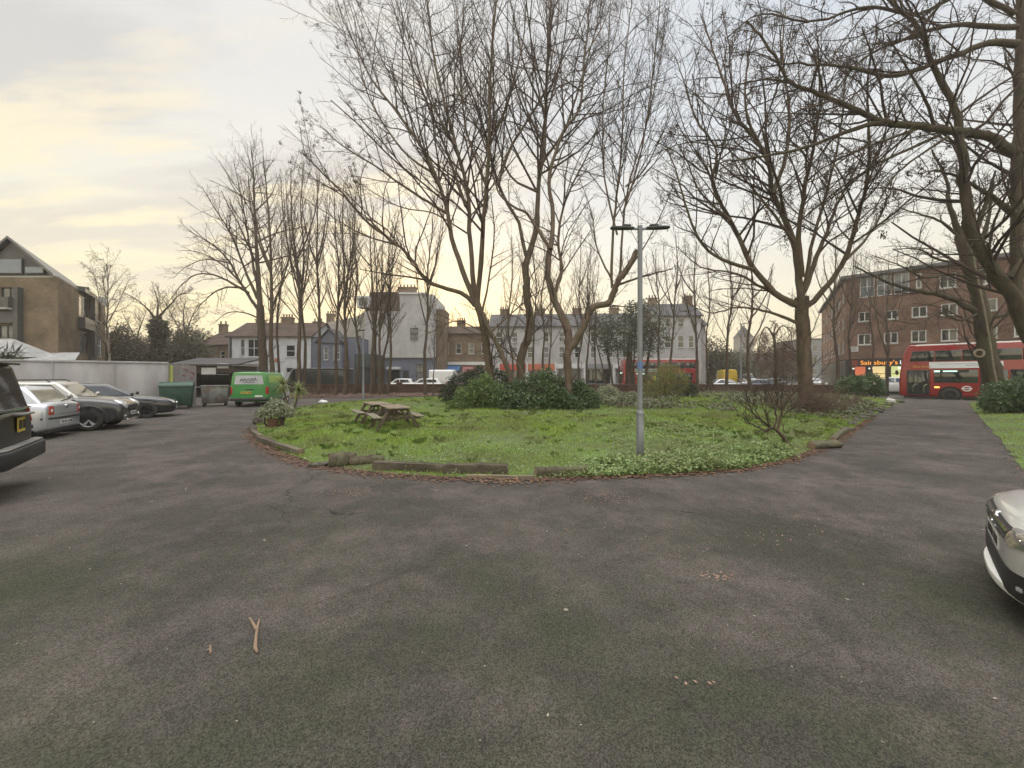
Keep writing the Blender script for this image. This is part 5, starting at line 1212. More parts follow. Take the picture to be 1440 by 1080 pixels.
def hatch(pm, L=3.95, W=1.66, H=1.46, **k):
    f, r, w = L / 2, -L / 2, W / 2
    sp = dict(L=L, W=W, paint=pm, wf=f - .78, wre=r + .68, wr=.30,
        st=[(f, w * .60, .34, .60), (f - .05, w * .80, .24, .68), (f - .22, w * .95, .19, .78), (f - .6, w * 1.0, .18, .86), (f - 1.15, w * 1.0, .18, .95), (0, w, .18, .97), (r + .9, w, .18, .99), (r + .3, w * .985, .2, 1.0), (r + .08, w * .97, .24, .97), (r, w * .91, .33, .90)],
        cab=dict(xa=f - .92, xb=f - 1.72, xc=r + .55, xd=r + .12, za=.96, zd=.97, H=H, wb=w * .95, wt=w * .74),
        side=[[(f - 1.32, 1.0), (f - 2.12, 1.0), (f - 2.12, H - .12), (f - 1.80, H - .12)], [(f - 2.2, 1.0), (r + .62, 1.02), (r + .80, H - .13), (f - 2.2, H - .12)]])
    sp.update(k); return sp
def saloon(pm, L=4.6, W=1.78, H=1.43, **k):
    f, r, w = L / 2, -L / 2, W / 2
    sp = dict(L=L, W=W, paint=pm, wf=f - .9, wre=r + 1.0, wr=.325,
        st=[(f, w * .66, .33, .56), (f - .05, w * .86, .24, .65), (f - .25, w * .95, .18, .76), (f - .7, w * 1.0, .17, .85), (f - 1.3, w * 1.0, .17, .93), (0, w, .18, .95), (r + 1.1, w, .18, .99), (r + .4, w * .98, .2, 1.0), (r + .08, w * .9, .26, .97), (r, w * .78, .36, .9)],
        cab=dict(xa=f - 1.15, xb=f - 2.05, xc=r + 1.25, xd=r + .42, za=.93, zd=.98, H=H, wb=w * .93, wt=w * .70),
        side=[[(f - 1.6, .97), (f - 2.5, .97), (f - 2.5, H - .11), (f - 2.15, H - .12)], [(f - 2.58, .97), (r + 1.0, 1.0), (r + 1.45, H - .14), (f - 2.58, H - .11)]])
    sp.update(k); return sp
def suv(pm, L=4.6, W=1.88, H=1.84, **k):
    f, r, w = L / 2, -L / 2, W / 2
    sp = dict(L=L, W=W, paint=pm, wf=f - .85, wre=r + .95, wr=.37,
        st=[(f, w * .72, .42, .82), (f - .05, w * .88, .34, .95), (f - .25, w * .97, .30, 1.04), (f - .8, w, .30, 1.1), (f - 1.3, w, .3, 1.14), (0, w, .3, 1.16), (r + .8, w, .3, 1.16), (r + .2, w * .985, .34, 1.16), (r + .05, w * .95, .4, 1.14), (r, w * .9, .46, 1.1)],
        cab=dict(xa=f - 1.2, xb=f - 1.75, xc=r + .20, xd=r + .03, za=1.15, zd=1.15, H=H, wb=w * .97, wt=w * .82, tr=.97, tr2=.97),
        side=[[(f - 1.66, 1.2), (f - 2.35, 1.2), (f - 2.35, H - .14), (f - 1.95, H - .14)], [(f - 2.45, 1.2), (f - 3.2, 1.2), (f - 3.2, H - .13), (f - 2.45, H - .13)], [(f - 3.3, 1.2), (r + .3, 1.2), (r + .42, H - .14), (f - 3.3, H - .13)]])
    sp.update(k); return sp
# ---- black off-roader, seen from behind at the left edge
p_blk = M('paint_black', (.007, .007, .007), .32, spec=.35, coat=.1, c2=(.010, .010, .009), scale=3)
sp = suv(p_blk, H=1.93); r_ = -2.3; w_ = .94
sp['feat'] = both('tail_light', 'R', [(.76, .98), (.84, .98), (.82, 1.22), (.76, 1.22)], m_tail, 5, .012) + [('tailgate_seam', 'R', [(-.70, .70), (.70, .70), (.70, .715), (-.70, .715)], m_seam, (8, 1), .002)]
t = car('off_roader', 'black off-roader with a yellow rear plate and a broad step bumper', 'car', (-8.98, 4.12), (-.77, -.63), sp)
m_step = M('bumper_tread', (.20, .19, .175), .6, c2=(.13, .125, .12), scale=8)
MB().prism([(r_ + .05, -.93, .42), (r_ - .04, -.93, .44), (r_ - .13, -.78, .44), (r_ - .13, .78, .44), (r_ - .04, .93, .44), (r_ + .05, .93, .42)], (0, 0, .24)).build('bumper', m_blackp, t, bevel=.03)
MB().prism([(r_ + .02, -.88, .684), (r_ - .02, -.88, .684), (r_ - .11, -.76, .684), (r_ - .11, .76, .684), (r_ - .02, .88, .684), (r_ + .02, .88, .684)], (0, 0, .022)).build('bumper_step', m_step, t, bevel=.008)
plate(t, (r_ - .02, -.16, .98), (0, 0, math.pi), True, .29, .21)
MB().box((r_ - .03, -.18, 1.13), (.13, .5, .03)).build('handle_ledge', m_step, t, bevel=.01)
for s in (-1, 1): MB().tube([(1.0, s * .66, 1.90), (.9, s * .66, 1.97), (-1.7, s * .66, 1.96), (-1.85, s * .66, 1.90)], .022, 8).build('roof_rail', m_blackp, t, smooth=True)
MB().box((-2.08, 0, 1.88), (.24, 1.35, .04)).build('rear_spoiler', p_blk, t, bevel=.015)
MB().box((r_ + .0, 0, 1.215), (.02, 1.3, .015)).build('window_trim', m_step, t)
# ---- silver hatchback, seen from behind
p_sil = paint('paint_silver', (.50, .52, .56), .55, .3)
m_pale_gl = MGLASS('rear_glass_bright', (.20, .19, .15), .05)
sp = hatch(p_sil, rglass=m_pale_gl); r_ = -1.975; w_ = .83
sp['feat'] = both('tail_light', 'R', [(.54, .66), (.715, .66), (.69, .89), (.55, .89)], m_tail, 6, .014) + [('bumper_strip', 'R', [(-.80, .535), (.80, .535), (.80, .585), (-.80, .585)], m_blackp, (14, 2), .012), ('tailgate_seam', 'R', [(-.58, .655), (.58, .655), (.58, .665), (-.58, .665)], m_seam, (8, 1), .002)]
sp['feat'] += both('tail_lamp_white', 'R', [(.59, .74), (.66, .74), (.65, .82), (.595, .82)], m_platew, 3, .018) + seams((.15, -.72), .3, .95) + sides('side_strip', [(1.2, .55), (-1.0, .55), (-1.0, .6), (1.2, .6)], m_blackp, (16, 1), .01)
t = car('hatchback', 'silver hatchback seen from behind, parked between the black off-roader and the dark compact car', 'car', (-14.4, 10.05), (-.9, -.43), sp)
plate(t, (r_ + .005, 0, .44), (0, 0, math.pi), False); MB().lathe([(.055, -.02), (.055, 0), (.05, .01)], (0, 0, 0), 18, axis='X').build('badge', m_chrome, t, smooth=True).location = (r_ + .0, 0, .86)
MB().beam((r_ + .1, .02, 1.01), (r_ + .12, -.42, 1.06), .02, .02).build('rear_wiper', m_blackp, t)
MB().box((r_ + .2, 0, .21), (.3, 1.35, .1)).build('lower_valance', m_blackp, t, bevel=.02)
# ---- dark compact with round headlights and silver roof
p_dgr = paint('paint_dark_grey', (.045, .044, .046), .4, .25); p_roof = paint('paint_light_roof', (.42, .41, .38), .4, .3)
m_bonnet = p_dgr
sp = hatch(p_dgr, L=4.25, W=1.80, H=1.56, roofpaint=p_roof, wr=.335, rim=m_alloy, mirrorpaint=p_roof); f_ = 2.125; w_ = .9
sp['st'] = [(f_, w_ * .80, .36, .72), (f_ - .05, w_ * .92, .28, .82), (f_ - .2, w_ * .96, .24, .92), (f_ - .55, w_, .22, 1.0), (f_ - 1.05, w_, .22, 1.05), (0, w_, .22, 1.06), (-f_ + .9, w_, .22, 1.06), (-f_ + .3, w_ * .98, .24, 1.06), (-f_ + .08, w_ * .94, .3, 1.02), (-f_, w_ * .84, .38, .95)]
sp['cab'] = dict(xa=f_ - .98, xb=f_ - 1.55, xc=-f_ + .42, xd=-f_ + .1, za=1.04, zd=1.05, H=1.56, wb=w_ * .94, wt=w_ * .78)
sp['side'] = [[(f_ - 1.32, 1.08), (f_ - 2.1, 1.08), (f_ - 2.1, 1.44), (f_ - 1.66, 1.44)], [(f_ - 2.18, 1.08), (-f_ + .4, 1.08), (-f_ + .6, 1.43), (f_ - 2.18, 1.44)]]
def circ_patch(cf, name, axis, c, ra, rb, mat, parent, off=.012):
    q = [(c[0] + ra * math.cos(a), c[1] + rb * math.sin(a)) for a in [math.pi * 2 * i / 20 for i in range(20)]]; D = {'F': Vector((-1, 0, 0)), 'R': Vector((1, 0, 0)), 'S': Vector((0, 1, 0)), 'L': Vector((0, -1, 0))}[axis]
    vs = []
    for sc in (1.0, .8, .4, .01):
        for a, b in q:
            a, b = c[0] + (a - c[0]) * sc, c[1] + (b - c[1]) * sc
            o = (Vector((0, a, b)) if axis in 'FR' else Vector((a, 0, b))) - D * 8; h, nn, _, _ = cf.t.ray_cast(o, D)
            if h is None: h = o + D * 6.2; nn = -D
            if nn.dot(D) > 0: nn = -nn
            vs.append(h + nn * (off * (1.6 - sc * .6)))
    vs += [v + D * .04 for v in vs[:20]]
    fs = [(k * 20 + i, k * 20 + (i + 1) % 20, (k + 1) * 20 + (i + 1) % 20, (k + 1) * 20 + i) for k in range(3) for i in range(20)] + [(80 + i, 80 + (i + 1) % 20, (i + 1) % 20, i) for i in range(20)]
    return MB().add(vs, fs).build(name, mat, parent, smooth=True, uv=False, angle=55)
sp['feat'] = [('grille', 'F', [(-.34, .52), (.34, .52), (.42, .76), (-.42, .76)], m_blackp, 8, .008), ('lower_grille', 'F', [(-.55, .30), (.55, .30), (.5, .42), (-.5, .42)], m_blackp, 8, .008), ('grille_bar', 'F', [(-.36, .62), (.36, .62), (.37, .645), (-.37, .645)], m_chrome, (8, 1), .02), ('grille_bar', 'F', [(-.42, .745), (.42, .745), (.43, .775), (-.43, .775)], m_chrome, (8, 1), .02)]
sp['feat'] += sides('sill_cladding', [(.86, .27), (-.9, .27), (-.9, .38), (.86, .38)], m_blackp, (12, 2), .014) + seams((.55, -.5), .4, 1.04)
t = car('compact_car', 'dark grey compact car with round headlights and a pale roof, parked nose out', 'car', (-14.75, 12.05), (.87, .49), sp)
for s in (-1, 1):
    circ_patch(sp['cf'], 'headlight_ring', 'F', (s * .57, .79), .155, .145, m_chrome, t, .016); circ_patch(sp['cf'], 'headlight', 'F', (s * .57, .79), .135, .125, m_lamp, t, .022); circ_patch(sp['cf'], 'fog_light', 'F', (s * .6, .40), .06, .055, m_chrome, t, .015)
plate(t, (f_ + .02, 0, .485), (0, 0, 0))
MB().box((f_ - .02, 0, .285), (.12, 1.1, .05)).build('skid_plate', m_chrome, t, bevel=.015)
for s in (-1, 1):
    for x in (sp['wf'], sp['wre']): MB().tube([(x + math.cos(a) * .425, s * .882, .335 + math.sin(a) * .425) for a in np.linspace(-.25, math.pi + .25, 17)], .035, 6).build('arch_trim', m_blackp, t, smooth=True)
for s in (-1, 1): MB().tube([(f_ - 1.7, s * .62, 1.53), (f_ - 1.8, s * .62, 1.59), (-f_ + .8, s * .62, 1.58), (-f_ + .7, s * .62, 1.52)], .018, 8).build('roof_rail', m_blackp, t, smooth=True)
# ---- dark coupe-like saloon
p_cla = paint('paint_charcoal', (.014, .015, .018), .2, .16)
sp = saloon(p_cla, rim=m_blackp, glass=MGLASS('tinted_glass', (.02, .022, .027), .03)); f_ = 2.3
sp['feat'] = both('headlight', 'F', [(.44, .58), (.74, .60), (.74, .72), (.42, .67)], m_lamp, 6, .008) + [('grille', 'F', [(-.38, .44), (.38, .44), (.44, .62), (-.44, .62)], m_blackp, 8, .006), ('grille_bar', 'F', [(-.4, .53), (.4, .53), (.4, .555), (-.4, .555)], m_chrome, (8, 1), .014), ('bumper_lip', 'F', [(-.7, .22), (.7, .22), (.66, .26), (-.66, .26)], m_chrome, (10, 1), .012)]
sp['feat'] += both('air_intake', 'F', [(.42, .30), (.68, .32), (.66, .45), (.45, .43)], m_blackp, 5, .006) + seams((.5, -.55), .3, .93)
t = car('saloon_car', 'charcoal low-roofed saloon with black wheels parked beside the white wall', 'car', (-16.55, 15.5), (.77, .63), sp)
plate(t, (f_ + .0, 0, .38), (0, 0, 0)); circ_patch(sp['cf'], 'badge', 'F', (0, .535), .075, .075, m_chrome, t, .02)
# ---- silver nose at the right edge
p_sil2 = paint('paint_silver_white', (.56, .55, .53), .35, .28)
sp = hatch(p_sil2, L=4.2, W=1.78, H=1.48, wr=.315); f_ = 2.1; w_ = .89
sp['st'] = [(f_, w_ * .60, .24, .56), (f_ - .03, w_ * .74, .2, .64), (f_ - .12, w_ * .88, .18, .70), (f_ - .28, w_ * .97, .18, .75), (f_ - .6, w_ * 1.0, .18, .81), (f_ - 1.1, w_, .18, .92), (0, w_, .18, .98), (-f_ + .9, w_, .18, 1.0), (-f_ + .3, w_ * .985, .2, 1.0), (-f_ + .08, w_ * .93, .24, .97), (-f_, w_ * .82, .33, .90)]
m_hl = M('headlamp_lens', (.10, .10, .10), .05, spec=1., coat=1., c2=(.40, .34, .25), scale=7, lo=.45, hi=.6)
sp['feat'] = [('grille', 'F', [(-.47, .55), (.47, .55), (.50, .64), (-.50, .64)], m_blackp, (16, 3), .005), ('grille_slat', 'F', [(-.47, .605), (-.07, .605), (-.07, .62), (-.47, .62)], m_chrome, (8, 1), .016), ('grille_slat', 'F', [(.07, .605), (.47, .605), (.47, .62), (.07, .62)], m_chrome, (8, 1), .016), ('grille_slat', 'F', [(-.46, .56), (.46, .56), (.46, .573), (-.46, .573)], m_chrome, (14, 1), .016),
    ('lower_intake', 'F', [(-.80, .22), (.80, .22), (.78, .39), (-.78, .39)], m_blackp, (20, 5), .006)] + both('headlight', 'F', [(.49, .535), (.80, .565), (.80, .68), (.50, .65)], m_hl, 8, .008) + both('fog_light', 'F', [(.66, .285), (.685, .285), (.685, .31), (.66, .31)], m_lamp, 4, .012)
sp['feat'] += [('bonnet_seam', 'T', [(1.9, -.60), (1.9, -.592), (1.1, -.70), (1.1, -.708)], m_seam, (1, 8), .002), ('bonnet_seam', 'T', [(1.9, .592), (1.9, .60), (1.1, .708), (1.1, .70)], m_seam, (1, 8), .002)]
NOSE = Vector((3.75, 3.0)); hd = Vector((-.69, .72)).normalized(); cc = NOSE - hd * 2.1
t = car('hatchback', 'front corner of a pale silver hatchback with a white front lip', 'car', (cc.x, cc.y), hd, sp)
plate(t, (f_ - .004, 0, .47), (0, 0, 0)); circ_patch(sp['cf'], 'badge', 'F', (0, .598), .05, .048, m_chrome, t, .014)
lip = []
for a in np.linspace(-1, 1, 25):
    y = a * .82; x = f_ + .015 - .25 * abs(a) ** 2.8; lip.append((x, y, .225))
mb = MB(); vs = []
for x, y, z in lip: vs += [(x + .015, y * 1.02, z - .045), (x + .02, y * 1.02, z + .01), (x - .07, y, z + .03), (x - .07, y, z - .05)]
mb.add(vs, [(i * 4 + k, i * 4 + (k + 1) % 4, (i + 1) * 4 + (k + 1) % 4, (i + 1) * 4 + k) for i in range(24) for k in range(4)] + [(0, 1, 2, 3), (99, 98, 97, 96)])
mb.build('front_lip', M('white_lip', (.72, .71, .68), .4), t, bevel=.006)
# ---- green van with white cab
p_grn = paint('paint_van_green', (.045, .235, .055), .0, .3); p_wht = paint('paint_white', (.66, .66, .65), 0., .35); m_lime = paint('lime_reflection_paint', (.33, .52, .09), 0., .3)
def van(name, label, loc, heading, L, W, H, body, cabm, wr=.33, nose=.95, group=None, dark=False):
    h = math.atan2(heading[1], heading[0]); t = thing(name, label, 'van', (*loc, 0), h, group); f, w = L / 2, W / 2
    sq = [(0, 0), (.6, 0), (.95, .03), (1.0, .12), (1.0, .45), (.985, .55), (.90, .93), (.84, .985), (.5, 1.0), (0, 1.005)]
    if body is not cabm: pass
    st = [(f - 1.55, w, .25, H), (f - 1.7, w, .25, H), (-f + .6, w, .25, H), (-f + .1, w * .99, .27, H - .01), (-f, w * .965, .32, H - .06)]
    b = make_body('load_body', st, [(-f + 1.0, wr, w)], body, t, ring=sq, sub=1)
    stf = [(f, w * .72, .34, .78), (f - .06, w * .88, .28, .92), (f - .3, w * .98, .25, 1.08), (f - .75, w, .25, 1.22), (f - .95, w, .25, 1.35), (f - 1.35, w, .25, H - .25), (f - 1.5, w, .25, H - .03), (f - 1.54, w, .25, H - .005), (f - 1.555, w * .98, .27, H - .02)]
    c = make_body('cab', stf, [(f - .9, wr, w)], cabm, t, ring=sq, sub=1)
    cf = Conf([b, c])
    for x in (f - .9, -f + 1.0):
        for s in (-1, 1): wheel(t, x, s * (w - .12), wr, .21, m_alloy, 6)
    cf.patch('windscreen', 'F', [(-w * .82, 1.32), (w * .82, 1.32), (w * .76, H - .12), (-w * .76, H - .12)], m_cglass, t, 8, .006)
    for s, ax in ((1, 'L'), (-1, 'S')):
        cf.patch('side_window', ax, [(f - .98, 1.18), (f - 1.52, 1.18), (f - 1.52, H - .22), (f - 1.30, H - .22)], m_cglass, t, 5, .006); mirror(t, f - .98, s * (w + .04), 1.2, m_blackp)
        cf.patch('door_seam', ax, [(f - 1.62, .35), (f - 1.63, .35), (f - 1.63, H - .18), (f - 1.62, H - .18)], m_seam, t, (1, 8), .003); cf.patch('side_rail', ax, [(f - 1.7, 1.02), (-f + .2, 1.02), (-f + .2, 1.045), (f - 1.7, 1.045)], m_seam, t, (12, 1), .004)
    for q in both('tail_light', 'R', [(w * .84, .72), (w * .975, .72), (w * .96, 1.12), (w * .84, 1.12)], m_tail, 5, .014) + both('headlight', 'F', [(w * .5, .74), (w * .85, .76), (w * .85, .95), (w * .52, .90)], m_lamp, 5, .01): cf.patch(*q[:4], t, q[4], q[5])
    return t, cf, f, w
t, cf, f_, w_ = van('green_van', 'green van with white cab and a zigzag mark across its white rear window', (-15.3, 23.7), (-.27, .96), 4.7, 1.92, 1.97, p_grn, p_wht)
m_rw = M('white_rear_window', (.45, .46, .48), .25, c2=(.38, .40, .42), scale=2)
rw = cf.patch('rear_window', 'R', [(-.72, 1.27), (.72, 1.27), (.64, 1.76), (-.64, 1.76)], m_rw, t, 8, .008)
zz = [(-.42, 1.45), (-.33, 1.58), (-.27, 1.45), (-.18, 1.60), (-.12, 1.45), (-.02, 1.60), (.05, 1.45), (.15, 1.62), (.21, 1.45), (.30, 1.62), (.36, 1.50)]
def rp(y, z, o=.016):
    h, nn, _, _ = cf.t.ray_cast(Vector((-8, y, z)), Vector((1, 0, 0))); return h + Vector((-o, 0, 0))
# seen from behind, the mark reads left to right along -y
MB().tube([rp(-y, z) for y, z in zz[::-1]], .026, 5).build('zigzag_mark', M('mark_grey', (.06, .07, .07), .6), rw)
MB().tube([rp(-.36, 1.5), rp(-.40, 1.46)], .02, 5).build('mark_end', M('mark_blue', (.03, .25, .4), .6), rw)
MB().box(rp(0, 1.38), (.006, .55, .025)).build('mark_text_line', M('mark_grey', (.06, .07, .07), .6), rw)
plate(t, Vector(rp(.12, .80)), (0, 0, math.pi), True); cf.patch('handle_recess', 'R', [(-.22, .93), (.16, .93), (.16, .99), (-.22, .99)], m_blackp, t, 3, .008)
MB().box(rp(.48 * -1, .60), (.01, .38, .09)).build('sticker', m_platew, t); MB().box((-f_ - .02, 0, .43), (.14, 1.8, .16)).build('bumper', m_blackp, t, bevel=.03)
cf.patch('lime_reflection', 'S', [(f_ - 1.75, 1.35), (-f_ + .3, 1.35), (-f_ + .36, 1.78), (f_ - 1.75, 1.78)], m_lime, t, (10, 5), .005); cf.patch('lime_reflection', 'L', [(f_ - 1.75, 1.35), (-f_ + .3, 1.35), (-f_ + .36, 1.78), (f_ - 1.75, 1.78)], m_lime, t, (10, 5), .005)  # yellow-green reflection painted along the van sides
for s in (-1, 1): MB().tube([(f_ - 1.6, s * .7, 1.97), (f_ - 1.7, s * .7, 2.04), (-f_ + .3, s * .7, 2.04), (-f_ + .2, s * .7, 1.96)], .02, 6).build('roof_rail', m_blackp, t)
for x in (.2, -1.2): MB().box((x, 0, 2.05), (.05, 1.5, .03)).build('roof_bar', m_blackp, t)
# ---- large dark van beyond the low wall
p_dv = paint('paint_van_dark', (.03, .034, .036), .1, .4)
X = lambda px, Y: (px - CX) / F * Y
t, cf, f_, w_ = van('dark_van', 'long dark high-roofed van with a pale roof edge beyond the low wall', (X(446, 43.5), 43.5), (-1, .02), 7.6, 2.0, 2.62, p_dv, p_dv, wr=.36)
for s in (-1, 1): MB().box((-.8, s * .93, 2.635), (5.7, .08, .04)).build('roof_edge', m_white, t, bevel=.01)
MB().box((-.8, 0, 2.63), (5.8, 1.78, .03)).build('roof_panel', m_white, t, bevel=.01)
for s in (-1, 1): MB().tube([(f_ - .72, s * .93, 1.25), (f_ - 1.0, s * .9, 1.7), (f_ - 1.35, s * .84, 2.35), (f_ - 1.6, s * .82, 2.6)], .045, 6).build('windscreen_pillar', m_white, t)
# ---- white vans and cars beyond the wall
t, cf, f_, w_ = van('white_van', 'white box van parked beyond the low wall below the blue awning', (X(631, 47), 47), (1, 0), 4.6, 1.95, 2.55, p_wht, p_wht)
t, cf, f_, w_ = van('yellow_van', 'yellow van half hidden behind a dark slim trunk beyond the wall', (X(1020, 58), 58), (.25, 1), 5.0, 2.0, 2.75, paint('paint_yellow', (.62, .42, .03), 0, .4), p_wht)
t, cf, f_, w_ = van('white_van', 'white van in the far traffic right of the yellow van', (X(1047, 75), 75), (.3, -1), 5.0, 1.95, 2.3, p_wht, p_wht)
p_red = paint('paint_red', (.30, .03, .03), .1, .3); p_gry = paint('paint_grey', (.14, .145, .16), .4, .3); p_blu = paint('paint_blue_grey', (.12, .14, .19), .3, .3); p_maroon = paint('paint_maroon', (.12, .035, .035), .2, .3)
def bgcar(label, px, Y, head, pm, kind=saloon, **k):
    sp = kind(pm, **k); f = sp['L'] / 2
    sp['feat'] = both('headlight', 'F', [(.45, .58), (.72, .6), (.72, .72), (.45, .70)], m_lamp, 3, .01) + both('tail_light', 'R', [(.52, .7), (.74, .7), (.74, .86), (.52, .86)], m_tail, 3, .012)
    t = car('parked_car' if 'parked' in label else 'car', label, 'car', (X(px, Y), Y), head, sp); return t
bgcar('white hatchback parked beyond the low wall under the white awning', 562, 46, (-1, 0), p_wht, hatch, H=1.5)
bgcar('white estate parked beyond the low wall before the grey-blue shop door', 598, 46.4, (-1, .05), p_wht, hatch, L=4.4, H=1.5)
bgcar('dull red car parked in front of the white box van', 640, 44, (-1, .0), p_maroon, hatch)
bgcar('silver saloon waiting beyond the low wall beside the distant bus', 1012, 46, (-1, .05), paint('paint_lightsilver', (.45, .46, .47), .4, .3))
t = bgcar('blue-grey saloon with red tail lights lit beyond the weeping tree', 1066, 46, (-.75, .66), p_blu)
bgcar('pale car behind the blue-grey saloon in the junction', 1057, 56, (-.9, .3), paint('paint_pale', (.5, .5, .49), .2, .3))
bgcar('dark car at the far side of the junction', 1084, 62, (-.9, .4), p_gry, hatch)
bgcar('white car far down the side street by the brick flats', 1146, 66, (-.5, -.85), p_wht, hatch)
bgcar('grey car parked along the side street beside the brick flats', 1172, 56, (.56, .82), p_gry, hatch)
bgcar('white and blue-windowed car passing the supermarket behind the red bus', 1257, 36.4, (-.69, .724), p_wht, suv, H=1.68, glass=MGLASS('blue_glass', (.06, .085, .14), .05))
# ---- buses
p_bus = paint('paint_bus_red', (.27, .016, .02), 0., .25); m_bglass = MGLASS('bus_glass', (.016, .02, .022), .05)
m_ad_w = M('advert_white', (.70, .72, .76), .5); m_ad_b = M('advert_blue', (.06, .30, .46), .5, c2=(.12, .42, .55), scale=2); m_gold = M('gold_letter', (.62, .36, .05), .5)
m_disp = MEMIT('display_text', (.55, .85, .72), .9); m_ind = MEMIT('indicator_lit', (1, .42, .08), 2.2)
def bus(label, loc, heading, first):
    h = math.atan2(heading[1], heading[0]); t = thing('double_decker_bus', label, 'bus', (*loc, -.12), h, 'red double-decker buses'); L, W, H = 10.4, 2.5, 4.24; f, w = L / 2, W / 2
    prof = [(f - .02, .32), (f + .0, 1.2), (f - .06, 2.3), (f - .2, 3.4), (f - .42, 4.1), (f - .62, 4.3), (f - .95, H - .01), (-f + .35, H - .01), (-f + .1, 4.25), (-f, 4.0), (-f, .32)]
    mb = MB().prism([(x, -w, z) for x, z in prof], (0, W, 0)); body = mb.build('body', p_bus, t, bevel=.11, seg=4, uv=False)
    MB().box((0, 0, .3), (L - .5, W - .12, .22)).build('underside', m_blackp, t)
    MB().box((-.25, 0, H + .005), (L - 1.3, W - .28, .07)).build('roof_panel', M('bus_roof_white', (.62, .6, .57), .5), t, bevel=.03)
    for s in (-1, 1): MB().box((-.2, s * (w - .045), H - .035), (L - 1.5, .05, .07)).build('roof_edge', M('bus_roof_white', (.62, .6, .57), .5), t, bevel=.015)
    for s in (-1, 1):
        y = s * (w + .003)
        def glass(name, x0, x1, z0, z1, m=m_bglass, par=t, o=.0, sl=0.):
            return MB().prism([(x0, y + s * o, z0), (x1, y + s * o, z0), (x1, y + s * o, z1), (x0 - sl, y + s * o, z1)], (0, -s * .02, 0)).build(name, m, par, bevel=.004)
        xs = np.linspace(f - .55, -f + .5, 8)
        for i in range(7): glass('upper_window', xs[i] - .02, xs[i + 1] + .02, 2.98, 3.78, sl=.16 if i == 0 else 0)
        if s > 0:       # nearside, with doors
            d = glass('front_door', f - .42, f - 1.62, .42, 2.32, o=.004)
            for xx in (f - .45, f - 1.02, f - 1.6): MB().box((xx, y + .014, 1.37), (.05, .03, 1.9)).build('door_frame', m_blackp, d)
            for xx in (f - .75, f - 1.32): MB().tube([(xx, y + .02, .62), (xx, y + .03, 1.05), (xx - .1, y + .03, 1.22), (xx - .22, y + .02, 1.26)], .018, 5).build('grab_rail', m_chrome, d)
            glass('lower_window', f - 1.86, f - 3.98, 1.36, 2.32)
            d2 = glass('middle_door', f - 4.08, f - 5.3, .42, 2.32, o=.004); MB().box((f - 4.7, y + .014, 1.37), (.06, .03, 1.9)).build('door_frame', m_blackp, d2)
            MB().box((f - 4.32, y + .02, 1.62), (.22, .02, .62)).build('yellow_notice', M('notice_yellow', (.72, .62, .04), .5), d2)
            glass('lower_window', f - 5.4, -f + .9, 1.36, 2.32)
            if first: MB().box((-f + 3.0, y + .012, 1.95), (1.2, .02, .5)).build('window_sticker', M('sticker_grey', (.32, .34, .37), .5), t)
            MB().box((f - 2.0, y + .015, 1.02), (.26, .02, .10)).build('side_indicator', m_ind, t)
        else:
            glass('lower_window', f - .5, f - 3.2, 1.36, 2.32); glass('lower_window', f - 3.3, -f + .9, 1.36, 2.32)
        a1 = MB().box((f - 3.35, y, 2.68), (3.5, .012, .46)).build('side_advert', m_ad_w if first else M('advert_green', (.12, .24, .2), .5, c2=(.3, .4, .38), scale=3), t); 
        MB().box((f - 3.3, y + s * .008, 2.76), (2.5, .006, .025)).build('advert_line', M('advert_ink', (.26, .27, .32), .6), a1); MB().box((f - 3.9, y + s * .008, 2.64), (1.0, .006, .04)).build('advert_line', M('advert_ink', (.26, .27, .32), .6), a1)
        a2 = MB().box((-f + 2.6, y, 2.66), (3.6, .012, .50)).build('side_advert', m_ad_b if first else p_bus, t); MB().box((-f + 2.6, y + s * .008, 2.82), (3.6, .006, .14)).build('advert_stripe', m_ad_w if first else p_bus, a2); 
        if first: MB().box((-f + 2.4, y + s * .008, 2.6), (1.6, .006, .09)).build('advert_line', m_ad_w, a2)
        # operator's mark: circle and bar
        def ring(cx, cz, r): 
            mb = MB(); n = 24
            pts = [(cx + math.cos(q) * r * 1.15, y + s * .012, cz + math.sin(q) * r) for q in np.linspace(0, 2 * math.pi, n + 1)]; mb.tube(pts, .035, 6, cap=False); mb.box((cx, y + s * .012, cz), (r * 3.1, .02, r * .42)); return mb.build('roundel', m_platew, t)
        if s > 0: ring(f - 3.45, .94, .17)
        xd = (-1, 0, 0) if s > 0 else (1, 0, 0)
        text_mb('lettering', 'Go', .30, m_gold, t, (f - .75 if s > 0 else f - 2.6, y + s * .004, 2.50), xd, (0, 0, 1), .004); text_mb('lettering', 'Ahead', .2, m_gold, t, (f - 1.18 if s > 0 else f - 2.15, y + s * .004, 2.52), xd, (0, 0, 1), .004)
        dsp = MB().box((f - 2.7, y + s * .012, 2.22), (1.7, .01, .2)).build('side_display', m_blackp, t); MB().box((f - 2.0, y + s * .02, 2.22), (.30, .006, .12)).build('display_number', m_disp, dsp); MB().box((f - 2.65, y + s * .02, 2.22), (.7, .006, .09)).build('display_text', m_disp, dsp)
        for x in (f - 2.65, -f + 2.6):
            MB().lathe([(.60, -s * .02), (.60, s * .006)], (x, y, .5), 30, axis='Y').build('wheel_arch', m_under, t); tw = wheel(t, x, s * (w - .09), .48, .26, m_blackp if first else m_alloy, 8)
    # front
    def fx(z):
        for (x0, z0), (x1, z1) in zip(prof, prof[1:]):
            if z0 <= z <= z1: return x0 + (x1 - x0) * (z - z0) / (z1 - z0)
        return f
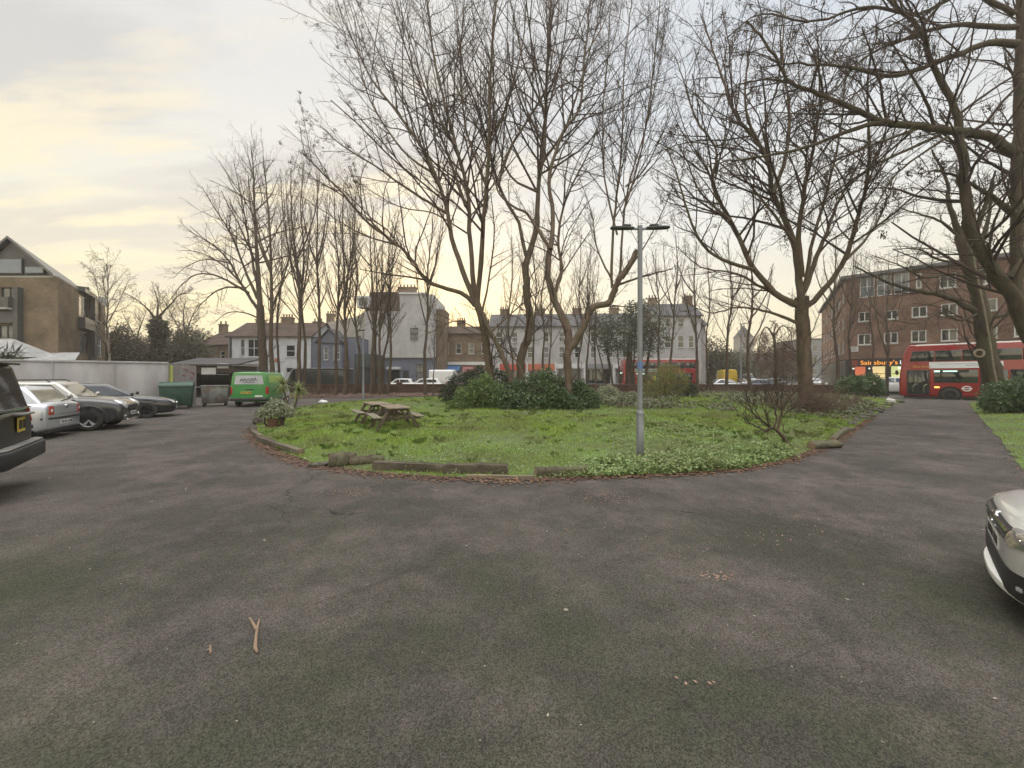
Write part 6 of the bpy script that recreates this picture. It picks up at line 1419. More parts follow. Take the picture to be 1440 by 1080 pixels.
    def fpan(name, y0, y1, z0, z1, m, o=.01, par=None): return MB().prism([(fx(z0) + o, y0, z0), (fx(z0) + o, y1, z0), (fx(z1) + o, y1, z1), (fx(z1) + o, y0, z1)], (-.03, 0, 0)).build(name, m, par or t)
    fpan('upper_windscreen', -w + .14, w - .14, 3.0, 3.85, m_bglass); fpan('lower_windscreen', -w + .12, w - .12, 1.18, 2.12, m_bglass); fpan('destination_box', -.85, .85, 2.18, 2.5, m_blackp)
    fpan('destination_text', -.7, .25, 2.26, 2.42, m_disp, .016); fpan('route_number', .4, .75, 2.26, 2.42, m_disp, .016)
    for s in (-1, 1):
        fpan('headlight', s * .98 - .16, s * .98 + .16, .68, .9, m_lamp, .014); MB().blob((f + .16, s * (w + .08), 2.15), (.07, .1, .2), 10, 8).build('door_mirror', m_blackp, t, smooth=True)
    p = plate(t, (f + .02, 0, .5), (0, 0, 0)); MB().box((-f - .01, 0, 3.3), (.03, 1.9, .75)).build('rear_window', m_bglass, t)
    for s in (-1, 1): MB().box((-f - .01, s * 1.05, 1.3), (.03, .16, .7)).build('tail_light', m_tail, t)
    MB().box((-f - .01, 0, 1.75), (.03, 1.8, .5)).build('rear_grille', m_blackp, t)
    return t
hb = Vector((-.69, .724)); rt = Vector((hb.y, -hb.x)); q = Vector((30.75, 30.2))
c = q - hb * 4.95 + rt * 1.25
bus('red double-decker bus with white and blue side adverts crossing the end of the drive', (c.x, c.y), hb, True)
bus('red double-decker bus in the distance, half hidden by the evergreen tree and lamp column', (X(926, 53.5), 53.8), (-1, .0), False)
# ================================================================ STREET AND GARDEN THINGS
m_galv = M('galvanised', (.25, .265, .285), .5, metal=.4, c2=(.18, .19, .205), scale=6, stretch=(1, 1, .2)); m_lampd = M('lamp_dark', (.03, .03, .032), .5)
lp = G(900, 650)
t = thing('lamp_post', 'grey steel lamp column with two flat dark lamp heads near the lawn edge', 'lamp post', lp)
zt = HC + (530 - 322) / F * lp.y
MB().lathe([(.070, 0), (.070, .95), (.062, .99), (.051, 1.02)], n=20).build('lower_section', m_galv, t, smooth=True)
MB().lathe([(.076, .93), (.079, .96), (.075, .985)], n=20).build('collar', m_galv, t, smooth=True)
MB().lathe([(.050, 1.0), (.046, zt), (.05, zt + .06), (.02, zt + .07)], n=20).build('upper_section', m_galv, t, smooth=True)
MB().box((.0, -.070, .45), (.1, .012, .55)).build('inspection_door', m_galv, t, bevel=.004)
MB().lathe([(.0515, 1.84), (.0515, 1.98)], n=20, cap=False).build('blue_band', M('label_blue', (.10, .17, .36), .5), t, smooth=True)
def lamp_head(sx, tilt):
    mb = MB(); prof = [(.12, .05), (.2, .065), (.34, .085), (.5, .08), (.58, .05)]
    top = [(sx * x, -h, .035) for x, h in prof] + [(sx * x, h, .035) for x, h in prof[::-1]]; mb.prism(top if sx > 0 else top[::-1], (0, 0, -.05))
    h = mb.build('lamp_head', m_lampd, t, bevel=.014); h.location = (0, 0, zt + .0); h.rotation_euler = (R(7), R(tilt), 0)
    f = MB().box((sx * .27, 0, .055), (.16, .11, .045)).build('gear_housing', m_lampd, h, bevel=.01)
    MB().tube([(sx * .05, 0, .0), (sx * .16, 0, .005)], .024, 10).build('spigot', m_galv, h)
lamp_head(-1, 1); lamp_head(1, -2)
def column(name, label, p, h, arm=0, r=.06, d=-1):
    t = thing(name, label, 'lamp post', p); MB().lathe([(r * 1.5, 0), (r * 1.4, 1.0), (r, 1.1), (r * .75, h)], n=12).build('pole', m_galv, t, smooth=True)
    if arm: MB().tube([(0, 0, h - .05), (d * arm * .4, 0, h + .12), (d * arm, 0, h + .15)], r * .6, 8).build('arm', m_galv, t)
    MB().box((d * (arm + .2), 0, h + .14), (.55, .2, .08)).build('lamp_head', m_lampd, t, bevel=.03); return t
column('lamp_post', 'slim grey lamp column at the far edge of the lawn behind the picnic tables', G(511, 566), 4.6, .0, .055)
column('street_lamp', 'tall street lamp beyond the low wall near the church tower', (X(1042, 47), 47, -.1), 8.2, .9, .09, 1)
# picnic tables
m_wood = M('weathered_wood', (.24, .19, .13), .85, c2=(.13, .10, .075), scale=4, stretch=(.3, 1, 1), bump=.004, bscale=20, c3=(.16, .15, .11), s3=2); m_wood_d = M('weathered_wood_dark', (.13, .10, .075), .9, c2=(.08, .065, .05), scale=4)
def picnic(label, x, y, rz):
    t = thing('picnic_table', label, 'picnic table', (x, y, .2), rz, 'wooden picnic tables end to end on the lawn'); t.scale = (.84, .84, .84); L = 1.8
    mb = MB()
    for i in range(5): mb.box((random.uniform(-.015, .015), (i - 2) * .146, .735 + random.uniform(-.002, .002)), (L, .138, .04))
    mb.build('tabletop', m_wood, t, bevel=.006)
    for s in (-1, 1):
        mb = MB()
        for k in (0, 1): mb.box((random.uniform(-.02, .02), s * (.62 + k * .135), .445), (L, .127, .04))
        mb.build('bench', m_wood, t, bevel=.006)
    for x_ in (-.62, .62):
        for s in (-1, 1): MB().beam((x_, s * .27, .715), (x_, s * .68, .0), .045, .1).build('leg', m_wood_d, t, bevel=.004)
        MB().box((x_ + .048, 0, .395), (.045, 1.5, .095)).build('seat_beam', m_wood_d, t, bevel=.004); MB().box((x_ + .048, 0, .675), (.045, .68, .08)).build('top_beam', m_wood_d, t, bevel=.004)
    for x_, dx in ((-.62, 1), (.62, -1)): MB().beam((x_ + dx * .05, 0, .42), (x_ + dx * .42, 0, .70), .04, .08).build('brace', m_wood_d, t)
    return t
pr = math.atan2(.885, -.466)
picnic('nearer of two weathered wooden picnic tables on the lawn, end towards the drive', -3.42, 11.2, pr)
picnic('farther of two weathered wooden picnic tables, left of and behind the nearer one', -4.45, 12.62, pr + .06)
# logs, timbers and stones edging the lawn
m_log = M('log_bark', (.085, .060, .042), .95, c2=(.02, .016, .012), scale=13, stretch=(1, 1, 1), bump=.02, bscale=16, c3=(.11, .11, .06), s3=2); m_cut = M('cut_wood', (.27, .2, .13), .9, c2=(.17, .125, .085), scale=9)
m_tim2 = M('old_timber', (.070, .050, .035), .95, c2=(.017, .014, .011), scale=9, stretch=(.35, 1, 1), bump=.012, bscale=14, c3=(.15, .135, .09), s3=1.5)
def log(label, a, b, r, square=False, name='log', mat=None, taper=.92, lift=0., wob=.02, seed=0, cat='log'):
    r *= .79; a, b = Vector(a), Vector(b); a.z = r * .85 + lift; b.z = r * .85 * (taper if not square else 1) + lift; d = b - a; L = d.length
    t = thing(name, label, cat, (a.x, a.y, 0), math.atan2(d.y, d.x)); rr = np.random.default_rng(seed + 900); n = 21; k = 16; vs = []; lump = 1 + np.convolve(rr.normal(0, .16, n + 4), np.ones(5) / 5, 'valid')
    for i in range(n):
        f = i / (n - 1); rad = r * (1 + (taper - 1) * f)
        for j in range(k):
            q = 2 * math.pi * j / k; c, s_ = math.cos(q), math.sin(q)
            if square: m_ = max(abs(c), abs(s_)); e = rad * min(.86 / m_, 1.14)
            else: e = rad * (1 + .08 * math.sin(3 * q + seed) + .05 * math.sin(5 * q + f * 4))
            e *= 1 + rr.normal(0, .04); vs.append((f * L + rr.normal(0, .012), c * e * lump[i] + math.sin(f * 5 + seed) * wob, a.z + s_ * e * lump[i]))
    fs = [(i * k + j, i * k + (j + 1) % k, (i + 1) * k + (j + 1) % k, (i + 1) * k + j) for i in range(n - 1) for j in range(k)] + [tuple(range(k - 1, -1, -1)), tuple(range((n - 1) * k, n * k))]
    mb = MB(); mb.add(vs, fs); mb.mi[-1] = mb.mi[-2] = 1
    o = mb.build('bark' if not square else 'timber_body', [mat or (m_tim2 if square else m_log), m_cut], t, smooth=True, angle=55); return t
g2 = lambda x, y: G(x, y)
log('square weathered timber at the left front curve of the lawn edge', g2(364, 622), g2(424, 641), .11, True, 'timber', seed=1)
log('short timber end just behind the square timber at the left curve', g2(352, 604), g2(366, 618), .09, True, 'timber', seed=2)
log('fat short log with a pale split top at the front of the lawn', g2(462, 657), g2(502, 653), .17, seed=3, taper=.8)
log('slimmer log lying right of the fat split log', g2(494, 655), g2(539, 652), .12, seed=4, taper=.85)
log('long dark squared timber left of the thicker one along the lawn front', g2(528, 661), g2(632, 666), .125, True, 'timber', seed=5)
log('thick dark squared timber ending below the evergreen shrubs', g2(628, 667), g2(714, 667), .14, True, 'timber', seed=6)
log('thin pale plank lying flat in front of the dark timber', g2(655, 673), g2(752, 673), .045, True, 'plank', mat=m_wood, seed=7, cat='plank')
log('dark round log lying in the weeds left of the lamp column', g2(754, 671), g2(826, 667), .11, seed=8, mat=m_log)
log('pale bare log at the foot of the lamp column', g2(893, 659), g2(929, 652), .10, seed=9, mat=m_wood, taper=.7)
log('second pale log lying behind the one at the lamp column foot', g2(918, 650), g2(960, 647), .08, seed=10, mat=m_wood)
log('thin dark log half buried in weeds left of the leaning bush', g2(1030, 650), g2(1064, 646), .09, seed=12)
log('mossy log with a sawn dark end at the corner of the drive', g2(1139, 632), g2(1181, 629), .125, seed=11, taper=.95, mat=M('mossy_bark', (.115, .105, .06), .95, c2=(.05, .046, .03), scale=7, bump=.015))
log('mossy log behind the sawn one, pointing up the drive', g2(1172, 622), g2(1189, 606), .10, seed=13, mat=MATS['mossy_bark'])
m_stone = M('edge_stone', (.13, .12, .10), .95, c2=(.05, .046, .036), scale=9, bump=.03, c3=(.075, .085, .038), s3=3)
def rock(label, p, s, seed, group=None, mat=None, cat='stone'):
    rr = np.random.default_rng(seed); mb = MB(); mb.blob((0, 0, s[2] * .55), s, 12, 8)
    mb.v = [tuple(np.array(v) * (1 + rr.normal(0, .13, 3))) for v in mb.v]; o = mb.build('edging_stone' if cat == 'stone' else cat, mat or m_stone, smooth=True, angle=25); o.location = (p[0], p[1], 0.01); o.rotation_euler = (0, 0, rr.uniform(0, 6)); return tag(o, label, cat, group)
ords = ['first', 'second', 'third', 'fourth', 'fifth', 'sixth', 'seventh', 'eighth', 'ninth', 'tenth', 'eleventh', 'twelfth']
for i in range(12):
    f = i / 11; px = 1192 + (1262 - 1192) * f; py = 605 + (566 - 605) * f ** .72
    rock(f'rough edging stone along the drive, {ords[i]} from the mossy logs towards the bus', G(px, py), (random.uniform(.18, .4), random.uniform(.10, .15), random.uniform(.06, .12)), 40 + i, 'rough stones edging the drive')
rock('white chalky stone near the top of the drive edge', G(1252, 567), (.3, .22, .2), 77, mat=M('pale_stone', (.5, .48, .44), .9))
rock('flat brown slab beside the fat split log', G(452, 655), (.22, .1, .04), 78)
rock('dark lump of broken kerb by the terracotta pot', G(364, 596), (.28, .18, .16), 79, mat=m_log)
rock('white crumpled rubbish on the path behind the lawn', G(455, 567), (.3, .2, .12), 80, mat=m_white, cat='rubbish')
rock('cut log half hidden under the evergreen shrubs', G(683, 579), (.45, .16, .16), 81, mat=m_cut, cat='log')
rock('pale stone lying right of the cut log under the shrubs', G(697, 582), (.2, .15, .1), 82, mat=M('pale_stone', (.5, .48, .44), .9))
# potted shrub and cordyline
m_terra = M('terracotta', (.17, .085, .055), .85, c2=(.12, .06, .042), scale=5)
pt = G(384, 603); t = thing('plant_pot', 'terracotta pot at the lawn edge holding a variegated shrub', 'pot', pt)
MB().lathe([(.12, 0), (.165, .26), (.19, .26), (.195, .32), (.17, .32), (.165, .29), (.01, .28)], n=24).build('pot', m_terra, t, smooth=True)
MB().lathe([(.16, .285), (.01, .30)], n=20, cap=False).build('soil', m_soil, t)
# bins, railing
m_bing = M('bin_green', (.018, .06, .04), .5, c2=(.013, .045, .03), scale=3); m_bin_gv = M('bin_galvanised', (.26, .265, .26), .5, metal=.4, c2=(.19, .195, .19), scale=4, c3=(.15, .11, .08), s3=2)
def bin4(label, x, y, rz, mat, lidmat, open_=False, w=1.28, d=.95, h=1.2):
    t = thing('wheeled_bin', label, 'bin', (x, y, 0), rz)
    b = [(-w * .46, -d * .44), (w * .46, -d * .44), (w * .46, d * .44), (-w * .46, d * .44)]; tp = [(-w * .5, -d * .5), (w * .5, -d * .5), (w * .5, d * .5), (-w * .5, d * .5)]
    mb = MB(); mb.add([(*q, .18) for q in b] + [(*q, h) for q in tp], [(3, 2, 1, 0), (0, 1, 5, 4), (1, 2, 6, 5), (2, 3, 7, 6), (3, 0, 4, 7), (4, 5, 6, 7)]); mb.build('bin_body', mat, t, bevel=.04)
    for i in range(5): MB().box((-w * .4 + i * w * .2, -d * .485, .68), (.05, .03, .9), rot=Matrix.Rotation(R(-3), 3, 'X')).build('rib', mat, t, bevel=.01)
    MB().box((0, -d * .5, h - .04), (w * 1.02, .06, .08)).box((0, d * .5, h - .04), (w * 1.02, .06, .08)).build('rim', mat, t, bevel=.01)
    if open_:
        l = MB().box((0, -.42, .05), (w * 1.02, .95, .06)).build('lid', lidmat, t, bevel=.02); l.location = (0, d * .48, h + .03); l.rotation_euler = (R(-38), 0, 0)
    else:
        mb = MB(); n = 10; vs = []
        for i in range(n + 1):
            a = math.pi * i / n; vs += [(-w * .51, -math.cos(a) * d * .52, h + math.sin(a) * .2), (w * .51, -math.cos(a) * d * .52, h + math.sin(a) * .2)]
        mb.add(vs, [(i * 2, i * 2 + 1, i * 2 + 3, i * 2 + 2) for i in range(n)] + [tuple(range(0, 2 * n + 2, 2)), tuple(range(2 * n + 1, 0, -2))]); mb.build('lid', lidmat, t, smooth=True, angle=50)
    for sx in (-1, 1):
        for sy in (-1, 1): MB().lathe([(.085, -.025), (.09, 0), (.085, .025)], (sx * w * .38, sy * d * .34, .09), 14, axis='Y').build('castor', m_tyre, t, smooth=True)
        MB().tube([(sx * w * .52, -.1, h - .1), (sx * w * .6, -.1, h - .1), (sx * w * .6, .1, h - .1), (sx * w * .52, .1, h - .1)], .02, 6).build('trunnion', m_galv, t)
    return t
bin4('dark green domed wheeled bin in front of the plank fence', -17.75, 20.4, .62, m_bing, m_bing, False, 1.35, 1.05, 1.22)
bin4('dented galvanised wheeled bin with its dark lid propped open', -17.2, 22.3, .62, m_bin_gv, m_blackp, True)
t = thing('wheelie_bin', 'tall black wheelie bin with a white lid left of the green van', 'bin', (X(311, 27), 27, 0), .2)
mb = MB(); mb.add([(-.24, -.3, .05), (.24, -.3, .05), (.24, .3, .05), (-.24, .3, .05), (-.29, -.37, 1.35), (.29, -.37, 1.35), (.29, .37, 1.35), (-.29, .37, 1.35)], [(3, 2, 1, 0), (0, 1, 5, 4), (1, 2, 6, 5), (2, 3, 7, 6), (3, 0, 4, 7), (4, 5, 6, 7)]); mb.build('bin_body', m_blackp, t, bevel=.03)
MB().box((0, 0, 1.42), (.6, .78, .1)).build('lid', m_white, t, bevel=.03)
for s in (-1, 1): MB().lathe([(.1, -.03), (.1, .03)], (s * .25, .3, .1), 14, axis='X').build('castor', m_tyre, t)
t = thing('railing', 'low white railing in front of the dark timber shed', 'railing', (X(298, 29), 29, 0))
for z in (.12, .5): MB().box((0, 0, z), (1.3, .05, .06)).build('rail', m_white, t)
for i in range(8): MB().box((-.6 + i * .17, 0, .29), (.06, .03, .46)).build('baluster', m_white, t)
# fallen twigs on the tarmac
def twig(label, paths, r):
    a = Vector(paths[0][0]); t = MB(a)
    for p in paths: t.tube([Vector(q) + Vector((0, 0, r * 1.1)) for q in p], [r * (1 - .45 * i / (len(p) - 1)) for i in range(len(p))], 7)
    o = t.build('fallen_twig', M('twig_wood', (.26, .18, .12), .85, c2=(.16, .11, .075), scale=30), smooth=True); o.location = a; return tag(o, label, 'twig')
twig('forked pale brown twig lying on the tarmac at lower left', [[G(359, 914), G(360, 898), G(362, 884), G(365, 873)], [G(361, 888), G(356, 880), G(351, 871)], [G(359, 914), G(362, 920)]], .011)
twig('tiny broken twig on the tarmac left of the forked one', [[G(296, 920), G(296, 909)], [G(296, 914), G(291, 916)]], .007)
twig('short thin stick on the tarmac in front of the lawn', [[G(794, 744), G(803, 750)]], .006)
# ================================================================ SHRUBS, GRASS, LITTER
L_laurel = MLEAF('laurel_leaf', (.045, .078, .036), (.115, .165, .07), (.075, .12, .045), .25, .42, .45)
L_bright = MLEAF('bright_leaf', (.07, .12, .035), (.15, .21, .06), (.09, .14, .045), .3)
L_olive = MLEAF('olive_leaf', (.15, .17, .05), (.27, .27, .08), (.17, .16, .07), .35)
L_dark = MLEAF('dark_evergreen_leaf', (.035, .05, .03), (.075, .095, .055), (.05, .06, .04), .2, .55, .3)
L_haze = MLEAF('far_evergreen_leaf', (.085, .09, .06), (.14, .135, .095), (.11, .098, .075), .25, .7, .2)  # distance haze put into the leaf colour: lighter, browner
L_varieg = MLEAF('variegated_leaf', (.10, .14, .07), (.42, .42, .30), None, .2)
L_cord = MLEAF('cordyline_leaf', (.13, .17, .06), (.36, .36, .16), None, .3)
L_brown = MLEAF('dead_leaf', (.10, .06, .042), (.25, .16, .105), (.13, .08, .06), .1, .85, .15)
L_pale = MLEAF('pale_fleck', (.16, .13, .10), (.40, .36, .29), None, 0, .8, .2)
L_grass = MLEAF('grass_blade', (.21, .325, .058), (.44, .56, .13), (.27, .30, .11), .4, .5, .3)
L_weed = MLEAF('weed_leaf', (.13, .20, .06), (.34, .43, .17), (.20, .24, .09), .35, .4, .5)
L_ivy = MLEAF('ivy_tree_leaf', (.075, .088, .062), (.15, .16, .115), (.10, .105, .08), .25, .55, .3)
def leafy(name, label, cat, lobes, n, size, mat, seed, aspect=.5, stems=5, group=None, trunk=None, shell=.55, stemmat=None, z0=0.):
    """lobes: (x, y, z, rx, ry, rz) ellipsoids; leaves thickest towards the outside of each"""
    r = np.random.default_rng(seed); lo = np.array(lobes, float); b = np.array([lo[:, 0].mean(), lo[:, 1].mean(), 0])
    root = thing(name, label, cat, b, 0, group); vol = lo[:, 3] * lo[:, 4] + lo[:, 3] * lo[:, 5] + lo[:, 4] * lo[:, 5]; k = r.choice(len(lo), int(n * 1.5), p=vol / vol.sum())
    d = unit(r.normal(size=(len(k), 3))); q = (shell + (1 - shell) * r.uniform(0, 1, len(k))) ** .6 * (1 + .10 * np.sin(d[:, 0] * 7 + k) + .10 * np.sin(d[:, 1] * 9 + d[:, 2] * 6 + k * 2) + r.normal(0, .05, len(k)))
    c = lo[k, :3] + d * lo[k, 3:] * q[:, None]; c = c[c[:, 2] > z0 + .03][:n]
    v, f = leafquads(c - b, size, r, aspect); nmesh('foliage', v, f, 4, mat, root)
    if stems:
        mb = MB(b)
        for i in range(stems):
            l = lo[r.integers(len(lo))]; e = l[:3] + r.normal(0, .3, 3) * l[3:]; s = np.array([b[0] * .4 + e[0] * .6, b[1] * .4 + e[1] * .6, 0]); mb.tube([s, (s + e) / 2 + r.normal(0, .06, 3), e], [.045, .03, .015] if size < .2 else [.12, .08, .04], 6)
        mb.build('stems', stemmat or m_bark_d, root)
    if trunk: mb = MB(b); mb.tube([(x, y, z) for x, y, z, q in trunk], [q for *_, q in trunk], 9); mb.build('trunk', m_bark_d, root, smooth=True)
    return root
def lob(px, py, Y, rx, ry, rz): p = P(px, py, Y); return (p.x, p.y, p.z, rx, ry, rz)
leafy('evergreen_shrub', 'rounded light green evergreen shrub at the left end of the clump', 'shrub', [lob(660, 563, 18, .75, .7, .7), lob(682, 554, 18.2, .8, .8, .9), lob(643, 573, 17.6, .5, .5, .4), lob(700, 566, 17.8, .6, .6, .6)], 9500, .12, MLEAF('laurel_light', (.085, .13, .04), (.18, .25, .08), (.11, .165, .055), .3, .42, .45), 1)
leafy('evergreen_shrub', 'large dark evergreen shrub in the middle of the clump round the kinked trunk', 'shrub', [lob(724, 560, 18.6, .9, .9, .85), lob(765, 551, 18.3, 1.1, .9, 1.05), lob(745, 570, 17.4, .9, .7, .6), lob(712, 568, 17.6, .7, .6, .65), lob(783, 566, 17.6, .7, .6, .7)], 15000, .12, L_laurel, 2)
leafy('evergreen_shrub', 'dark evergreen shrub at the foot of the forked tree', 'shrub', [lob(812, 560, 18.8, .8, .8, .9), lob(826, 566, 18.2, .6, .6, .65), lob(804, 572, 17.2, .55, .45, .5)], 8000, .12, L_laurel, 3)
leafy('evergreen_shrub', 'darker evergreen shrub behind the left end of the clump', 'shrub', [lob(650, 545, 23, .9, .8, .8), lob(672, 536, 23.5, .9, .8, .9), lob(632, 553, 22.5, .6, .6, .6), lob(697, 540, 23, .9, .8, .9)], 8000, .13, L_dark, 4)
leafy('round_shrub', 'olive green twiggy shrub in front of the distant bus', 'shrub', [lob(928, 538, 27, 1.1, 1.0, 1.1), lob(946, 536, 27.3, 1.1, 1., 1.15), lob(915, 550, 26.6, .8, .7, .8), lob(938, 522, 27, .7, .7, .6)], 9000, .10, L_olive, 5, .35, 14)
leafy('round_shrub', 'darker green shrub at the right side of the olive twiggy one', 'shrub', [lob(962, 545, 28, .7, .7, .8), lob(972, 550, 28, .5, .5, .5)], 3500, .10, L_dark, 6, .4, 8)
leafy('evergreen_tree', 'big dark evergreen tree beside the lamp column, overlapping the distant bus', 'tree', [lob(880, 470, 43, 3.4, 3, 3.0), lob(905, 452, 43.5, 2.6, 2.4, 2.4), lob(862, 476, 42.5, 2.2, 2, 1.8), lob(915, 474, 43, 2.2, 2, 2.0), lob(848, 462, 43.5, 1.8, 1.8, 1.5), lob(893, 436, 43.5, 1.4, 1.4, 1.2)], 6500, .30, L_ivy, 7, .5, 9, trunk=[(X(884, 43), 43, 0, .4), (X(884, 43), 43, 3, .3), (X(886, 43), 43.2, 7, .1)], shell=.3)
leafy('evergreen_shrub', 'ground-hugging pale leaved shrub left of the distant bus front', 'shrub', [lob(855, 551, 32, .9, .8, .55)], 2500, .12, L_varieg, 8)
# dark evergreens behind the wall and fences at the left
for i, (px, py, Y, w, h, lab) in enumerate(((172, 488, 44, 2.2, 2.9, 'dark evergreen beside the birch and the brown brick flats'), (200, 497, 50, 3.2, 2.6, 'broad dark evergreen behind the white panel wall'), (238, 492, 52, 3.0, 3.0, 'dark evergreen right of the ivy-thick trunk'), (262, 488, 47, 2.6, 3.0, 'dense evergreen above the plank fence'), (285, 490, 56, 3.2, 3.2, 'dark evergreen beside the dark brick house'), (150, 492, 60, 3.0, 3.2, 'far evergreen at the corner of the brown brick flats'))):
    x = X(px, Y); z = P(px, py, Y).z
    leafy('evergreen_tree', lab, 'tree', [(x, Y, z, w, w * .8, h * .75), (x - w * .4, Y, z - h * .4, w * .8, w * .7, h * .6), (x + w * .5, Y, z - h * .35, w * .8, w * .7, h * .6), (x + w * .1, Y - .3, z + h * .45, w * .45, w * .4, h * .5), (x, Y, z - h * .8, w * 1.1, w * .8, h * .6)], 7000, .28, L_haze, 20 + i, .5, 6, trunk=[(x, Y, 0, .3), (x, Y, z, .15)], shell=.3)
t = [o for o in COL.objects if o.get('label', '').startswith('bare-topped tree with an ivy')][0]
r = np.random.default_rng(5); n = 4200; a = r.uniform(0, 6.28, n); z = r.uniform(.2, 7.6, n); rad = (.75 + .25 * np.sin(z * 2.1) + r.normal(0, .12, n)) * (1.1 - z * .055)
v, f = leafquads(np.column_stack([np.cos(a) * rad, np.sin(a) * rad, z]), .24, r, .7); nmesh('ivy', v, f, 4, L_haze, t)
for i, (px, py, Y, w, h, lab) in enumerate(((1000, 500, 62, 3.3, 4.0, 'dark bushy tree right of the pale end house'), (1022, 512, 66, 3.0, 3.0, 'lower dark bushy tree above the yellow van'), (1060, 508, 84, 4.2, 3.4, 'distant dark trees at the foot of the church tower'), (1102, 505, 78, 3.4, 3.4, 'distant brown-green tree beyond the junction'))):
    x = X(px, Y); z = P(px, py, Y).z
    leafy('evergreen_tree', lab, 'tree', [(x, Y, z, w, w * .8, h * .8), (x - w * .5, Y, z + h * .2, w * .7, w * .6, h * .7), (x + w * .5, Y, z - h * .3, w * .8, w * .7, h * .6), (x, Y, z - h * .8, w, w * .8, h * .6)], 6000, .32, L_haze, 40 + i, .5, 6, trunk=[(x, Y, 0, .35), (x, Y, z, .2)], shell=.3)
leafy('evergreen_shrub', 'glossy dark shrub at the left side of the drive entrance by the red bus', 'shrub', [lob(1200, 543, 31, 1.1, .9, .85), lob(1222, 541, 31.3, 1.0, .9, .9), lob(1236, 549, 30.6, .5, .5, .45), lob(1188, 549, 30.8, .6, .6, .5)], 9000, .15, L_laurel, 9)
leafy('evergreen_shrub', 'dense glossy shrub on the right lawn hiding the bus rear', 'shrub', [lob(1415, 558, 17.4, .85, .8, .75), lob(1440, 555, 17.2, .9, .8, .85), lob(1398, 566, 17.2, .5, .5, .5), lob(1470, 553, 17, 1.1, 1, .9)], 11000, .12, L_laurel, 10)
leafy('spiky_plant', 'dark feathery plant above the black off-roader, before the white shed', 'plant', [(X(2, 17.5), 17.5, 2.6, .55, .5, .3)], 260, .5, L_dark, 11, .08, 3)
# potted shrub and cordyline
p = G(384, 603); t = [o for o in COL.objects if o.get('label', '').startswith('terracotta pot')][0]
leafy('potted_shrub', 'variegated shrub growing in the terracotta pot', 'shrub', [(p.x, p.y, .56, .38, .3, .28), (p.x + .28, p.y + .05, .58, .36, .26, .26), (p.x - .22, p.y, .5, .28, .22, .22), (p.x + .05, p.y, .78, .26, .2, .18)], 2600, .075, L_varieg, 12, .5, 8, z0=.35)
t = thing('cordyline', 'spiky cordyline with two leafy heads behind the terracotta pot', 'plant', G(408, 590)); b = t.location
heads = [P(398, 541, b.y), P(420, 548, b.y - .1)]
for h in heads:
    MB(b).tube([b, (b * .5 + h * .5) + Vector((.02, 0, -.1)), h], [.05, .04, .035], 8).build('stem', m_bark, t, smooth=True)
    r = np.random.default_rng(int(h.x * -100)); pts = []; N = 110
    az = r.uniform(0, 6.28, N); el = r.uniform(-.9, 1.3, N); L_ = r.uniform(.35, .62, N); d = np.column_stack([np.cos(az) * np.cos(el), np.sin(az) * np.cos(el), np.sin(el)])
    k = 5; P_ = np.zeros((N, k, 3)); q = np.zeros((N, 3)); dd = d.copy()
    for j in range(k): P_[:, j] = q; q = q + dd * (L_ / (k - 1))[:, None]; dd[:, 2] -= .28; dd = unit(dd)
    sd_ = unit(np.cross(d, np.array([0, 0, 1.]))); wv = np.array([.012, .02, .018, .012, .002])
    A = P_ - sd_[:, None] * wv[None, :, None]; B_ = P_ + sd_[:, None] * wv[None, :, None]; V = np.stack([A, B_], 2).reshape(-1, 3) + np.array(h - b)
    i_, j_ = np.meshgrid(np.arange(N), np.arange(k - 1), indexing='ij'); o_ = i_ * k * 2 + j_ * 2; Fq = np.stack([o_, o_ + 1, o_ + 3, o_ + 2], -1)
    nmesh('leaf_head', V, Fq.ravel(), 4, L_cord, t)
# twiggy bushes: brambles at the spreading tree's foot, the leaning bush, the reddish scrub along the wall
def twiggy(name, label, base, n, h, spread, seed, mat, levels=3, cat='bush', r0=.012, up=.35, lean=(0, 0), group=None):
    r = np.random.default_rng(seed); t = thing(name, label, cat, base, 0, group); k = 6; N = n
    az = r.uniform(0, 6.28, N); rd = np.sqrt(r.uniform(0, 1, N)) * spread; p = np.column_stack([np.cos(az) * rd * .6, np.sin(az) * rd * .6, np.zeros(N)]); d = unit(np.column_stack([np.cos(az) * .6 + lean[0], np.sin(az) * .6 + lean[1], np.full(N, 1.)])); L_ = h * r.uniform(.6, 1.15, N)
    pts = np.zeros((N, k, 3)); q = p
    for j in range(k): pts[:, j] = q; q = q + d * (L_ / (k - 1))[:, None]; d = d + r.normal(0, .16, d.shape); d[:, 2] -= .10; d = unit(d)
    rad = np.linspace(1, .45, k)[None] * np.full((N, 1), r0); vs, fs = [], []; off = 0; src = (pts, rad)
    for lv in range(levels):
        v, f = tubes(src[0], src[1], 4 if lv == 0 else 3); vs.append(v); fs.append(f + off); off += len(v)
        if lv < levels - 1: src = grow(src[0], src[1], 7 if lv == 0 else 4, .42, (25, 65), up=up, wander=.18, k=4, rr=r, rmin=r0 * .32)
    nmesh('branches', np.vstack(vs), np.concatenate(fs), 4, mat, t); return t
m_bramble = M('bramble_stem', (.15, .105, .085), .9, spec=.1)
for i, (px, py, n, h, sp_, lab) in enumerate(((1108, 583, 34, 1.5, .8, 'brown bramble thicket left of the spreading tree trunk'), (1133, 586, 46, 1.35, .9, 'brown bramble thicket at the foot of the spreading tree'), (1158, 583, 40, 1.6, .9, 'brown bramble thicket right of the spreading tree trunk'), (1178, 577, 26, 1.4, .8, 'thin brown brambles towards the glossy drive-side shrub'))):
    twiggy('bramble_bush', lab, G(px, py), int(n * .8), h, sp_, 60 + i, m_bramble, 3, r0=.010)
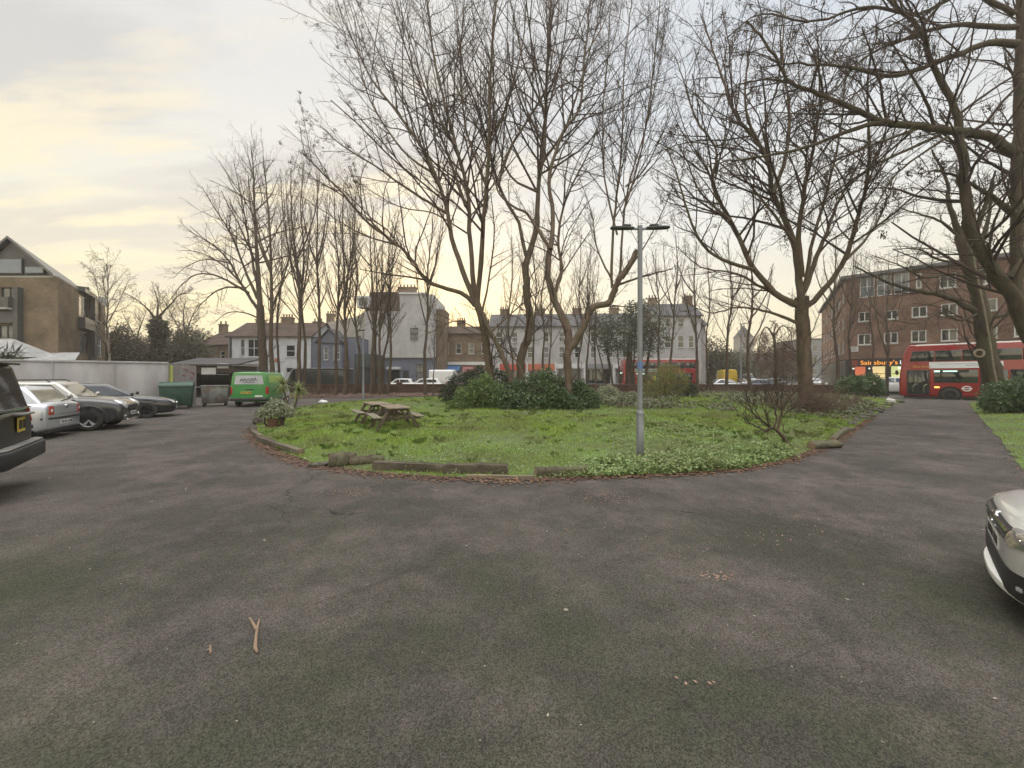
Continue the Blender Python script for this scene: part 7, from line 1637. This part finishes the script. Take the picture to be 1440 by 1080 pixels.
leafy('bramble_bush', 'low dark leafy bramble hiding the spreading tree base', 'bush', [lob(1136, 576, 16.9, .75, .5, .35), lob(1152, 572, 17.2, .5, .4, .4)], 2200, .09, MLEAF('bramble_leaf', (.07, .06, .04), (.13, .11, .06), None, .2), 66)
for i, (px, Y, n, h, lab) in enumerate(((995, 36, 30, 1.3, 'reddish scrub at the tail of the distant bus'), (1035, 35.5, 34, 1.2, 'reddish scrub below the yellow van'), (1075, 35.5, 34, 1.4, 'reddish scrub below the weeping tree'), (1115, 35, 30, 1.5, 'reddish scrub left of the spreading tree, along the wall'), (1165, 34, 34, 1.5, 'reddish scrub along the wall beside the brick flats'), (955, 30, 26, 1.4, 'thin bare scrub right of the olive shrub'), (430, 33, 26, 1.3, 'rusty scrub below the dark van front'), (470, 34, 26, 1.0, 'low scrub below the dark van middle'), (690, 34, 26, 1.8, 'bare scrub behind the evergreen clump'))):
    twiggy('scrub_bush', lab, (X(px, Y), Y, 0), n, h, 1.5, 70 + i, m_bramble, 3, r0=.011, group='bare scrub along the low wall')
make_tree('leaning_bush', 'bare crooked bush leaning left over the lawn from the drive corner', 8.95, [
    ([(1111,629),(1103,617),(1093,606),(1083,602),(1075,607)], .05, .03),
    ([(1093,606),(1097,590),(1100,575),(1098,562),(1101,548)], .034, .012), ([(1088,603),(1092,590),(1090,575),(1094,562),(1088,545)], .03, .01),
    ([(1085,602),(1072,592),(1060,582),(1054,570),(1050,556)], .03, .008), ([(1078,606),(1064,600),(1050,592),(1042,585)], .024, .007), ([(1070,590),(1062,575),(1064,560)], .018, .006), ([(1100,572),(1108,558),(1113,540)], .018, .006), ([(1082,602),(1078,585),(1072,570),(1070,555)], .02, .006)],
    170, [dict(per_m=8, len=.85, ang=(22, 50), up=.3, t0=.3, k=6, rmin=.0045, wander=.14), dict(m=6, len=.6, ang=(20, 50), up=.3, k=4, rmin=.0034), dict(m=4, len=.55, up=.2, k=3, rmin=.0028)], mat=m_bark_d, tmat=m_twig, cat='bush', lean=.25)
# grass: blades over the two lawns
def blades(poly, zf, n, hmin, hmax, w, r, dens=None):
    q = scatter(poly, n, r)
    if dens is not None: q = q[r.uniform(0, 1, len(q)) < dens(q)]
    z = zf(q[:, 0], q[:, 1]); N = len(q); h = r.uniform(hmin, hmax, N) * np.clip(.9 + .5 * vnoise(q[:, 0] * 1.3, q[:, 1] * 1.3, 5) + .4 * vnoise(q[:, 0] * 3.1, q[:, 1] * 3.1, 15), .4, 1.6); a = r.uniform(0, 6.28, N); dx, dy = np.cos(a), np.sin(a); ln = r.uniform(.1, .9, N) * h; b = r.uniform(0, 6.28, N)
    ww = w * r.uniform(.7, 1.4, N); o = np.column_stack([q, z - .01]); s = np.column_stack([dx * ww, dy * ww, np.zeros(N)]) * .5; m = np.column_stack([np.cos(b) * ln * .35, np.sin(b) * ln * .35, h * .6]); tp = np.column_stack([np.cos(b) * ln, np.sin(b) * ln, h])
    V = np.stack([o - s, o + s, o + m + s * .7, o + tp, o + m - s * .7], 1); F5 = np.arange(N * 5); return V.reshape(-1, 3), F5
r = np.random.default_rng(31)
weedy = lambda q: np.clip(1 - .55 * np.exp(-((q[:, 0] - 4.5) / 4.2) ** 2 - ((q[:, 1] - 9) / 5.) ** 2), .15, 1) * np.clip(.95 + .5 * vnoise(q[:, 0] * .8, q[:, 1] * .8, 12) + .4 * vnoise(q[:, 0] * 2.7, q[:, 1] * 2.7, 18), .25, 1)
near = [p for p in ISLAND if p[1] < 15.8] 
V, Fx = blades(ISLAND, lawn_z, 200000, .045, .105, .016, r, weedy); V2, F2 = blades(near, lawn_z, 150000, .035, .085, .011, r, weedy)
o = nmesh('grass', np.vstack([V, V2]), np.arange(len(V) + len(V2)), 5, L_grass); tag(o, kind='stuff')
V, Fx = blades(RLAWN, rlz, 70000, .04, .09, .014, r); o = nmesh('grass', V, Fx, 5, L_grass); tag(o, kind='stuff')
# tussocks: denser, taller tufts that break up the lawn
def tussocks(poly, zf, n, r, dens, per=34, h=(.06, .14), w=.012):
    q = scatter(poly, n, r); q = q[r.uniform(0, 1, len(q)) < dens(q)]; z = zf(q[:, 0], q[:, 1]); N = len(q) * per; c = np.repeat(np.column_stack([q, z]), per, 0); s = np.repeat(r.uniform(.5, 1.2, len(q)), per); a = r.uniform(0, 6.28, N); rd = r.uniform(0, .07, N) * s
    o = c + np.column_stack([np.cos(a) * rd, np.sin(a) * rd, np.full(N, -.01)]); H = r.uniform(*h, N) * s; ln = H * r.uniform(.3, 1.1, N); b = a + r.normal(0, .5, N); ww = w * r.uniform(.7, 1.4, N); sd = np.column_stack([-np.sin(b) * ww, np.cos(b) * ww, np.zeros(N)]) * .5
    m = np.column_stack([np.cos(b) * ln * .3, np.sin(b) * ln * .3, H * .7]); tp = np.column_stack([np.cos(b) * ln, np.sin(b) * ln, H * .95]); V = np.stack([o - sd, o + sd, o + m + sd * .7, o + tp, o + m - sd * .7], 1); return V.reshape(-1, 3)
V = tussocks(ISLAND, lawn_z, 1500, r, lambda q: np.clip(.45 + .8 * vnoise(q[:, 0] * .9, q[:, 1] * .9, 33), .05, 1)); V2 = tussocks(near, lawn_z, 700, r, lambda q: np.clip(.4 + .8 * vnoise(q[:, 0] * 1.2, q[:, 1] * 1.2, 34), .03, 1), 30, (.05, .11), .009)
V = np.vstack([V, V2]); o = nmesh('grass_tufts', V, np.arange(len(V)), 5, MLEAF('tuft_blade', (.12, .21, .045), (.30, .41, .10), (.28, .31, .12), .4, .5, .3)); tag(o, kind='stuff')
# broad-leaved weeds, thickest at the right front of the lawn
def weeds(poly, zf, n, r, dens, h=(.05, .2), size=.07, leaves=9):
    q = scatter(poly, n, r); q = q[r.uniform(0, 1, len(q)) < dens(q)]; z = zf(q[:, 0], q[:, 1]); N = len(q); k = leaves; H = r.uniform(*h, N) * (1 + .4 * vnoise(q[:, 0], q[:, 1], 8))
    c = np.repeat(np.column_stack([q, z]), k, 0) + np.column_stack([r.normal(0, .055, N * k), r.normal(0, .055, N * k), np.repeat(H, k) * r.uniform(.25, 1.1, N * k)]); return leafquads(c, size, r, .72, flat=.55)
dw = lambda q: np.clip(1.15 * np.exp(-((q[:, 0] - 3.8) / 4.8) ** 2 - ((q[:, 1] - 9.6) / 4.2) ** 2) * np.clip(.5 + 1.1 * vnoise(q[:, 0] * 1.6, q[:, 1] * 1.6, 6), 0, 1.2) + .07, 0, 1)
v, f = weeds(ISLAND, lawn_z, 14000, r, dw, (.03, .11), .05); v2, f2 = weeds(near, lawn_z, 8000, r, dw, (.03, .14), .036)
EDGE = [tuple(G(*p)[:2]) for p in ((780, 672), (830, 672), (950, 667), (1040, 660), (1112, 643), (1100, 632), (1000, 640), (900, 648), (800, 655))]
v3, f3 = weeds(EDGE, lawn_z, 3000, r, lambda q: np.clip(.42 + .9 * vnoise(q[:, 0] * 1.6, q[:, 1] * 1.6, 2), .03, 1), (.03, .15), .05, 11)
V = np.vstack([v, v2, v3]); o = nmesh('weeds', V, np.arange(len(V)), 4, L_weed); tag(o, kind='stuff')
FAR = [tuple(p) for p in ((5, 18), (12, 14), (20, 21), (26, 30), (20, 35), (8, 33), (4, 26))]
v, f = weeds(FAR, lawn_z, 9000, r, lambda q: np.clip(.4 + .6 * vnoise(q[:, 0] * .7, q[:, 1] * .7, 4), 0, .9), (.08, .25), .13, 7); o = nmesh('undergrowth', v, f, 4, MLEAF('undergrowth_leaf', (.09, .115, .05), (.19, .2, .10), (.12, .10, .07), .25)); tag(o, kind='stuff')
# tall leafy weeds: clumps you can tell apart at the drive edge
for i, (px, py, s, lab) in enumerate(((1055, 648, .32, 'bushy pale green weed clump below the leaning bush'), (862, 660, .2, 'weed clump left of the lamp column at the drive edge'), (985, 656, .22, 'low weed clump right of the pale logs'), (1090, 640, .26, 'weed clump right of the bushy one at the drive corner'))):
    p = G(px, py); leafy('weed_clump', lab, 'weed', [(p.x, p.y + .15, s * .5, s * 1.3, s, s * .6), (p.x + s, p.y + .2, s * .4, s, s * .8, s * .45)], 1300, .055, L_weed, 90 + i, .6, 0)
# dead leaves: along the front edge, over the soil bed, in the lawn
def litter(q, size, r, zf=None, lift=.012): 
    z = (zf(q[:, 0], q[:, 1]) if zf is not None else 0) + lift + r.uniform(0, .012, len(q)); return leafquads(np.column_stack([q, z]), size, r, .6, flat=.86)
E = np.array(densify(ISLAND[:16], .012, 0, closed=False)); E = E[r.integers(0, len(E), 15000)]; cen = np.array([2., 16.]); outw = unit(E - cen); keep = (E[:, 1] < 16)
E = E + outw * np.abs(r.normal(0, .16, len(E)))[:, None] * np.where(E[:, 0] < 1.2, 1.0, .6)[:, None] + r.normal(0, .03, E.shape); E = E[keep]
v, f = litter(E, .055, r); q = scatter(BED, 16000, r); v2, f2 = litter(q, .14, r, lambda x, y: .06 + .02 * vnoise(x * 2, y * 2)); q = scatter(ISLAND, 9000, r); q = q[r.uniform(0, 1, len(q)) < np.clip(.25 + .5 * vnoise(q[:, 0] * .6, q[:, 1] * .6, 21) + (q[:, 0] > 8) * .35, 0, 1)]; v3, f3 = litter(q, .08, r, lawn_z, .05)
V = np.vstack([v, v2, v3]); o = nmesh('leaf_litter', V, np.arange(len(V)), 4, L_brown); tag(o, kind='stuff')
# pale flecks, seed husks and chippings strewn over the tarmac
DR = [(-9, 1.2), (9, 1.2), (9.5, 6), (5.5, 7.2), (3, 6.3), (-2.5, 6.5), (-6, 9), (-9, 14), (-13, 20), (-12, 8)]
q = scatter(DR, 420, r); v, f = litter(q, .016, r, None, .004); q = scatter(DR, 60, r); v2, f2 = litter(q, .036, r, None, .004)
cl = np.vstack([np.array(G(px, py)[:2]) + r.normal(0, s, (n, 2)) * np.array([2.2, 1]) for px, py, s, n in ((500, 692, .11, 170), (850, 700, .13, 210), (1010, 812, .035, 60), (1150, 740, .22, 60), (1090, 760, .16, 30), (950, 770, .1, 16), (993, 965, .03, 6), (910, 740, .3, 30))]); v3, f3 = litter(cl, .022, r, None, .003); o = nmesh('brick_grit', v3, f3, 4, MLEAF('brick_grit', (.17, .10, .08), (.34, .24, .19), None, 0, .9, .1)); tag(o, kind='stuff')
V = np.vstack([v, v2]); o = nmesh('pale_litter', V, np.arange(len(V)), 4, L_pale); tag(o, kind='stuff')
PATH = [tuple(G(*p)[:2]) for p in ((1340, 566), (1362, 567), (1383, 593), (1410, 622), (1440, 662), (1440, 690), (1400, 640), (1370, 605))]
q = scatter(PATH, 500, r); v, f = litter(q, .05, r); o = nmesh('leaf_litter', v, f, 4, L_brown); tag(o, kind='stuff')
